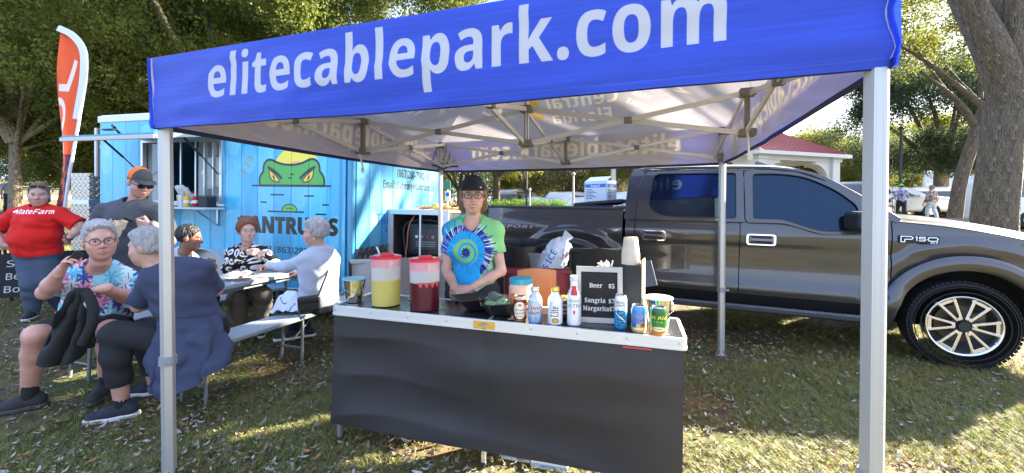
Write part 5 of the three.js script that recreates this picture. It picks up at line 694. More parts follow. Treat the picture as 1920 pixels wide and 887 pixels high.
// the wood along the far edge of the park
{
  const R = RNG(77), names = ['tall', 'round', 'broad', 'pale', 'dark', 'low', 'thin', 'bushy', 'open', 'dense', 'uneven', 'wide', 'small', 'leafy'];
  const im = new THREE.InstancedMesh(clumps[0], leafM, 26000), m = new THREE.Matrix4(), c = new THREE.Color(); let n = 0;
  for (let i = 0; n < 26000; i = (i + 1) % 46) { const a = -1.35 + i * 0.06 + 0.02 * Math.sin(i * 9), d = 62 + 9 * Math.sin(i * 2.3), x = a * d, h = (6 + 4.5 * (0.5 + 0.5 * Math.sin(i * 3.7))) * (1 - 0.45 * smooth(0.2, 0.6, a)), s = 2 + R() * 1.4, y = land(x, d) + 0.6 + Math.pow(R(), 0.8) * h, w = 3.4 * Math.sqrt(Math.max(0.05, 1 - ((y - land(x, d)) / h - 0.45) ** 2 * 2.6)); m.compose(V(x + (R() + R() - 1) * w * 1.3, y, -d + (R() - 0.5) * 4), new THREE.Quaternion().setFromEuler(new THREE.Euler(R() * 6, R() * 6, R() * 6)), V(s, s, s)); im.setMatrixAt(n, m); const k = 0.6 + R() * 0.7; c.setRGB(0.1 * k, 0.125 * k, 0.04 * k); im.setColorAt(n, c); n++; }
  im.name = 'far_wood'; im.userData = { kind: 'stuff', label: 'belt of far off trees along the edge of the park', category: 'trees' }; scene.add(im);
}
// ---------- hedge, cars, pavilion ----------
{
  const hd = thing('hedge', 'clipped bright green hedge in front of the parked cars', 'hedge', [0.81, land(0.8, 20), -20]), R = RNG(8), im = new THREE.InstancedMesh(clumps[1], leafM, 1500), m = new THREE.Matrix4(), c = new THREE.Color();
  part('hedge_stems', rbox(3.3, 1.1, 0.6, 0.2, 0, 0.55, 0), mat([0.03, 0.05, 0.015], 0.9), hd);
  for (let i = 0; i < 1500; i++) { m.compose(V((R() - 0.5) * 3.6, R() * 1.32, (R() - 0.5) * 0.9), new THREE.Quaternion().setFromEuler(new THREE.Euler(R() * 6, R() * 6, R() * 6)), V(0.7, 0.7, 0.7)); im.setMatrixAt(i, m); const k = 0.7 + R() * 0.6; c.setRGB(0.13 * k, 0.24 * k, 0.03 * k); im.setColorAt(i, c); }
  im.name = 'foliage'; im.userData.kind = 'stuff'; hd.add(im);
}
{
  const glassM = mat([0.02, 0.03, 0.045], 0.05, { phys: true, clearcoat: 1 }), tyre = M.rubber;
  const car = (name, label, x, d, ry, color, van = 0, y0) => {
    const o = thing(name, label, van === 2 ? 'van' : 'car', [x, (y0 ?? land(x, d)), -d], ry), pm = mat(color, 0.3, { phys: true, clearcoat: 1, clearcoatRoughness: 0.05 });
    const H = van === 2 ? 2.05 : van ? 1.75 : 1.45, W = 1.85;
    const side = van === 2 ? [[-2.4, 0.35], [-2.45, 1.1], [-2.4, 1.9], [-2.2, H], [1.0, H], [1.5, 1.9], [2.0, 1.25], [2.45, 1.1], [2.55, 0.7], [2.5, 0.35]] : [[-2.2, 0.35], [-2.25, 0.9], [van ? -2.2 : -1.9, van ? 1.1 : 1.0], [van ? -2.0 : -1.35, H - 0.05], [van ? -1.8 : -0.9, H], [0.3, H], [0.6, H - 0.06], [1.25, 1.02], [2.0, 0.88], [2.25, 0.7], [2.3, 0.4]];
    const g = extrude(roundPts(side, 0.12, 4), W - 0.24, 0.12).translate(0, 0, -(W - 0.24) / 2), p = g.attributes.position; for (let i = 0; i < p.count; i++) { const y = p.getY(i); if (y > 1.0) p.setZ(i, p.getZ(i) * (1 - (y - 1.0) * 0.22)); } g.computeVertexNormals(); part('body', g, pm, o);
    const b0 = van === 2 ? 1.2 : 1.02, T1 = H - 0.12, wr = van === 2 ? 1.9 : 1.15, wt = van === 2 ? 1.42 : 0.52;
    for (const s of [-1, 1]) { const wz = (W / 2) * s; const l = van ? -2.0 : -1.6, l2 = van ? -1.9 : -1.05; for (const [a, b, a2, b2] of [[l, -0.42, l2, -0.42], [-0.36, wr - 0.25, -0.36, wt - 0.1]]) part('side_window', slab(2, 2, (u, v) => [lerp(lerp(a, b, u), lerp(a2, b2, u), v), lerp(b0 + 0.02, T1, v), s * (W / 2 + 0.012) * (1 - (lerp(b0, T1, v) - 1.0) * 0.22)].map((q, k) => q), 0.01), glassM, o); }
    part('windscreen', slab(4, 4, (u, v) => [lerp(wr, wt, v) + 0.03, lerp(b0 + 0.04, T1, v), -(u - 0.5) * (W - 0.25 - 0.25 * v)], 0.01), glassM, o); part('rear_window', slab(4, 4, (u, v) => [(van ? lerp(-2.34, -2.2, v) : lerp(-2.0, -1.42, v)) - 0.03, lerp(b0 + 0.06, T1, v), (u - 0.5) * (W - 0.3 - 0.25 * v)], 0.01), glassM, o);
    for (const a of [-1.4, 1.4]) for (const s of [-1, 1]) { const w = part('wheel', [cyl(0.33, 0.33, 0.22, a, 0.33, s * (W / 2 - 0.08), PI / 2, 0, 0, 24)], tyre, o); part('rim', cyl(0.2, 0.2, 0.02, a, 0.33, s * (W / 2 + 0.035), PI / 2, 0, 0, 18), M.alu, w); }
    for (const s of [-1, 1]) { part('headlight', rbox(0.12, 0.12, 0.34, 0.03, van === 2 ? 2.48 : 2.24, 0.78, s * 0.68), mat([0.7, 0.72, 0.75], 0.15), o); part('door_mirror', rbox(0.1, 0.12, 0.18, 0.03, 0.95, b0 + 0.06, s * (W / 2 + 0.1)), pm, o); }
    part('grille', rbox(0.06, 0.22, 0.9, 0.02, van === 2 ? 2.55 : 2.3, 0.6, 0), M.black, o); part('bumper', rbox(0.12, 0.16, 1.7, 0.04, van === 2 ? 2.52 : 2.28, 0.42, 0), M.darkgrey, o);
    return o;
  };
  const A = -2.1;
  car('parked_car', 'dark grey parked SUV behind the left end of the hedge', -0.10, 26, A, [0.05, 0.055, 0.06], 1);
  car('parked_van', 'white delivery van beyond the row of parked cars', 0.27, 36, A, [0.75, 0.76, 0.78], 2);
  car('parked_car', 'silver parked car behind the dark post in the middle of the row', 0.87, 26.5, A, [0.4, 0.42, 0.44]);
  car('parked_car', 'black parked car behind the middle of the hedge', 1.80, 27, A, [0.03, 0.03, 0.035]);
  car('parked_car', 'pale blue grey parked car behind the right half of the hedge', 2.20, 25, A, [0.3, 0.38, 0.46]);
  car('parked_car', 'white parked sedan behind the right end of the hedge', 3.08, 25, A, [0.75, 0.76, 0.76], 1);
  car('parked_car', 'white parked car left of the shipping box', 3.93, 24, A, [0.72, 0.73, 0.75]);
  car('parked_car', 'white parked car showing between the shipping box and the cab', 6.61, 25, A, [0.7, 0.74, 0.8], 1);
  car('parked_car', 'dark parked SUV with roof rails left of the right tent leg', 13.87, 17, -2.4, [0.03, 0.032, 0.036], 1);
  car('parked_van', 'white parked van facing the park behind the two walkers', 26.92, 27, -2.2, [0.78, 0.78, 0.78], 2, 1.5);
  car('parked_car', 'white parked car beside the two walkers', 22.33, 22.6, -0.25, [0.75, 0.75, 0.74]);
  car('parked_car', 'pale parked car beside the right tent leg', 20.32, 22.8, -0.5, [0.6, 0.58, 0.54]);
  car('parked_van', 'white parked box van partly hidden by the big trunk at the right edge', 21.40, 17, -0.15, [0.75, 0.76, 0.76], 2);
  car('parked_car', 'white parked car showing between the two oak trunks', 26.89, 24, -1.9, [0.75, 0.77, 0.8]);
}
{
  const t = thing('pavilion', 'white columned pavilion with red metal hipped roof beyond the truck', 'pavilion', [12.25, land(12.25, 21.75), -21.75], 0.35), white = mat([0.72, 0.7, 0.64], 0.7), red = mat([0.32, 0.055, 0.05], 0.45), S = 2.38, E = 2.95, y0 = 3.4, ap = 5.1;
  for (let k = 0; k < 4; k++) { const g = new THREE.BufferGeometry(); g.setAttribute('position', new THREE.Float32BufferAttribute([-E, y0 - 0.1, E, E, y0 - 0.1, E, 0, ap, 0], 3)); g.setAttribute('uv', new THREE.Float32BufferAttribute([0, 0, 1, 0, 0.5, 1], 2)); g.computeVertexNormals(); const rp = part('roof', g.rotateY(k * PI / 2), mat([0.32, 0.055, 0.05], 0.45, { side: THREE.DoubleSide }), t), sm = []; for (let i = -9; i <= 9; i++) { const x = i * 0.31, f = 1 - Math.abs(x) / E; if (f < 0.06) continue; sm.push(bar(V(x, y0 - 0.09, E), V(x, lerp(y0 - 0.1, ap, f) + 0.02, E * (1 - f)), 0.03, 0.05).rotateY(k * PI / 2)); } part('roof_seams', sm, red, rp).userData.kind = 'stuff';
    part('fascia', box(2 * E, 0.16, 0.06, 0, y0 - 0.17, E - 0.02).rotateY(k * PI / 2), white, t); part('beam', box(2 * S, 0.35, 0.3, 0, y0 - 0.25, S).rotateY(k * PI / 2), white, t);
    part('soffit', new THREE.PlaneGeometry(2 * E - 0.1, 0.9).rotateX(PI / 2).translate(0, y0 - 0.14, E - 0.46).rotateY(k * PI / 2), mat([0.6, 0.56, 0.48], 0.8, { side: THREE.DoubleSide }), t);
    const c = part('column', [rbox(0.5, y0 - 0.2, 0.5, 0.03, S, (y0 - 0.2) / 2, S), rbox(0.62, 0.12, 0.62, 0.02, S, y0 - 0.36, S), rbox(0.64, 0.5, 0.64, 0.02, S, 0.25, S)].map((q) => q.rotateY(k * PI / 2)), white, t);
    for (const s of [0, 1]) { const br = extrude([[0.25, 0], [1.25, 0], ...Array.from({ length: 10 }, (_, i) => { const a = PI / 2 + (i / 9) * PI / 2; return [1.25 + Math.cos(a) * 0.9, -1.0 + Math.sin(a) * 0.85]; }), [0.25, -1.1]], 0.2).translate(0, y0 - 0.4, -0.1); if (s) br.rotateY(PI / 2).translate(S, 0, S); else br.scale(-1, 1, 1), br.translate(S, 0, S); if (!s) { const ix = br.attributes.position; br.computeVertexNormals(); } part('arch_bracket', br.rotateY(k * PI / 2), white, c); }
  }
  // posts, signs and railing
  const post = (l, x, d, h, r, c, n = 'post') => { const o = thing(n, l, n, [x, land(x, d), -d]); part('post', rod(V(0, 0, 0), V(0, h, 0), r, r * 0.7), mat(c, 0.5), o); part('post_cap', sph(r * 1.4, 0, h, 0), mat(c, 0.5), o); return o; };
  post('thin black lamp post rising through the parked cars in the middle', 0.65, 19, 5, 0.05, [0.02, 0.02, 0.02]); post('black post hanging among the trees right of the tent leg', 20.16, 22, 4.6, 0.09, [0.02, 0.02, 0.022]); post('short grey sign post standing in the hedge', 0.79, 19, 1.9, 0.05, [0.35, 0.35, 0.36]); post('grey post left of the shipping box', 2.75, 19, 2.6, 0.06, [0.4, 0.38, 0.36]);
  post('white square column of the pavilion row seen left of the cab', 6.22, 26, 4.2, 0.2, [0.7, 0.68, 0.62], 'column'); const sg = thing('park_sign', 'green and white park sign with blue disc beside the tent back leg', 'sign', [-2.59, land(-2, 17), -17]); part('panel', rbox(0.24, 0.36, 0.03, 0.01, 0, 2.05, 0), mat([0.03, 0.22, 0.16], 0.6), sg); part('panel', rbox(0.22, 0.4, 0.03, 0.01, 0, 1.62, 0), M.white, sg); part('disc', cyl(0.08, 0.08, 0.02, 0, 1.68, 0.02, PI / 2), mat([0.03, 0.15, 0.5], 0.5), sg); part('post', rod(V(0, 0, -0.03), V(0, 2.2, -0.03), 0.03), M.white, sg);
  const rl = thing('railing', 'black metal railing in front of the trees at the right', 'railing', [0, 0, 0]); for (let i = 0; i < 13; i++) { const x = 20.87 + i * 0.642, y = land(x, 25.5); part('post', rod(V(x, y, -25.5), V(x, y + 1.5, -25.5), 0.03), M.black, rl); } for (const h of [0.3, 1.45]) part('rail', rod(V(20.86, land(20.86, 25.5) + h, -25.5), V(28.57, land(28.57, 25.5) + h, -25.5), 0.03), M.black, rl);
  const bush = thing('bush', 'low dark red bush beside the green park sign', 'bush', [-2.14, land(-2, 18.5), -18.5]), im = new THREE.InstancedMesh(clumps[0], leafM, 260), m = new THREE.Matrix4(), c = new THREE.Color(), R = RNG(3); for (let i = 0; i < 260; i++) { m.compose(V((R() + R() - 1) * 0.9, R() * 1.2, (R() - 0.5) * 0.9), new THREE.Quaternion().setFromEuler(new THREE.Euler(R() * 6, R() * 6, R() * 6)), V(0.8, 0.8, 0.8)); im.setMatrixAt(i, m); c.setRGB(0.12, 0.035, 0.03); im.setColorAt(i, c); } im.name = 'foliage'; im.userData.kind = 'stuff'; bush.add(im);
  struct('car_park', grid(30, 6, (u, v) => { const d = lerp(22.5, 31, v), x = lerp(-3, 34, u); return [x, land(x, d) + 0.012, -d]; }), mat([0.12, 0.12, 0.118], 0.9, { map: T.blotch }));
  struct('road', grid(40, 4, (u, v) => { const d = lerp(30, 35, v), x = lerp(-60, -6, u); return [x, land(x, d) + 0.02, -d]; }), mat([0.4, 0.38, 0.34], 0.9));
}
// ---------- people: smooth-union fields meshed with surface nets ----------
const cap = (a, b, ra, rb = ra, k) => ({ a, b, ra, rb, k, ba: b.clone().sub(a), l2: Math.max(1e-9, a.distanceToSquared(b)) });
const ell = (c, r, q, k) => ({ c, r, q: q ? q.clone().invert() : null, k });
const tmpV = new THREE.Vector3();
function prim(p, x, y, z) {
  if (p.ba) { const px = x - p.a.x, py = y - p.a.y, pz = z - p.a.z, h = clamp((px * p.ba.x + py * p.ba.y + pz * p.ba.z) / p.l2); return Math.hypot(px - p.ba.x * h, py - p.ba.y * h, pz - p.ba.z * h) - (p.ra + (p.rb - p.ra) * h); }
  tmpV.set(x - p.c.x, y - p.c.y, z - p.c.z); if (p.q) tmpV.applyQuaternion(p.q);
  const ax = tmpV.x / p.r[0], ay = tmpV.y / p.r[1], az = tmpV.z / p.r[2], k0 = Math.sqrt(ax * ax + ay * ay + az * az); if (k0 < 1e-6) return -Math.min(...p.r);
  const k1 = Math.hypot(ax / p.r[0], ay / p.r[1], az / p.r[2]); return k0 * (k0 - 1) / k1;
}
const smin = (a, b, k) => { const h = Math.max(k - Math.abs(a - b), 0) / k; return Math.min(a, b) - h * h * k * 0.25; };
const smax = (a, b, k) => -smin(-a, -b, k);
const field = (ps, k) => (x, y, z) => { let d = 1e3; for (const p of ps) d = smin(d, prim(p, x, y, z), p.k || k); return d; };
function bounds(ps, m = 0.03) { const b = new THREE.Box3(); for (const p of ps) { if (p.ba) { const r = Math.max(p.ra, p.rb); for (const q of [p.a, p.b]) { b.expandByPoint(q.clone().addScalar(r)); b.expandByPoint(q.clone().addScalar(-r)); } } else { const r = Math.max(...p.r); b.expandByPoint(p.c.clone().addScalar(r)); b.expandByPoint(p.c.clone().addScalar(-r)); } } return b.expandByScalar(m); }
function nets(f, bx, h, o = {}) {
  const nx = Math.ceil((bx.max.x - bx.min.x) / h) + 1, ny = Math.ceil((bx.max.y - bx.min.y) / h) + 1, nz = Math.ceil((bx.max.z - bx.min.z) / h) + 1, F = new Float32Array(nx * ny * nz), id = new Int32Array(nx * ny * nz).fill(-1), pos = [], idx = [];
  const at = (i, j, k) => (k * ny + j) * nx + i;
  for (let k = 0; k < nz; k++) for (let j = 0; j < ny; j++) for (let i = 0; i < nx; ) { const d = f(bx.min.x + i * h, bx.min.y + j * h, bx.min.z + k * h); F[at(i, j, k)] = d; let s = 1; if (d > 6 * h) { const n = Math.min(nx - i - 1, Math.floor(d / h) - 4); for (let q = 1; q <= n; q++) F[at(i + q, j, k)] = d - q * h; s = 1 + Math.max(0, n); } i += s; }
  for (let k = 0; k < nz - 1; k++) for (let j = 0; j < ny - 1; j++) for (let i = 0; i < nx - 1; i++) {
    let n = 0, sx = 0, sy = 0, sz = 0, m = 0; const v = []; for (let q = 0; q < 8; q++) { const d = F[at(i + (q & 1), j + ((q >> 1) & 1), k + (q >> 2))]; v.push(d); if (d < 0) m |= 1 << q; }
    if (m === 0 || m === 255) continue;
    for (let a = 0; a < 8; a++) for (const e of [1, 2, 4]) { if (a & e) continue; const b = a | e; if ((v[a] < 0) === (v[b] < 0)) continue; const t = v[a] / (v[a] - v[b]); sx += (a & 1) + (e === 1 ? t : 0); sy += ((a >> 1) & 1) + (e === 2 ? t : 0); sz += (a >> 2) + (e === 4 ? t : 0); n++; }
    id[at(i, j, k)] = pos.length / 3; pos.push(bx.min.x + (i + sx / n) * h, bx.min.y + (j + sy / n) * h, bx.min.z + (k + sz / n) * h);
  }
  const quad = (a, b, c, d, flip) => { if (a < 0 || b < 0 || c < 0 || d < 0) return; if (flip) idx.push(a, c, b, a, d, c); else idx.push(a, b, c, a, c, d); };
  for (let k = 1; k < nz - 1; k++) for (let j = 1; j < ny - 1; j++) for (let i = 1; i < nx - 1; i++) {
    const s = F[at(i, j, k)] < 0;
    if (s !== F[at(i + 1, j, k)] < 0) quad(id[at(i, j - 1, k - 1)], id[at(i, j, k - 1)], id[at(i, j, k)], id[at(i, j - 1, k)], !s);
    if (s !== F[at(i, j + 1, k)] < 0) quad(id[at(i - 1, j, k - 1)], id[at(i - 1, j, k)], id[at(i, j, k)], id[at(i, j, k - 1)], !s);
    if (s !== F[at(i, j, k + 1)] < 0) quad(id[at(i - 1, j - 1, k)], id[at(i, j - 1, k)], id[at(i, j, k)], id[at(i - 1, j, k)], !s);
  }
  const g = new THREE.BufferGeometry(), P = new Float32Array(pos), N = new Float32Array(pos.length), e = h * 0.5;
  for (let i = 0; i < P.length; i += 3) { const x = P[i], y = P[i + 1], z = P[i + 2]; const a = f(x + e, y, z) - f(x - e, y, z), b = f(x, y + e, z) - f(x, y - e, z), c = f(x, y, z + e) - f(x, y, z - e), l = Math.hypot(a, b, c) || 1; N[i] = a / l; N[i + 1] = b / l; N[i + 2] = c / l; }
  g.setAttribute('position', new THREE.BufferAttribute(P, 3)); g.setAttribute('normal', new THREE.BufferAttribute(N, 3)); g.setIndex(idx);
  const n = P.length / 3, uv = new Float32Array(n * 2); if (o.uv) for (let i = 0; i < n; i++) { const q = o.uv(P[i * 3], P[i * 3 + 1], P[i * 3 + 2]); uv[i * 2] = q[0]; uv[i * 2 + 1] = q[1]; } g.setAttribute('uv', new THREE.BufferAttribute(uv, 2));
  if (o.color) { const C = new Float32Array(n * 3); for (let i = 0; i < n; i++) C.set(o.color(P[i * 3], P[i * 3 + 1], P[i * 3 + 2]), i * 3); g.setAttribute('color', new THREE.BufferAttribute(C, 3)); }
  return g;
}
const skinM = mat([1, 1, 1], 0.5, { vertexColors: true, phys: true, sheen: 0.15 });
const fab = (c, o = {}) => mat(c, 0.85, { bumpMap: rep(T.weave, 14, 14), bumpScale: 0.0005, ...o });
// o.J joints relative to the base; see the calls for the rest
function person(o) {
  const J = {}; for (const k in o.J) if (k !== 'pos') J[k] = V(...o.J[k]);
  const t = thing('person', o.label, 'person', o.J.pos, 0);
  const S = o.s || 1, G = o.g || {}, skin = o.skin || [0.5, 0.3, 0.22];
  const up = J.nb.clone().sub(J.hip).normalize(), rt = J.sL.clone().sub(J.sR); rt.addScaledVector(up, -rt.dot(up)).normalize(); const fw = rt.clone().cross(up).normalize();
  const Qt = new THREE.Quaternion().setFromRotationMatrix(new THREE.Matrix4().makeBasis(rt, up, fw)), L = J.hip.distanceTo(J.nb);
  const on = (a, f = 0, x = 0) => J.hip.clone().addScaledVector(up, L * a).addScaledVector(fw, f).addScaledVector(rt, x);
  const ch = G.chest || [0.165, 0.115], wa = G.waist || [0.14, 0.105], pe = G.pelvis || [0.165, 0.125];
  const torso = (n) => [ell(on(0.68), [ch[0] + n, 0.2 + n, ch[1] + n], Qt), ell(on(0.34, G.belly ? G.belly * 0.3 : 0), [wa[0] + n, 0.19 + n, wa[1] + n], Qt), ell(on(0.02), [pe[0] + n, 0.14 + n, pe[1] + n], Qt), cap(J.sR, J.sL, 0.056 * S + n, 0.056 * S + n), cap(on(1.0), J.sR.clone().lerp(J.nb, 0.35), 0.045 + n, 0.05 + n), cap(on(1.0), J.sL.clone().lerp(J.nb, 0.35), 0.045 + n, 0.05 + n),
    ...(G.belly ? [ell(on(0.3, G.belly), [wa[0] * 0.85 + n, 0.15 + n, wa[1] + n], Qt)] : []), ...(G.bust ? [-1, 1].map((s) => ell(on(0.62, ch[1] * 0.72, s * 0.075), [0.07 + n, 0.07 + n, G.bust + n], Qt)) : [])];
  const ar = (G.arm || [0.05, 0.04, 0.027]).map((r) => r * S), lr = (G.leg || [0.088, 0.06, 0.04]).map((r) => r * S);
  const hj = { L: on(-0.08, 0, 0.09 * S), R: on(-0.08, 0, -0.09 * S) };
  const arm = (q, n = 0) => [cap(J['s' + q], J['e' + q], ar[0] + n, ar[1] + n, 0.03), cap(J['e' + q], J['e' + q].clone().lerp(J['w' + q], 0.35), ar[1] + n, ar[1] * 1.02 + n, 0.02), cap(J['e' + q].clone().lerp(J['w' + q], 0.35), J['w' + q], ar[1] * 1.02 + n, ar[2] + n, 0.02)];
  const leg = (q, n = 0) => { const k = J['k' + q], a = J['a' + q], m = k.clone().lerp(a, 0.32); m.addScaledVector(fw, -0.012); return [cap(hj[q], k, lr[0] + n, lr[1] + n, 0.05), cap(k, m, lr[1] * 0.95 + n, lr[1] * 0.98 + n, 0.03), cap(m, a, lr[1] * 0.98 + n, lr[2] + n, 0.03)]; };
  const hs = (o.headScale || 1) * S, Qh = new THREE.Quaternion().setFromEuler(new THREE.Euler(o.pitch || 0, o.yaw || 0, o.roll || 0, 'YXZ'));
  const hp = (x, y, z) => V(x, y, z).multiplyScalar(hs).applyQuaternion(Qh).add(J.hc), back = Qh.clone().invert(), fem = o.female ? 1 : 0;
  // --- skin: trunk and limbs, hands, head; one surface colour field
  const geos = [], tone = (x, y, z) => { const k = 0.86 + 0.28 * noise(x * 26 + 40, y * 26 + 40, z * 26 + 40), r = noise(x * 90 + 7, y * 90 + 7, z * 90 + 7), w = noise(x * 12 + 3, y * 12 + 3, z * 12 + 3); return [skin[0] * k, skin[1] * k * (1.06 - 0.14 * r - 0.1 * w), skin[2] * k * (1.06 - 0.14 * r - 0.12 * w)]; };
  const body = [...torso(-0.012), cap(J.nb.clone().addScaledVector(up, -0.05), hp(0, -0.07, -0.012), 0.058 * S * (fem ? 0.88 : 1), 0.054 * S * (fem ? 0.88 : 1), 0.04), ...arm('L'), ...arm('R'), ...leg('L'), ...leg('R')];
  geos.push(nets(field(body, 0.045), bounds(body), 0.014, { color: tone }));
  for (const q of ['L', 'R']) {
    const H = o['h' + q] || {}, w = J['w' + q], d = H.d ? V(...H.d).normalize() : w.clone().sub(J['e' + q]).normalize(), n = V(...(H.n || [0, -1, 0])); n.addScaledVector(d, -n.dot(d)).normalize();
    const sd = (q === 'L' ? 1 : -1), th = n.clone().cross(d).multiplyScalar(-sd * -1), c = H.curl ?? 0.45, hsz = S * (o.handScale || 1), at = (x, y, z) => w.clone().addScaledVector(th, x * hsz).addScaledVector(d, y * hsz).addScaledVector(n, z * hsz), ps = [];
    ps.push(cap(w.clone().addScaledVector(d, -0.03), at(0, 0.02, 0), ar[2] * 0.98, 0.026 * hsz, 0.02)); for (const x of [0.026, 0.009, -0.009, -0.026]) ps.push(cap(at(x * 0.55, 0.015, 0), at(x, 0.085, 0), 0.017 * hsz, 0.0125 * hsz, 0.012));
    const len = [0.068, 0.078, 0.072, 0.056];
    [0.03, 0.01, -0.0105, -0.03].forEach((x, i) => { let a = c * (0.85 + 0.12 * i), p = at(x, 0.086, 0), y = 0.086, z = 0; for (let s = 0; s < 3; s++) { const l = len[i] * [0.45, 0.31, 0.24][s]; const ny = y + Math.cos(a) * l, nz = z + Math.sin(a) * l, p2 = at(x * (1 + 0.06 * s), ny, nz); ps.push(cap(p, p2, (0.0098 - 0.0008 * s) * hsz, (0.009 - 0.0008 * s) * hsz, 0.004)); p = p2; y = ny; z = nz; a += c * 0.9; } });
    const ta = at(0.024, 0.025, 0.006), tb = at(0.055, 0.06, 0.018 + 0.02 * c), tc = at(0.058 - 0.02 * c, 0.092, 0.03 + 0.02 * c); ps.push(cap(ta, tb, 0.015 * hsz, 0.0115 * hsz, 0.01), cap(tb, tc, 0.0112 * hsz, 0.009 * hsz, 0.005));
    geos.push(nets(field(ps, 0.008), bounds(ps, 0.01), 0.0048, { color: tone }));
    if (H.ring) part('bracelet', new THREE.TorusGeometry(ar[2] * 1.12, 0.007, 8, 20).applyQuaternion(new THREE.Quaternion().setFromUnitVectors(V(0, 0, 1), d)).translate(w.x - d.x * 0.02, w.y - d.y * 0.02, w.z - d.z * 0.02), H.ring, t);
  }
  // head in its own axes
  const j = o.jaw || 1, hd = [ell(V(0, 0.038, -0.012), [0.076, 0.092, 0.096]), ell(V(0, -0.035, 0.028), [0.06 * j, 0.08, 0.064]), ell(V(0, -0.095, 0.058), [0.028 * j, 0.022, 0.024], null, 0.03), cap(V(-0.036, -0.03, 0.056), V(-0.03, -0.06, 0.05), 0.028 * j, 0.024 * j, 0.03), cap(V(0.036, -0.03, 0.056), V(0.03, -0.06, 0.05), 0.028 * j, 0.024 * j, 0.03), cap(V(-0.034, 0.026, 0.078), V(0.034, 0.026, 0.078), 0.01, 0.01, 0.03), cap(V(0, 0.012, 0.09), V(0, -0.03, 0.108), 0.0078, 0.0108, 0.014), cap(V(-0.012, -0.034, 0.098), V(0.012, -0.034, 0.097), 0.0072, 0.0072, 0.01)];
  for (const s of [-1, 1]) { hd.push(ell(V(s * 0.077, -0.004, -0.012), [0.012, 0.032, 0.02], null, 0.008)); }
  const sm = o.smile || 0, mo = [cap(V(-0.024 - 0.005 * sm, -0.064 + 0.009 * sm, 0.084), V(0, -0.063 + 0.003 * sm, 0.092), 0.0055, 0.0068, 0.008), cap(V(0.024 + 0.005 * sm, -0.064 + 0.009 * sm, 0.084), V(0, -0.063 + 0.003 * sm, 0.092), 0.0055, 0.0068, 0.008), cap(V(-0.02 - 0.008 * sm, -0.07 + 0.012 * sm, 0.083), V(0, -0.076 - 0.005 * sm, 0.09), 0.005, 0.0072, 0.008), cap(V(0.02 + 0.008 * sm, -0.07 + 0.012 * sm, 0.083), V(0, -0.076 - 0.005 * sm, 0.09), 0.005, 0.0072, 0.008)];
  const sock = [-1, 1].map((s) => ell(V(s * 0.031, 0.004, 0.094), [0.018, 0.0085, 0.014])), all = [...hd, ...mo, cap(V(0, -0.06, -0.01), V(0, -0.14, -0.02), 0.05, 0.05, 0.03)], hf = field(all, 0.022);
  const headF = (x, y, z) => { let d = hf(x, y, z); for (const e of sock) d = smax(d, -prim(e, x, y, z), 0.012); return d; };
  const hg = nets(headF, new THREE.Box3(V(-0.11, -0.16, -0.13), V(0.11, 0.15, 0.14)), 0.0052, { color: (x, y, z) => {
    const c = tone(x, y, z), lip = Math.exp(-(((Math.abs(x)) / 0.027) ** 4) - (((y + 0.068) / (sm ? 0.015 : 0.0115)) ** 2)) * (z > 0.07 ? 1 : 0), ck = Math.exp(-(((Math.abs(x) - 0.045) / 0.02) ** 2) - (((y + 0.03) / 0.025) ** 2)) * (z > 0.03 ? 1 : 0) + 0.7 * Math.exp(-((x / 0.02) ** 2) - (((y + 0.03) / 0.018) ** 2)) * (z > 0.08 ? 1 : 0), br = (o.brow ?? 0.7) * Math.exp(-(((Math.abs(x) - 0.034) / 0.02) ** 4) - (((y - 0.027 + 0.12 * Math.abs(Math.abs(x) - 0.03)) / 0.005) ** 2)) * (z > 0.05 ? 1 : 0);
    const lc = o.lips || [0.42, 0.14, 0.12], bc = o.browColor || [0.06, 0.04, 0.03]; for (let i = 0; i < 3; i++) { c[i] = lerp(c[i], c[i] * [1.12, 0.78, 0.76][i], 0.55 * ck); c[i] = lerp(c[i], lc[i], 0.85 * lip); c[i] = lerp(c[i], bc[i], br); } return c; } });
  const place = (g) => { g.scale(hs, hs, hs); g.applyQuaternion(Qh); return g.translate(J.hc.x, J.hc.y, J.hc.z); };
  geos.push(place(hg)); const bm = part('body', geos, skinM, t);
  for (const s of [-1, 1]) { const e = part('eye', place(sph(0.0128, s * 0.031, 0.004, 0.0776, 1.1, o.smile ? 0.42 : 0.52, 1, 16)), mat([0.5, 0.47, 0.44], 0.25), t); part('iris', place(sph(0.0066, s * 0.031 + 0.0004, 0.004, 0.0858, 1, 0.85, 0.8, 12)), mat(o.eye || [0.05, 0.035, 0.025], 0.15), e); }
  if (sm > 0.5) part('teeth', place(sph(0.02, 0, -0.0685, 0.0895, 1.25, 0.27, 0.42, 16)), mat([0.75, 0.72, 0.66], 0.25), t);
  if (sm > 0.5) part('lips', [tube([[-0.03, -0.0575, 0.081], [-0.014, -0.0605, 0.094], [0, -0.0615, 0.0985], [0.014, -0.0605, 0.094], [0.03, -0.0575, 0.081]].map((p) => V(...p)), 0.0036, 20, 8), tube([[-0.03, -0.0575, 0.081], [-0.015, -0.0725, 0.0925], [0, -0.0765, 0.0965], [0.015, -0.0725, 0.0925], [0.03, -0.0575, 0.081]].map((p) => V(...p)), 0.0042, 20, 8)].map(place), mat([0.5, 0.15, 0.14], 0.4), t);
  if (o.open) part('mouth', place(sph(0.012, 0, -0.069, 0.0895, 1.1, 0.42, 0.4, 12)), mat([0.08, 0.02, 0.02], 0.6), t);
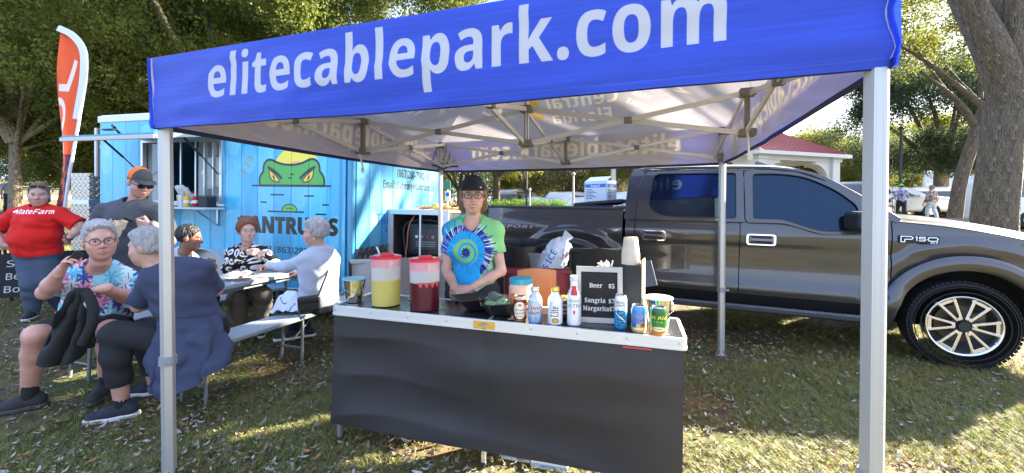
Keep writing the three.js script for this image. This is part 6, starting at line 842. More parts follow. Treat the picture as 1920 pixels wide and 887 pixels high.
  // hair
  if (o.hair) {
    const [kind, hc, am = 0.006] = o.hair, hr = [], R = { short: 0.006, curly: 0.026, bob: 0.012, cropped: 0.004, tied: 0.005, fine: 0.007 }[kind] ?? 0.01; hr.push(ell(V(0, 0.04, -0.014), [0.077 + R, 0.094 + R, 0.098 + R]));
    if (kind === 'curly') hr.push(ell(V(0, 0.06, 0.02), [0.07, 0.06, 0.08]), ell(V(0, 0.01, -0.05), [0.085, 0.08, 0.07])); if (kind === 'fine') hr.push(ell(V(0, 0.09, 0.02), [0.066, 0.04, 0.072]), ell(V(0, -0.01, -0.045), [0.079, 0.07, 0.062]));
    if (kind === 'bob') for (const s of [-1, 1]) hr.push(cap(V(s * 0.07, o.cap ? 0.01 : 0.05, 0.0), V(s * 0.088, -0.17, 0.022), o.cap ? 0.022 : 0.03, 0.024, 0.03), cap(V(s * 0.055, 0.02, -0.05), V(s * 0.07, -0.16, -0.045), 0.04, 0.035, 0.03), cap(V(0, 0.03, -0.06), V(0, -0.13, -0.065), 0.06, 0.05, 0.03));
    if (kind === 'tied') hr.push(ell(V(0, -0.02, -0.07), [0.06, 0.07, 0.05]), cap(V(0.05, 0.0, -0.06), V(0.07, -0.12, -0.03), 0.03, 0.018)); if (o.cap) hr[0] = ell(V(0, 0.035, -0.014), [0.08, 0.085, 0.1]); const hh = o.hairline ?? 0.078, f0 = field(hr, 0.03);
    const hF = (x, y, z) => { let d = f0(x, y, z) - am * (noise(x * 130 + 50, y * 34 + 50, z * 130 + 50) - 0.5) * 2.6 - am * (noise(x * 45 + 9, y * 20 + 9, z * 45 + 9) - 0.5); if (o.cap) d = smax(d, y - 0.055, 0.01); d = smax(d, -((y - hh) * 0.62 - (z - 0.068) * 0.78 + 0.4 * Math.abs(x) * (kind === 'bob' ? 0.3 : 0.1)), 0.008); if (kind !== 'bob' && kind !== 'tied') d = smax(d, -(y + 0.055 + 0.25 * (z + 0.02)), 0.02); return d; };
    part('hair', place(nets(hF, new THREE.Box3(V(-0.15, -0.21, -0.16), V(0.15, 0.19, 0.14)), 0.0068, { color: (x, y, z) => { const k = 0.7 + 0.6 * noise(x * 160 + 9, y * 30 + 9, z * 160 + 9); return hc.map((q) => q * k); } })), mat([1, 1, 1], 0.55, { vertexColors: true }), t);
  }
  if (o.cap) {
    const f0 = field([ell(V(0, 0.045, -0.012), [0.084, 0.1, 0.104])], 0.01), F = (x, y, z) => smax(f0(x, y, z) - 0.0015 * Math.sin(Math.atan2(x, z) * 6), -(y - 0.043 + 0.12 * (z)), 0.006);
    const cm = part('cap', place(nets(F, new THREE.Box3(V(-0.11, 0, -0.14), V(0.11, 0.17, 0.12)), 0.006, { color: (x, y, z) => (o.cap.two && (z < 0.02 ? o.cap.two : null)) || o.cap.color })), mat([1, 1, 1], 0.8, { vertexColors: true }), t);
    const bf = (x, y, z) => { const yy = y - 0.05 + 1.9 * x * x + 0.16 * (z - 0.09); return smax(smax(Math.hypot(x / 0.084, (z - 0.075) / 0.1) * 0.085 - 0.085, Math.abs(yy) - 0.003, 0.004), -(z - 0.06), 0.004); };
    part('cap_brim', place(nets(bf, new THREE.Box3(V(-0.11, -0.02, 0.03), V(0.11, 0.09, 0.2)), 0.005)), mat(o.cap.brim || o.cap.color, 0.8), cm); part('cap_button', place(sph(0.008, 0, 0.146, -0.012)), mat(o.cap.color, 0.8), cm); if (o.cap.mark) part('cap_mark', place(rbox(0.014, 0.008, 0.002, 0.001, 0.05, 0.056, 0.084, 0, 0.55)), M.white, cm);
  }
  if (o.glasses) {
    const gl = o.glasses, fr = []; for (const s of [-1, 1]) { fr.push(new THREE.TorusGeometry(0.024, gl.r || 0.0022, 8, 28).scale(1.08, 0.82, 1).rotateY(s * 0.12).translate(s * 0.033, 0.001, 0.104)); fr.push(rod(V(s * 0.058, 0.006, 0.098), V(s * 0.082, 0.008, -0.005), gl.r || 0.0022, gl.r || 0.0022, 6)); } fr.push(rod(V(-0.009, 0.004, 0.107), V(0.009, 0.004, 0.107), 0.002));
    const gm = part('glasses', place(merge(fr)), mat(gl.color || [0.02, 0.018, 0.018], 0.3), t); for (const s of [-1, 1]) part('lens', place(cyl(0.0235, 0.0235, 0.0015, 0, 0, 0, PI / 2, 0, 0, 24).scale(1.08, 0.82, 1).rotateY(s * 0.12).translate(s * 0.033, 0.001, 0.1035)), gl.dark ? mat([0.01, 0.01, 0.012], 0.08) : mat([1, 1, 1], 0.02, { phys: true, transmission: 1, thickness: 0, ior: 1.06, specularIntensity: 0.1 }), gm);
  }
  if (o.headShades) part('sunglasses', place(merge([rbox(0.055, 0.028, 0.02, 0.009, -0.034, 0.1, 0.076, -0.6, -0.25, 0, 3), rbox(0.055, 0.028, 0.02, 0.009, 0.034, 0.1, 0.076, -0.6, 0.25, 0, 3)])), mat([0.015, 0.013, 0.013], 0.15), t);
  // clothes
  const wr = (x, y, z, a) => a * (0.55 * Math.sin(y * 46 + 5 * noise(x * 9 + 3, y * 7, z * 9 + 3) + x * 14) * (0.3 + noise(x * 6 + 8, y * 6, z * 6 + 8)) + 1.1 * (noise(x * 16 + 20, y * 10 + 20, z * 16 + 20) - 0.5));
  const c = o.top;
  if (c) {
    const n = c.n ?? 0.014, ps = torso(n), sl = [];
    for (const q of ['L', 'R']) { const s = J['s' + q], e = J['e' + q], w = J['w' + q]; if (c.sleeve === 'long') { sl.push({ ps: [cap(s, e, ar[0] + 0.014, ar[1] + 0.016, 0.04), cap(e, w, ar[1] + 0.016, ar[2] + 0.014, 0.03)], p: w, d: w.clone().sub(e).normalize(), in: -0.02 }); } else { const m = s.clone().lerp(e, c.sleeve ?? 0.6); sl.push({ ps: [cap(s, s.clone().lerp(e, 0.9), ar[0] + 0.014, ar[1] + (c.flare ?? 0.024), 0.04)], p: m, d: e.clone().sub(s).normalize(), in: 0 }); } }
    const ft = field(ps, 0.06), fs = sl.map((q) => field(q.ps, 0.03)), hem = on(c.hem ?? -0.1), nk = on(1.03, c.neck === 'v' ? 0.06 : 0.035), nr = c.neckR ?? 0.066, vp = on(0.86, ch[1] + 0.03);
    const F = (x, y, z) => {
      let d = ft(x, y, z); sl.forEach((q, i) => { const a = smax(fs[i](x, y, z), (x - q.p.x) * q.d.x + (y - q.p.y) * q.d.y + (z - q.p.z) * q.d.z + q.in, 0.008); d = smin(d, a, 0.035); });
      d += wr(x, y, z, c.wr ?? 0.005); d = smax(d, -((x - hem.x) * up.x + (y - hem.y) * up.y + (z - hem.z) * up.z), 0.006);
      d = smax(d, -(Math.hypot(x - nk.x, y - nk.y, z - nk.z) - nr), 0.008); if (c.neck === 'v') { const h = (y - vp.y) / 0.1; if (z > nk.z - 0.02) d = smax(d, Math.min(0.05, 0.075 * h - Math.abs(x - vp.x)) * 0.8, 0.006); } return d;
    };
    part('shirt', nets(F, bounds([...ps, ...sl.flatMap((q) => q.ps)], 0.03), 0.0105, { uv: c.uv || ((x, y, z) => [x * 2 + z * 0.7, y * 2]) }), c.mat, t);
    if (c.collar) part('collar', [new THREE.TorusGeometry(0.07 * S, 0.014, 8, 24).scale(1, 1, 0.6).applyQuaternion(new THREE.Quaternion().setFromUnitVectors(V(0, 0, 1), up)).translate(...on(1.0, 0.02).toArray())], c.collar, t);
  }
  const b = o.bottom;
  if (b) {
    const n = 0.012, ps = [ell(on(0.0), [pe[0] + n, 0.15, pe[1] + n], Qt), ...(b.len === 'short' ? ['L', 'R'].map((q) => leg(q, b.loose ?? 0.016)[0]) : [...leg('L', b.loose ?? 0.016), ...leg('R', b.loose ?? 0.016)])], f0 = field(ps, 0.05), cuts = ['L', 'R'].map((q) => { const k = J['k' + q], a = J['a' + q], h = hj[q]; return b.len === 'short' ? { p: h.clone().lerp(k, b.cut ?? 0.82), d: k.clone().sub(h).normalize(), q } : { p: k.clone().lerp(a, b.cut ?? 0.94), d: a.clone().sub(k).normalize(), q }; });
    const topP = on(0.17), F = (x, y, z) => { let d = f0(x, y, z) + wr(x, y, z, 0.006); for (const k of cuts) { const near = Math.hypot(x - k.p.x, y - k.p.y, z - k.p.z) < 0.34 ? 1 : 0; const e = (x - k.p.x) * k.d.x + (y - k.p.y) * k.d.y + (z - k.p.z) * k.d.z; if (near && (b.len !== 'short' || true)) { const other = J['k' + (k.q === 'L' ? 'R' : 'L')]; const mine = J['k' + k.q]; if (Math.hypot(x - mine.x, z - mine.z) <= Math.hypot(x - other.x, z - other.z) + 0.02 || Math.hypot(x - J['a' + k.q].x, y - J['a' + k.q].y, z - J['a' + k.q].z) < Math.hypot(x - J['a' + (k.q === 'L' ? 'R' : 'L')].x, y - J['a' + (k.q === 'L' ? 'R' : 'L')].y, z - J['a' + (k.q === 'L' ? 'R' : 'L')].z)) d = smax(d, e, 0.01); } } return Math.hypot(x - J.hip.x, z - J.hip.z) < 0.22 ? smax(d, (x - topP.x) * up.x + (y - topP.y) * up.y + (z - topP.z) * up.z, 0.01) : d; };
    part(b.len === 'short' ? 'shorts' : 'trousers', nets(F, bounds(ps, 0.02), 0.0125, { uv: (x, y, z) => [x * 2 + z, y * 2] }), b.mat, t);
  }
  if (o.shoes) for (const q of ['L', 'R']) {
    const a = J['a' + q], dr = V(Math.sin(o['t' + q] ?? 0), 0, Math.cos(o['t' + q] ?? 0)), y0 = Math.max(0, a.y - 0.095 * S), P = (f, y) => V(a.x + dr.x * f * S, y0 + y * S, a.z + dr.z * f * S), ps = [cap(P(-0.05, 0.05), P(0.06, 0.05), 0.04 * S, 0.044 * S, 0.03), cap(P(0.06, 0.045), P(0.155, 0.035), 0.044 * S, 0.035 * S, 0.03), cap(P(-0.03, 0.06), P(-0.01, 0.095), 0.042 * S, 0.042 * S, 0.03)], f0 = field(ps, 0.03);
    const sh = part('shoe', nets((x, y, z) => smax(f0(x, y, z), -(y - y0 - 0.022 * S), 0.006), bounds(ps, 0.02), 0.0075), o.shoes, t), s2 = [cap(P(-0.055, 0), P(0.06, 0), 0.044 * S, 0.05 * S), cap(P(0.06, 0), P(0.16, 0), 0.05 * S, 0.04 * S)];
    part('sole', nets((x, y, z) => { let d = 1; for (const p of s2) d = smin(d, prim(p, x, p.a.y, z), 0.02); return smax(d, Math.abs(y - y0 - 0.014 * S) - 0.014 * S, 0.006); }, bounds(s2, 0.02), 0.0075), o.sole || M.white, sh);
    if (o.sock) part('sock', rod(V(a.x, y0 + 0.07 * S, a.z), a.clone().lerp(J['k' + q], 0.2), 0.043 * S, 0.046 * S, 16), o.sock, sh);
    for (let i = 0; i < 3; i++) { const c0 = P(0.03 + i * 0.025, 0.093 - i * 0.008), pr = V(dr.z, 0, -dr.x).multiplyScalar(0.022 * S); part('lace', rod(c0.clone().add(pr), c0.clone().sub(pr), 0.003), o.lace || M.white, sh); }
  }
  t.userData.J = undefined; delete t.userData.J; return { t, J, on, hp, place, up, rt, fw };
}
// ---------- the people ----------
const JO = {
  seller: { pos: [-0.28, 0.00, -3.00], hip: [0.000, 0.918, -0.000], nb: [-0.001, 1.379, -0.020], hc: [0.006, 1.576, 0.020], sL: [0.152, 1.327, -0.000], sR: [-0.143, 1.327, -0.000], eL: [0.205, 1.046, 0.020], wL: [-0.005, 0.953, 0.180], eR: [-0.182, 1.054, 0.020], wR: [-0.091, 0.934, 0.170], kL: [0.070, 0.497, -0.020], aL: [0.068, 0.090, -0.050], kR: [-0.071, 0.497, -0.020], aR: [-0.083, 0.090, -0.050] },
  hawaii: { pos: [-3.31, 0.00, -3.36], hip: [0.000, 0.545, -0.000], nb: [0.122, 1.036, 0.100], hc: [0.273, 1.245, 0.240], sL: [0.242, 0.920, -0.020], sR: [-0.006, 0.972, 0.160], eL: [0.309, 0.760, 0.010], wL: [0.404, 0.918, 0.360], eR: [-0.005, 0.891, 0.360], wR: [0.189, 1.056, 0.440], kL: [0.331, 0.590, 0.240], aL: [0.09, 0.105, 0.02], kR: [-0.078, 0.587, 0.360], aR: [-0.27, 0.105, 0.24] },
  blue: { pos: [-2.34, 0.00, -3.12], hip: [0.000, 0.590, -0.000], nb: [-0.119, 1.056, 0.080], hc: [-0.227, 1.212, 0.140], sL: [-0.199, 0.994, 0.140], sR: [0.052, 1.025, -0.000], eL: [-0.388, 0.773, 0.040], wL: [-0.558, 0.792, -0.200], eR: [0.026, 0.842, -0.180], wR: [-0.184, 0.846, -0.380], kL: [-0.430, 0.613, 0.180], aL: [-0.431, 0.099, 0.130], kR: [-0.527, 0.537, -0.180], aR: [-0.517, 0.040, -0.260] },
  cap: { pos: [-3.94, 0.00, -4.40], hip: [0.000, 0.970, -0.000], nb: [0.018, 1.530, -0.000], hc: [0.129, 1.737, 0.060], sL: [0.338, 1.437, 0.040], sR: [-0.293, 1.447, -0.000], eL: [0.460, 1.145, 0.100], wL: [0.395, 1.320, 0.250], eR: [-0.376, 1.205, 0.020], wR: [-0.055, 1.313, 0.200], kL: [0.093, 0.452, -0.000], aL: [0.088, 0.045, -0.000], kR: [-0.107, 0.452, -0.000], aR: [-0.112, 0.045, -0.000] },
  red: { pos: [-6.28, 0.04, -5.60], hip: [0.000, 0.865, -0.000], nb: [0.038, 1.444, -0.000], hc: [0.082, 1.598, 0.050], sL: [0.304, 1.352, -0.000], sR: [-0.274, 1.352, -0.000], eL: [0.533, 1.187, -0.050], wL: [0.517, 1.042, 0.100], eR: [-0.588, 1.133, -0.000], wR: [-0.270, 0.950, 0.150], kL: [0.203, 0.435, 0.050], aL: [0.071, 0.073, -0.200], kR: [0.079, 0.454, 0.150], aR: [0.030, 0.069, 0.100] },
  boy: { pos: [-3.43, 0.00, -4.35], hip: [0.000, 0.547, -0.000], nb: [0.100, 1.010, 0.100], hc: [0.226, 1.180, 0.150], sL: [0.097, 0.939, -0.030], sR: [0.118, 0.963, 0.230], eL: [0.157, 0.731, -0.050], wL: [0.377, 0.881, 0.100], eR: [0.325, 0.767, 0.300], wR: [0.500, 0.849, 0.300], kL: [0.223, 0.514, -0.150], aL: [0.147, 0.095, -0.250], kR: [0.311, 0.531, 0.050], aR: [0.234, 0.090, -0.050] },
  blouse: { pos: [-3.15, 0.01, -5.05], hip: [0.000, 0.456, -0.000], nb: [0.023, 1.004, 0.050], hc: [0.063, 1.203, 0.110], sL: [0.212, 0.935, 0.050], sR: [-0.154, 0.928, 0.050], eL: [0.441, 0.806, 0.170], wL: [0.395, 0.963, 0.300], eR: [-0.111, 0.774, 0.200], wR: [0.186, 0.978, 0.330], kL: [0.372, 0.501, 0.330], aL: [0.226, 0.090, 0.150], kR: [0.081, 0.481, 0.350], aR: [0.035, 0.067, 0.200] },
  white: { pos: [-1.97, 0.00, -4.30], hip: [0.000, 0.547, -0.000], nb: [0.048, 1.053, 0.050], hc: [0.014, 1.232, 0.080], sL: [-0.039, 0.985, 0.150], sR: [0.090, 0.948, -0.100], eL: [-0.323, 0.885, -0.000], wL: [-0.588, 0.880, -0.150], eR: [-0.124, 0.725, -0.300], wR: [-0.327, 0.771, -0.300], kL: [-0.276, 0.536, -0.050], aL: [-0.381, 0.168, -0.250], kR: [-0.358, 0.463, -0.300], aR: [-0.346, 0.127, -0.450] },
};
{
  const skinA = [0.56, 0.34, 0.25], skinB = [0.54, 0.3, 0.22];
  // woman behind the counter
  const dye = canvasTex(512, 512, (c, w, h) => {
    const R = RNG(9), g = c.createLinearGradient(0, 0, w, 0); g.addColorStop(0, '#1f3c9c'); g.addColorStop(0.16, '#2fa4e4'); g.addColorStop(0.3, '#52c8a4'); g.addColorStop(0.5, '#7fd08e'); g.addColorStop(1, '#93d184'); c.fillStyle = g; c.fillRect(0, 0, w, h);
    const X = 214, Y = 206; c.fillStyle = '#dfe3ee'; c.fillRect(0, 400, w, 112); for (let i = 0; i < 60; i++) { c.fillStyle = ['#3a3f96', '#5a63b4', '#c9d2ea', '#e8ecf6', '#86c27a'][i % 5]; c.fillRect(R() * w, 385 + R() * 110, 7, 30 + R() * 40); }
    c.fillStyle = '#1b2a86'; c.beginPath(); c.arc(X, Y, 148, 0, 7); c.fill(); for (let i = 0; i < 150; i++) { const a = i / 150 * 6.28 + R() * 0.16, r0 = 88 + R() * 34, r1 = 128 + R() * 62; c.strokeStyle = ['#a9b6e2', '#16226e', '#2c3fa8', '#dbe4f6', '#1c2c8a', '#5f8fd6'][Math.floor(R() * 6)]; c.lineWidth = 1.5 + R() * 6; c.beginPath(); c.moveTo(X + Math.cos(a) * r0, Y + Math.sin(a) * r0); c.lineTo(X + Math.cos(a + 0.13) * r1, Y + Math.sin(a + 0.13) * r1); c.stroke(); }
    c.fillStyle = '#1ba4e6'; c.beginPath(); c.arc(X, Y, 112, 0, 7); c.fill(); c.fillRect(X - 80, Y + 60, 160, 120); for (let i = 0; i < 60; i++) { const a = R() * 6.28, r = 70 + R() * 34; c.fillStyle = ['rgba(110,200,240,0.35)', 'rgba(20,110,200,0.3)'][i % 2]; c.beginPath(); c.ellipse(X + Math.cos(a) * r, Y + Math.sin(a) * r, 26, 4, a, 0, 7); c.fill(); } c.fillStyle = '#83cc7c'; c.beginPath(); c.arc(X, Y, 72, 0, 7); c.fill(); c.strokeStyle = '#2a9fe0'; c.lineWidth = 13; c.beginPath(); for (let i = 0; i < 60; i++) { const a = i / 60 * 9.4, r = 18 + a * 6; c.lineTo(X + Math.cos(a) * r, Y + Math.sin(a) * r); } c.stroke(); c.fillStyle = '#1a2f80'; for (let i = 0; i < 9; i++) { const a = i / 9 * 6.28; c.beginPath(); c.ellipse(X + Math.cos(a) * 15, Y + Math.sin(a) * 15, 13, 6, a, 0, 7); c.fill(); }
  });
  person({ J: JO.seller, label: 'smiling woman in a bright tie-dye shirt, dark cap and glasses standing behind the counter', skin: [0.68, 0.43, 0.33], female: 1, yaw: 0.1, pitch: 0.03, smile: 1, lips: [0.5, 0.16, 0.15], headScale: 1.03, jaw: 1.02, g: { chest: [0.14, 0.1], waist: [0.125, 0.1], pelvis: [0.16, 0.12], bust: 0.055, arm: [0.043, 0.035, 0.024] }, hair: ['bob', [0.27, 0.16, 0.085], 0.005], cap: { color: [0.014, 0.015, 0.022], mark: 1 }, glasses: { r: 0.0025 }, hL: { d: [-0.9, -0.25, 0.15], n: [0.0, -0.6, -0.8], curl: 0.5 }, hR: { d: [0.75, -0.5, 0.2], n: [0, -0.6, -0.8], curl: 0.45 }, top: { mat: fab([1, 1, 1], { map: dye }), sleeve: 0.56, hem: -0.12, neck: 'v', wr: 0.009, uv: (x, y) => [(x + 0.285) / 0.6, (y - 0.80) / 0.65] }, bottom: { mat: fab([0.02, 0.022, 0.035]), len: 'short' }, shoes: fab([0.1, 0.1, 0.11]), tL: 0.1, tR: -0.1 });
  // man in the flowered shirt
  const aloha = canvasTex(512, 512, (c) => { const R = RNG(4); c.fillStyle = '#8fd0dc'; c.fillRect(0, 0, 512, 512); for (let i = 0; i < 96; i++) { const x = R() * 512, y = R() * 512; c.fillStyle = ['#e58aa8', '#2a4a8c', '#5fb4cf', '#1f2a52', '#d9e6ea', '#c9688c'][i % 6]; for (let k = 0; k < 7; k++) { const a = k / 7 * 6.28; c.beginPath(); c.ellipse(x + Math.cos(a) * 24, y + Math.sin(a) * 24, 25, 7, a, 0, 7); c.fill(); } c.fillStyle = '#2c2c46'; c.fillRect(x - 2, y, 4, 44); } });
  const ha = person({ J: JO.hawaii, label: 'seated man in a turquoise flowered shirt and black shorts with one hand raised', skin: [0.6, 0.33, 0.25], s: 1.08, headScale: 1.06, yaw: 0.86, pitch: -0.02, roll: 0.05, open: 1, jaw: 1.12, browColor: [0.3, 0.26, 0.24], g: { chest: [0.19, 0.14], waist: [0.19, 0.15], belly: 0.05, pelvis: [0.19, 0.15], arm: [0.054, 0.045, 0.031], leg: [0.095, 0.064, 0.043] }, hair: ['fine', [0.36, 0.35, 0.34], 0.006], hairline: 0.074, glasses: {}, hR: { d: [0.55, 0.8, 0.1], n: [0.7, -0.3, -0.4], curl: 0.75 }, hL: { d: [-0.9, -0.15, 0.3], n: [0, -1, 0], curl: 1.1 }, top: { mat: fab([1, 1, 1], { map: aloha }), sleeve: 0.72, flare: 0.04, hem: -0.16, neck: 'crew', neckR: 0.078, wr: 0.007, uv: (x, y, z) => [(x - z * 0.9) * 1.5, y * 1.7] }, bottom: { mat: fab([0.017, 0.016, 0.016]), len: 'short', cut: 0.86, loose: 0.035 }, shoes: fab([0.03, 0.03, 0.032]), sole: mat([0.06, 0.06, 0.06], 0.7), lace: M.darkgrey, sock: fab([0.02, 0.02, 0.02]), tL: 0.3, tR: -0.9 });
  const hj = thing('jacket', 'black jacket hanging from the hand of the man in the flowered shirt', 'jacket', JO.hawaii.pos), wl = ha.J.wL;
  part('cloth', slab(30, 40, (u, v) => { const a = u * 2 - 1, w = 0.03 + 0.1 * Math.pow(v, 0.9), dn = 0.52 * v - 0.04 * Math.sin(v * PI); return [wl.x - 0.07 + a * w * 0.8 - 0.1 * v + 0.02 * Math.sin(u * 14 + v * 4) * v, wl.y + 0.02 - dn * (1 - 0.12 * a * a), wl.z + 0.08 + 0.05 * v - a * w * 0.5 + 0.035 * Math.sin(u * 13 + v * 5) * (0.25 + v) + 0.03 * (noise(u * 6, v * 9, 4) - 0.5) + 0.012 * (noise(u * 15, v * 20, 9) - 0.5)]; }, 0.012), fab([0.014, 0.013, 0.013]), hj); part('sleeve', tube([[wl.x - 0.06, wl.y + 0.0, wl.z + 0.07], [wl.x - 0.0, wl.y - 0.08, wl.z + 0.08], [wl.x + 0.02, wl.y - 0.22, wl.z + 0.1], [wl.x - 0.03, wl.y - 0.36, wl.z + 0.12]], 0.032, 24, 12), fab([0.014, 0.013, 0.013]), hj);
  const ph = thing('phone', 'small dark phone in the raised hand of the seated man', 'phone', JO.hawaii.pos); part('phone_body', rbox(0.05, 0.1, 0.01, 0.004, ha.J.wR.x + 0.1, ha.J.wR.y + 0.09, ha.J.wR.z - 0.0, 0.3, 0.8, -0.9), M.black, ph);
  // man in blue, back turned
  const bl = fab([0.042, 0.052, 0.1]);
  const bm = person({ J: JO.blue, label: 'grey-haired man in a dark blue shirt, back turned, seated on the near bench', skin: [0.5, 0.3, 0.23], s: 1.05, yaw: -1.5, pitch: 0.1, headScale: 1.02, jaw: 1.05, browColor: [0.3, 0.28, 0.26], g: { chest: [0.172, 0.125], waist: [0.165, 0.13], pelvis: [0.18, 0.14], arm: [0.05, 0.042, 0.03], leg: [0.086, 0.062, 0.042] }, hair: ['fine', [0.3, 0.29, 0.28], 0.005], top: { mat: bl, sleeve: 0.85, flare: 0.035, hem: -0.2, neckR: 0.06, wr: 0.009, n: 0.02 }, bottom: { mat: fab([0.016, 0.016, 0.018]), loose: 0.02, cut: 0.72 }, shoes: fab([0.02, 0.024, 0.035]), sole: mat([0.7, 0.7, 0.7], 0.6), lace: M.darkgrey, sock: fab([0.012, 0.012, 0.013]), tL: -1.1, tR: -1.3 });
  const co = thing('coat', 'long dark blue coat hanging off the bench end behind the seated man', 'coat', JO.blue.pos);
  part('coat_panel', slab(40, 36, (u, v) => { const a = lerp(-0.95, 1.15, u), r = 0.225 + 0.11 * v, x = Math.sin(a) * r * 1.02 + 0.02 + 0.03 * v, z = Math.cos(a) * r * 0.82 + 0.0; const bot = 0.17 + 0.26 * Math.pow(Math.abs(u - 0.3) / 0.7, 1.1) + 0.12 * (u < 0.3 ? (0.3 - u) * 1.6 : 0); return [x + 0.03 * Math.sin(u * 23 + v * 5 + 2 * noise(u * 4, v * 3, 1)) * v + 0.02 * (noise(u * 9, v * 7, 3) - 0.5), lerp(0.72, bot, v), z + 0.03 * Math.sin(u * 19 - v * 3 + 3 * noise(u * 3, v * 4, 5)) * v + 0.025 * (noise(u * 8, v * 9, 7) - 0.5)]; }, 0.012), bl, co);
  part('coat_belt', slab(30, 3, (u, v) => { const a = lerp(-1.1, 1.2, u), r = 0.232; return [Math.sin(a) * r * 1.02 + 0.02, 0.66 + v * 0.05 + 0.02 * Math.sin(u * 5), Math.cos(a) * r * 0.84 + 0.008]; }, 0.008), bl, co);
  // man in the orange and grey cap
  const cp = person({ J: JO.cap, label: 'standing man in a grey shirt and an orange and grey cap looking down', skin: [0.5, 0.29, 0.22], s: 1.1, yaw: 1.15, pitch: 0.35, headScale: 1.04, jaw: 1.15, g: { chest: [0.24, 0.17], waist: [0.25, 0.19], belly: 0.06, pelvis: [0.23, 0.17], arm: [0.06, 0.048, 0.032], leg: [0.1, 0.065, 0.045] }, hair: ['cropped', [0.1, 0.07, 0.05], 0.003], cap: { color: [0.05, 0.05, 0.054], two: [0.85, 0.16, 0.015], brim: [0.045, 0.045, 0.05] }, glasses: { dark: 1, r: 0.003 }, hL: { d: [-0.95, 0.1, 0.25], n: [0, 0.2, -1], curl: 0.8, ring: M.black }, hR: { d: [0.85, -0.15, 0.4], n: [0, 1, 0], curl: 0.6, ring: mat([0.55, 0.6, 0.05], 0.5) }, top: { mat: fab([0.062, 0.064, 0.075]), sleeve: 0.85, flare: 0.05, hem: -0.18, n: 0.022, wr: 0.008 }, bottom: { mat: fab([0.08, 0.075, 0.07]) }, shoes: fab([0.1, 0.07, 0.05]), tL: 0.5, tR: 0.2 });
  const pb = thing('paper_bag', 'crumpled brown paper in the hand of the man in the orange cap', 'paper', JO.cap.pos); part('paper', slab(12, 10, (u, v) => [cp.J.wR.x + 0.0 + u * 0.26, cp.J.wR.y + 0.02 - 0.17 * v * u + 0.05 * noise(u * 5, v * 5, 2), cp.J.wR.z + 0.06 + v * 0.12 + 0.05 * noise(u * 4, v * 4, 8)], 0.004), mat([0.34, 0.25, 0.16], 0.85), pb);
  const cpn = thing('phone', 'small black phone held by the man in the orange cap', 'phone', JO.cap.pos); part('phone_body', rbox(0.08, 0.035, 0.01, 0.004, cp.J.wL.x - 0.14, cp.J.wL.y + 0.05, cp.J.wL.z + 0.08, 0.5, 0.2, -0.6), M.black, cpn);
  // woman in red
  const rt = canvasTex(512, 512, (c) => { c.fillStyle = '#d4150c'; c.fillRect(0, 0, 512, 512); c.fillStyle = '#f4e8e6'; fitText(c, 'StateFarm', 296, 176, 210, 44); for (let i = 0; i < 3; i++) { c.beginPath(); c.ellipse(158 + (i - 1) * 15, 162 - (i === 1 ? 7 : 0), 13, 8, 0, 0, 7); c.fill(); } });
  person({ J: JO.red, label: 'large woman in a red t-shirt and jeans standing with hands on hips', skin: [0.52, 0.3, 0.24], s: 1.08, female: 1, yaw: 0.72, pitch: 0.05, headScale: 1.12, jaw: 1.2, g: { chest: [0.235, 0.18], waist: [0.255, 0.21], belly: 0.05, pelvis: [0.25, 0.2], bust: 0.085, arm: [0.068, 0.05, 0.033], leg: [0.125, 0.08, 0.05] }, hair: ['tied', [0.17, 0.105, 0.065], 0.006], headShades: 1, hL: { d: [-0.75, -0.45, -0.3], n: [-0.3, 0.1, -0.9], curl: 0.4, ring: M.black }, hR: { d: [0.75, -0.45, -0.3], n: [0.3, 0.1, -0.9], curl: 0.4 }, top: { mat: fab([1, 1, 1], { map: rt }), sleeve: 0.85, flare: 0.05, hem: -0.12, n: 0.022, wr: 0.009, uv: (x, y) => [(x - 0.04) + 0.5, (y - 0.7) / 1.0 ] }, bottom: { mat: fab([0.055, 0.075, 0.12]), cut: 0.95 }, shoes: fab([0.025, 0.02, 0.02]), sole: mat([0.5, 0.5, 0.55], 0.6), tL: 0.9, tR: 0.5 });
  // boy, woman in the ringed blouse, woman in white
  person({ J: JO.boy, label: 'dark-haired boy in a white shirt sitting in profile at the far side of the table', skin: [0.23, 0.105, 0.06], s: 0.97, yaw: 2.05, pitch: 0.14, headScale: 1.06, lips: [0.22, 0.08, 0.07], browColor: [0.01, 0.01, 0.01], g: { chest: [0.15, 0.11], waist: [0.14, 0.11], pelvis: [0.15, 0.12], arm: [0.042, 0.034, 0.024] }, hair: ['short', [0.01, 0.009, 0.008], 0.006], hairline: 0.07, hL: { d: [0.35, 0.9, 0.1], n: [0.6, 0, 0.6], curl: 0.8 }, hR: { d: [0.5, 0.8, 0.1], n: [0.6, 0, -0.6], curl: 0.9, ring: mat([0.2, 0.012, 0.025], 0.8) }, top: { mat: fab([0.52, 0.54, 0.6]), sleeve: 0.6, hem: -0.1 }, bottom: { mat: fab([0.03, 0.03, 0.035]) }, shoes: fab([0.05, 0.05, 0.05]), tL: 1.2, tR: 1.2 });
  const ring = canvasTex(256, 256, (c) => { const R = RNG(6); c.fillStyle = '#101012'; c.fillRect(0, 0, 256, 256); c.strokeStyle = '#eceaea'; c.lineWidth = 13; for (let i = 0; i < 5; i++) for (let k = 0; k < 5; k++) { c.beginPath(); c.ellipse(26 + i * 51 + (k % 2) * 22, 26 + k * 51, 17, 13, R() * 3, 0, 5.6); c.stroke(); } });
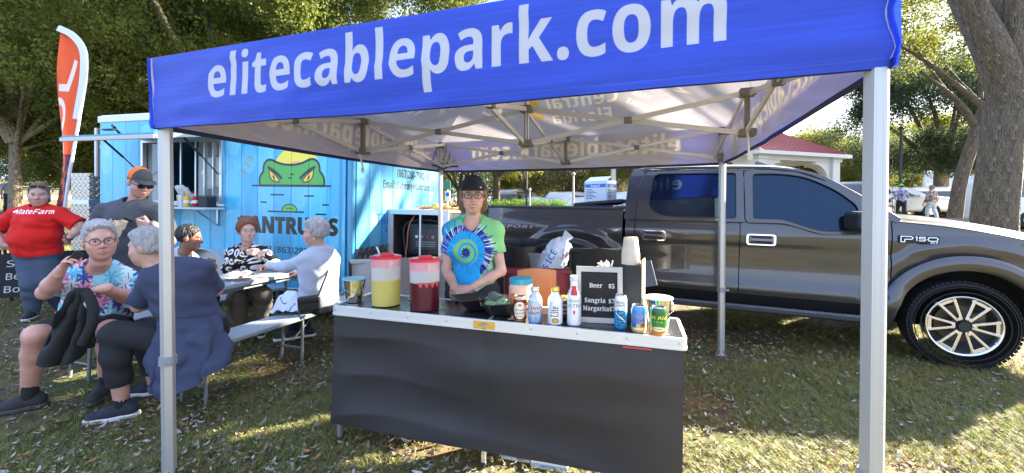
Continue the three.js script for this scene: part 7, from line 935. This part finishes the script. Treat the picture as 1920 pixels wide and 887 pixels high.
  person({ J: JO.blouse, label: 'woman with short red hair in a black blouse with white rings sitting across the table', skin: [0.55, 0.36, 0.29], female: 1, yaw: 0.72, pitch: 0.06, headScale: 1.06, jaw: 1.08, lips: [0.42, 0.16, 0.15], g: { chest: [0.19, 0.14], waist: [0.19, 0.15], belly: 0.04, pelvis: [0.2, 0.15], bust: 0.07, arm: [0.055, 0.044, 0.027] }, hair: ['curly', [0.2, 0.07, 0.035], 0.009], hairline: 0.066, glasses: { r: 0.0012, color: [0.3, 0.26, 0.22] }, hL: { d: [-0.9, -0.1, 0.15], n: [0, -0.5, -0.8], curl: 0.8 }, hR: { d: [0.95, 0.0, 0.15], n: [0, -0.5, -0.8], curl: 0.7, ring: M.steel }, top: { mat: fab([1, 1, 1], { map: ring }), sleeve: 'long', hem: -0.12, neckR: 0.075, uv: (x, y, z) => [(x + z * 0.5) * 2.1, y * 2.2] }, bottom: { mat: fab([0.24, 0.2, 0.16]), loose: 0.03 }, shoes: fab([0.03, 0.03, 0.03]), tL: 0.6, tR: 0.3 });
  const wh = person({ J: JO.white, label: 'grey-haired woman in a white shirt with black shoulder bag reaching across the table', skin: [0.52, 0.33, 0.26], female: 1, yaw: -1.42, pitch: 0.06, headScale: 1.12, g: { chest: [0.185, 0.14], waist: [0.18, 0.145], pelvis: [0.19, 0.15], bust: 0.06, arm: [0.052, 0.042, 0.027] }, hair: ['fine', [0.38, 0.37, 0.36], 0.008], hairline: 0.07, hL: { d: [-0.95, -0.15, -0.1], n: [0, -1, 0], curl: 0.5, ring: M.brass }, hR: { d: [-0.9, 0.1, -0.3], n: [0, -1, 0], curl: 0.5 }, top: { mat: fab([0.5, 0.53, 0.62]), sleeve: 'long', hem: -0.06, wr: 0.007, n: 0.018 }, bottom: { mat: fab([0.018, 0.022, 0.05]) }, shoes: fab([0.03, 0.03, 0.035]), sole: M.white, tL: -1.0, tR: -1.2 });
  part('earring', wh.place(sph(0.008, 0.082, -0.045, -0.005)), M.white, wh.t);
  const pu = thing('handbag', 'small black leather handbag on a long strap beside the woman in white', 'handbag', JO.white.pos), lm = mat([0.012, 0.012, 0.013], 0.35), a = wh.J;
  part('bag_body', rbox(0.2, 0.15, 0.07, 0.025, 0.02, 0.56, 0.24, 0, 0.3, 0.08, 4), lm, pu); part('flap', rbox(0.2, 0.07, 0.075, 0.02, 0.02, 0.605, 0.243, 0, 0.3, 0.08, 3), lm, pu); part('strap', tube([[0.1, 0.62, 0.25], [0.14, 0.76, 0.2], [0.155, 0.88, 0.12], [0.11, 1.0, -0.01], [0.06, 1.05, 0.0], [-0.0, 1.02, 0.15]], 0.009, 40, 6), lm, pu); part('zip', rod(V(-0.06, 0.57, 0.292), V(0.08, 0.58, 0.25), 0.003), M.steel, pu);
  const jk = thing('folded_jacket', 'white and blue patterned jacket bunched on the bench beside the woman in white', 'jacket', [-2.2, 0.45, -4.2]), jt = canvasTex(256, 256, (c) => { const R = RNG(2); c.fillStyle = '#dfe8f4'; c.fillRect(0, 0, 256, 256); c.strokeStyle = '#2f5f9c'; c.lineWidth = 5; for (let i = 0; i < 16; i++) { c.beginPath(); c.ellipse(R() * 256, R() * 256, 20 + R() * 18, 9, R() * 3, 0, 4); c.stroke(); } });
  part('cloth', slab(20, 20, (u, v) => { const q = 1 - Math.pow(Math.abs(u * 2 - 1), 2.4); return [-0.16 + u * 0.32 + 0.03 * noise(u * 5, v * 5, 2), 0.02 + 0.17 * q * Math.sin(PI * Math.min(1, v * 1.15)) + 0.05 * noise(u * 7, v * 6, 5), 0.16 - v * 0.3]; }, 0.01), mat([1, 1, 1], 0.85, { map: jt }), jk);
  // walkers far off
  const stand = (x, d, H, yaw, st = 0.1, ub = 0) => { const k = H / 1.7, c = Math.cos(yaw), s = Math.sin(yaw), r = (X, Y, Z) => [(X * c + Z * s) * k, Y * k, (-X * s + Z * c) * k]; return { pos: [x, land(x, d), -d], hip: r(0, 0.93, 0), nb: r(0, 1.4, -0.02), hc: r(0, 1.58, 0.02), sL: r(0.17, 1.34, 0), sR: r(-0.17, 1.34, 0), eL: r(0.25, 1.08, -0.03), wL: r(0.27, 0.86, 0.1), eR: r(-0.25, 1.08, 0), wR: ub ? r(-0.45, 1.1, 0.12) : r(-0.27, 0.86, 0.08), kL: r(0.09, 0.5, st), aL: r(0.09, 0.09, st * 1.1), kR: r(-0.09, 0.5, -st * 0.3), aR: r(-0.09, 0.1, -st * 1.8) }; };
  const camo = (a) => canvasTex(128, 128, (c) => { const R = RNG(12); c.fillStyle = a[0]; c.fillRect(0, 0, 128, 128); for (let i = 0; i < 60; i++) { c.fillStyle = a[1 + i % (a.length - 1)]; c.beginPath(); c.ellipse(R() * 128, R() * 128, 5 + R() * 8, 3 + R() * 4, R() * 3, 0, 7); c.fill(); } });
  person({ J: stand(18.38, 20, 1.74, 2.9, 0.16, 1), label: 'walker in a bright green cap, patterned shirt and black trousers beyond the truck', yaw: 2.9, hair: ['short', [0.04, 0.03, 0.02]], cap: { color: [0.06, 0.75, 0.05] }, top: { mat: fab([1, 1, 1], { map: camo(['#8f92b0', '#3a3c5c', '#c9cbe0', '#5a5c80']) }), sleeve: 0.8 }, bottom: { mat: fab([0.02, 0.018, 0.016]) }, shoes: fab([0.05, 0.05, 0.05]), tL: 2.9, tR: 2.9 });
  person({ J: stand(19.81, 20, 1.66, 3.1, 0.12), label: 'walker in a brown flowered shirt and pale jeans beside the parked white car', yaw: 3.1, female: 1, hair: ['curly', [0.2, 0.15, 0.1]], g: { chest: [0.2, 0.15], waist: [0.2, 0.16], pelvis: [0.2, 0.15] }, top: { mat: fab([1, 1, 1], { map: camo(['#7a6a66', '#3c3234', '#b9a49c', '#8a5a58', '#d8cfc8']) }), sleeve: 'long' }, bottom: { mat: fab([0.4, 0.48, 0.58]) }, shoes: fab([0.3, 0.3, 0.3]), tL: 3.1, tR: 3.1 });
  person({ J: stand(-22.53, 19, 1.7, 1.2, 0.1), label: 'distant person in a grey top walking at the far left edge', yaw: 1.2, hair: ['short', [0.03, 0.025, 0.02]], top: { mat: fab([0.3, 0.31, 0.32]), sleeve: 0.7 }, bottom: { mat: fab([0.03, 0.03, 0.035]) }, shoes: fab([0.05, 0.05, 0.05]) });
}
renderer.render(scene, camera);
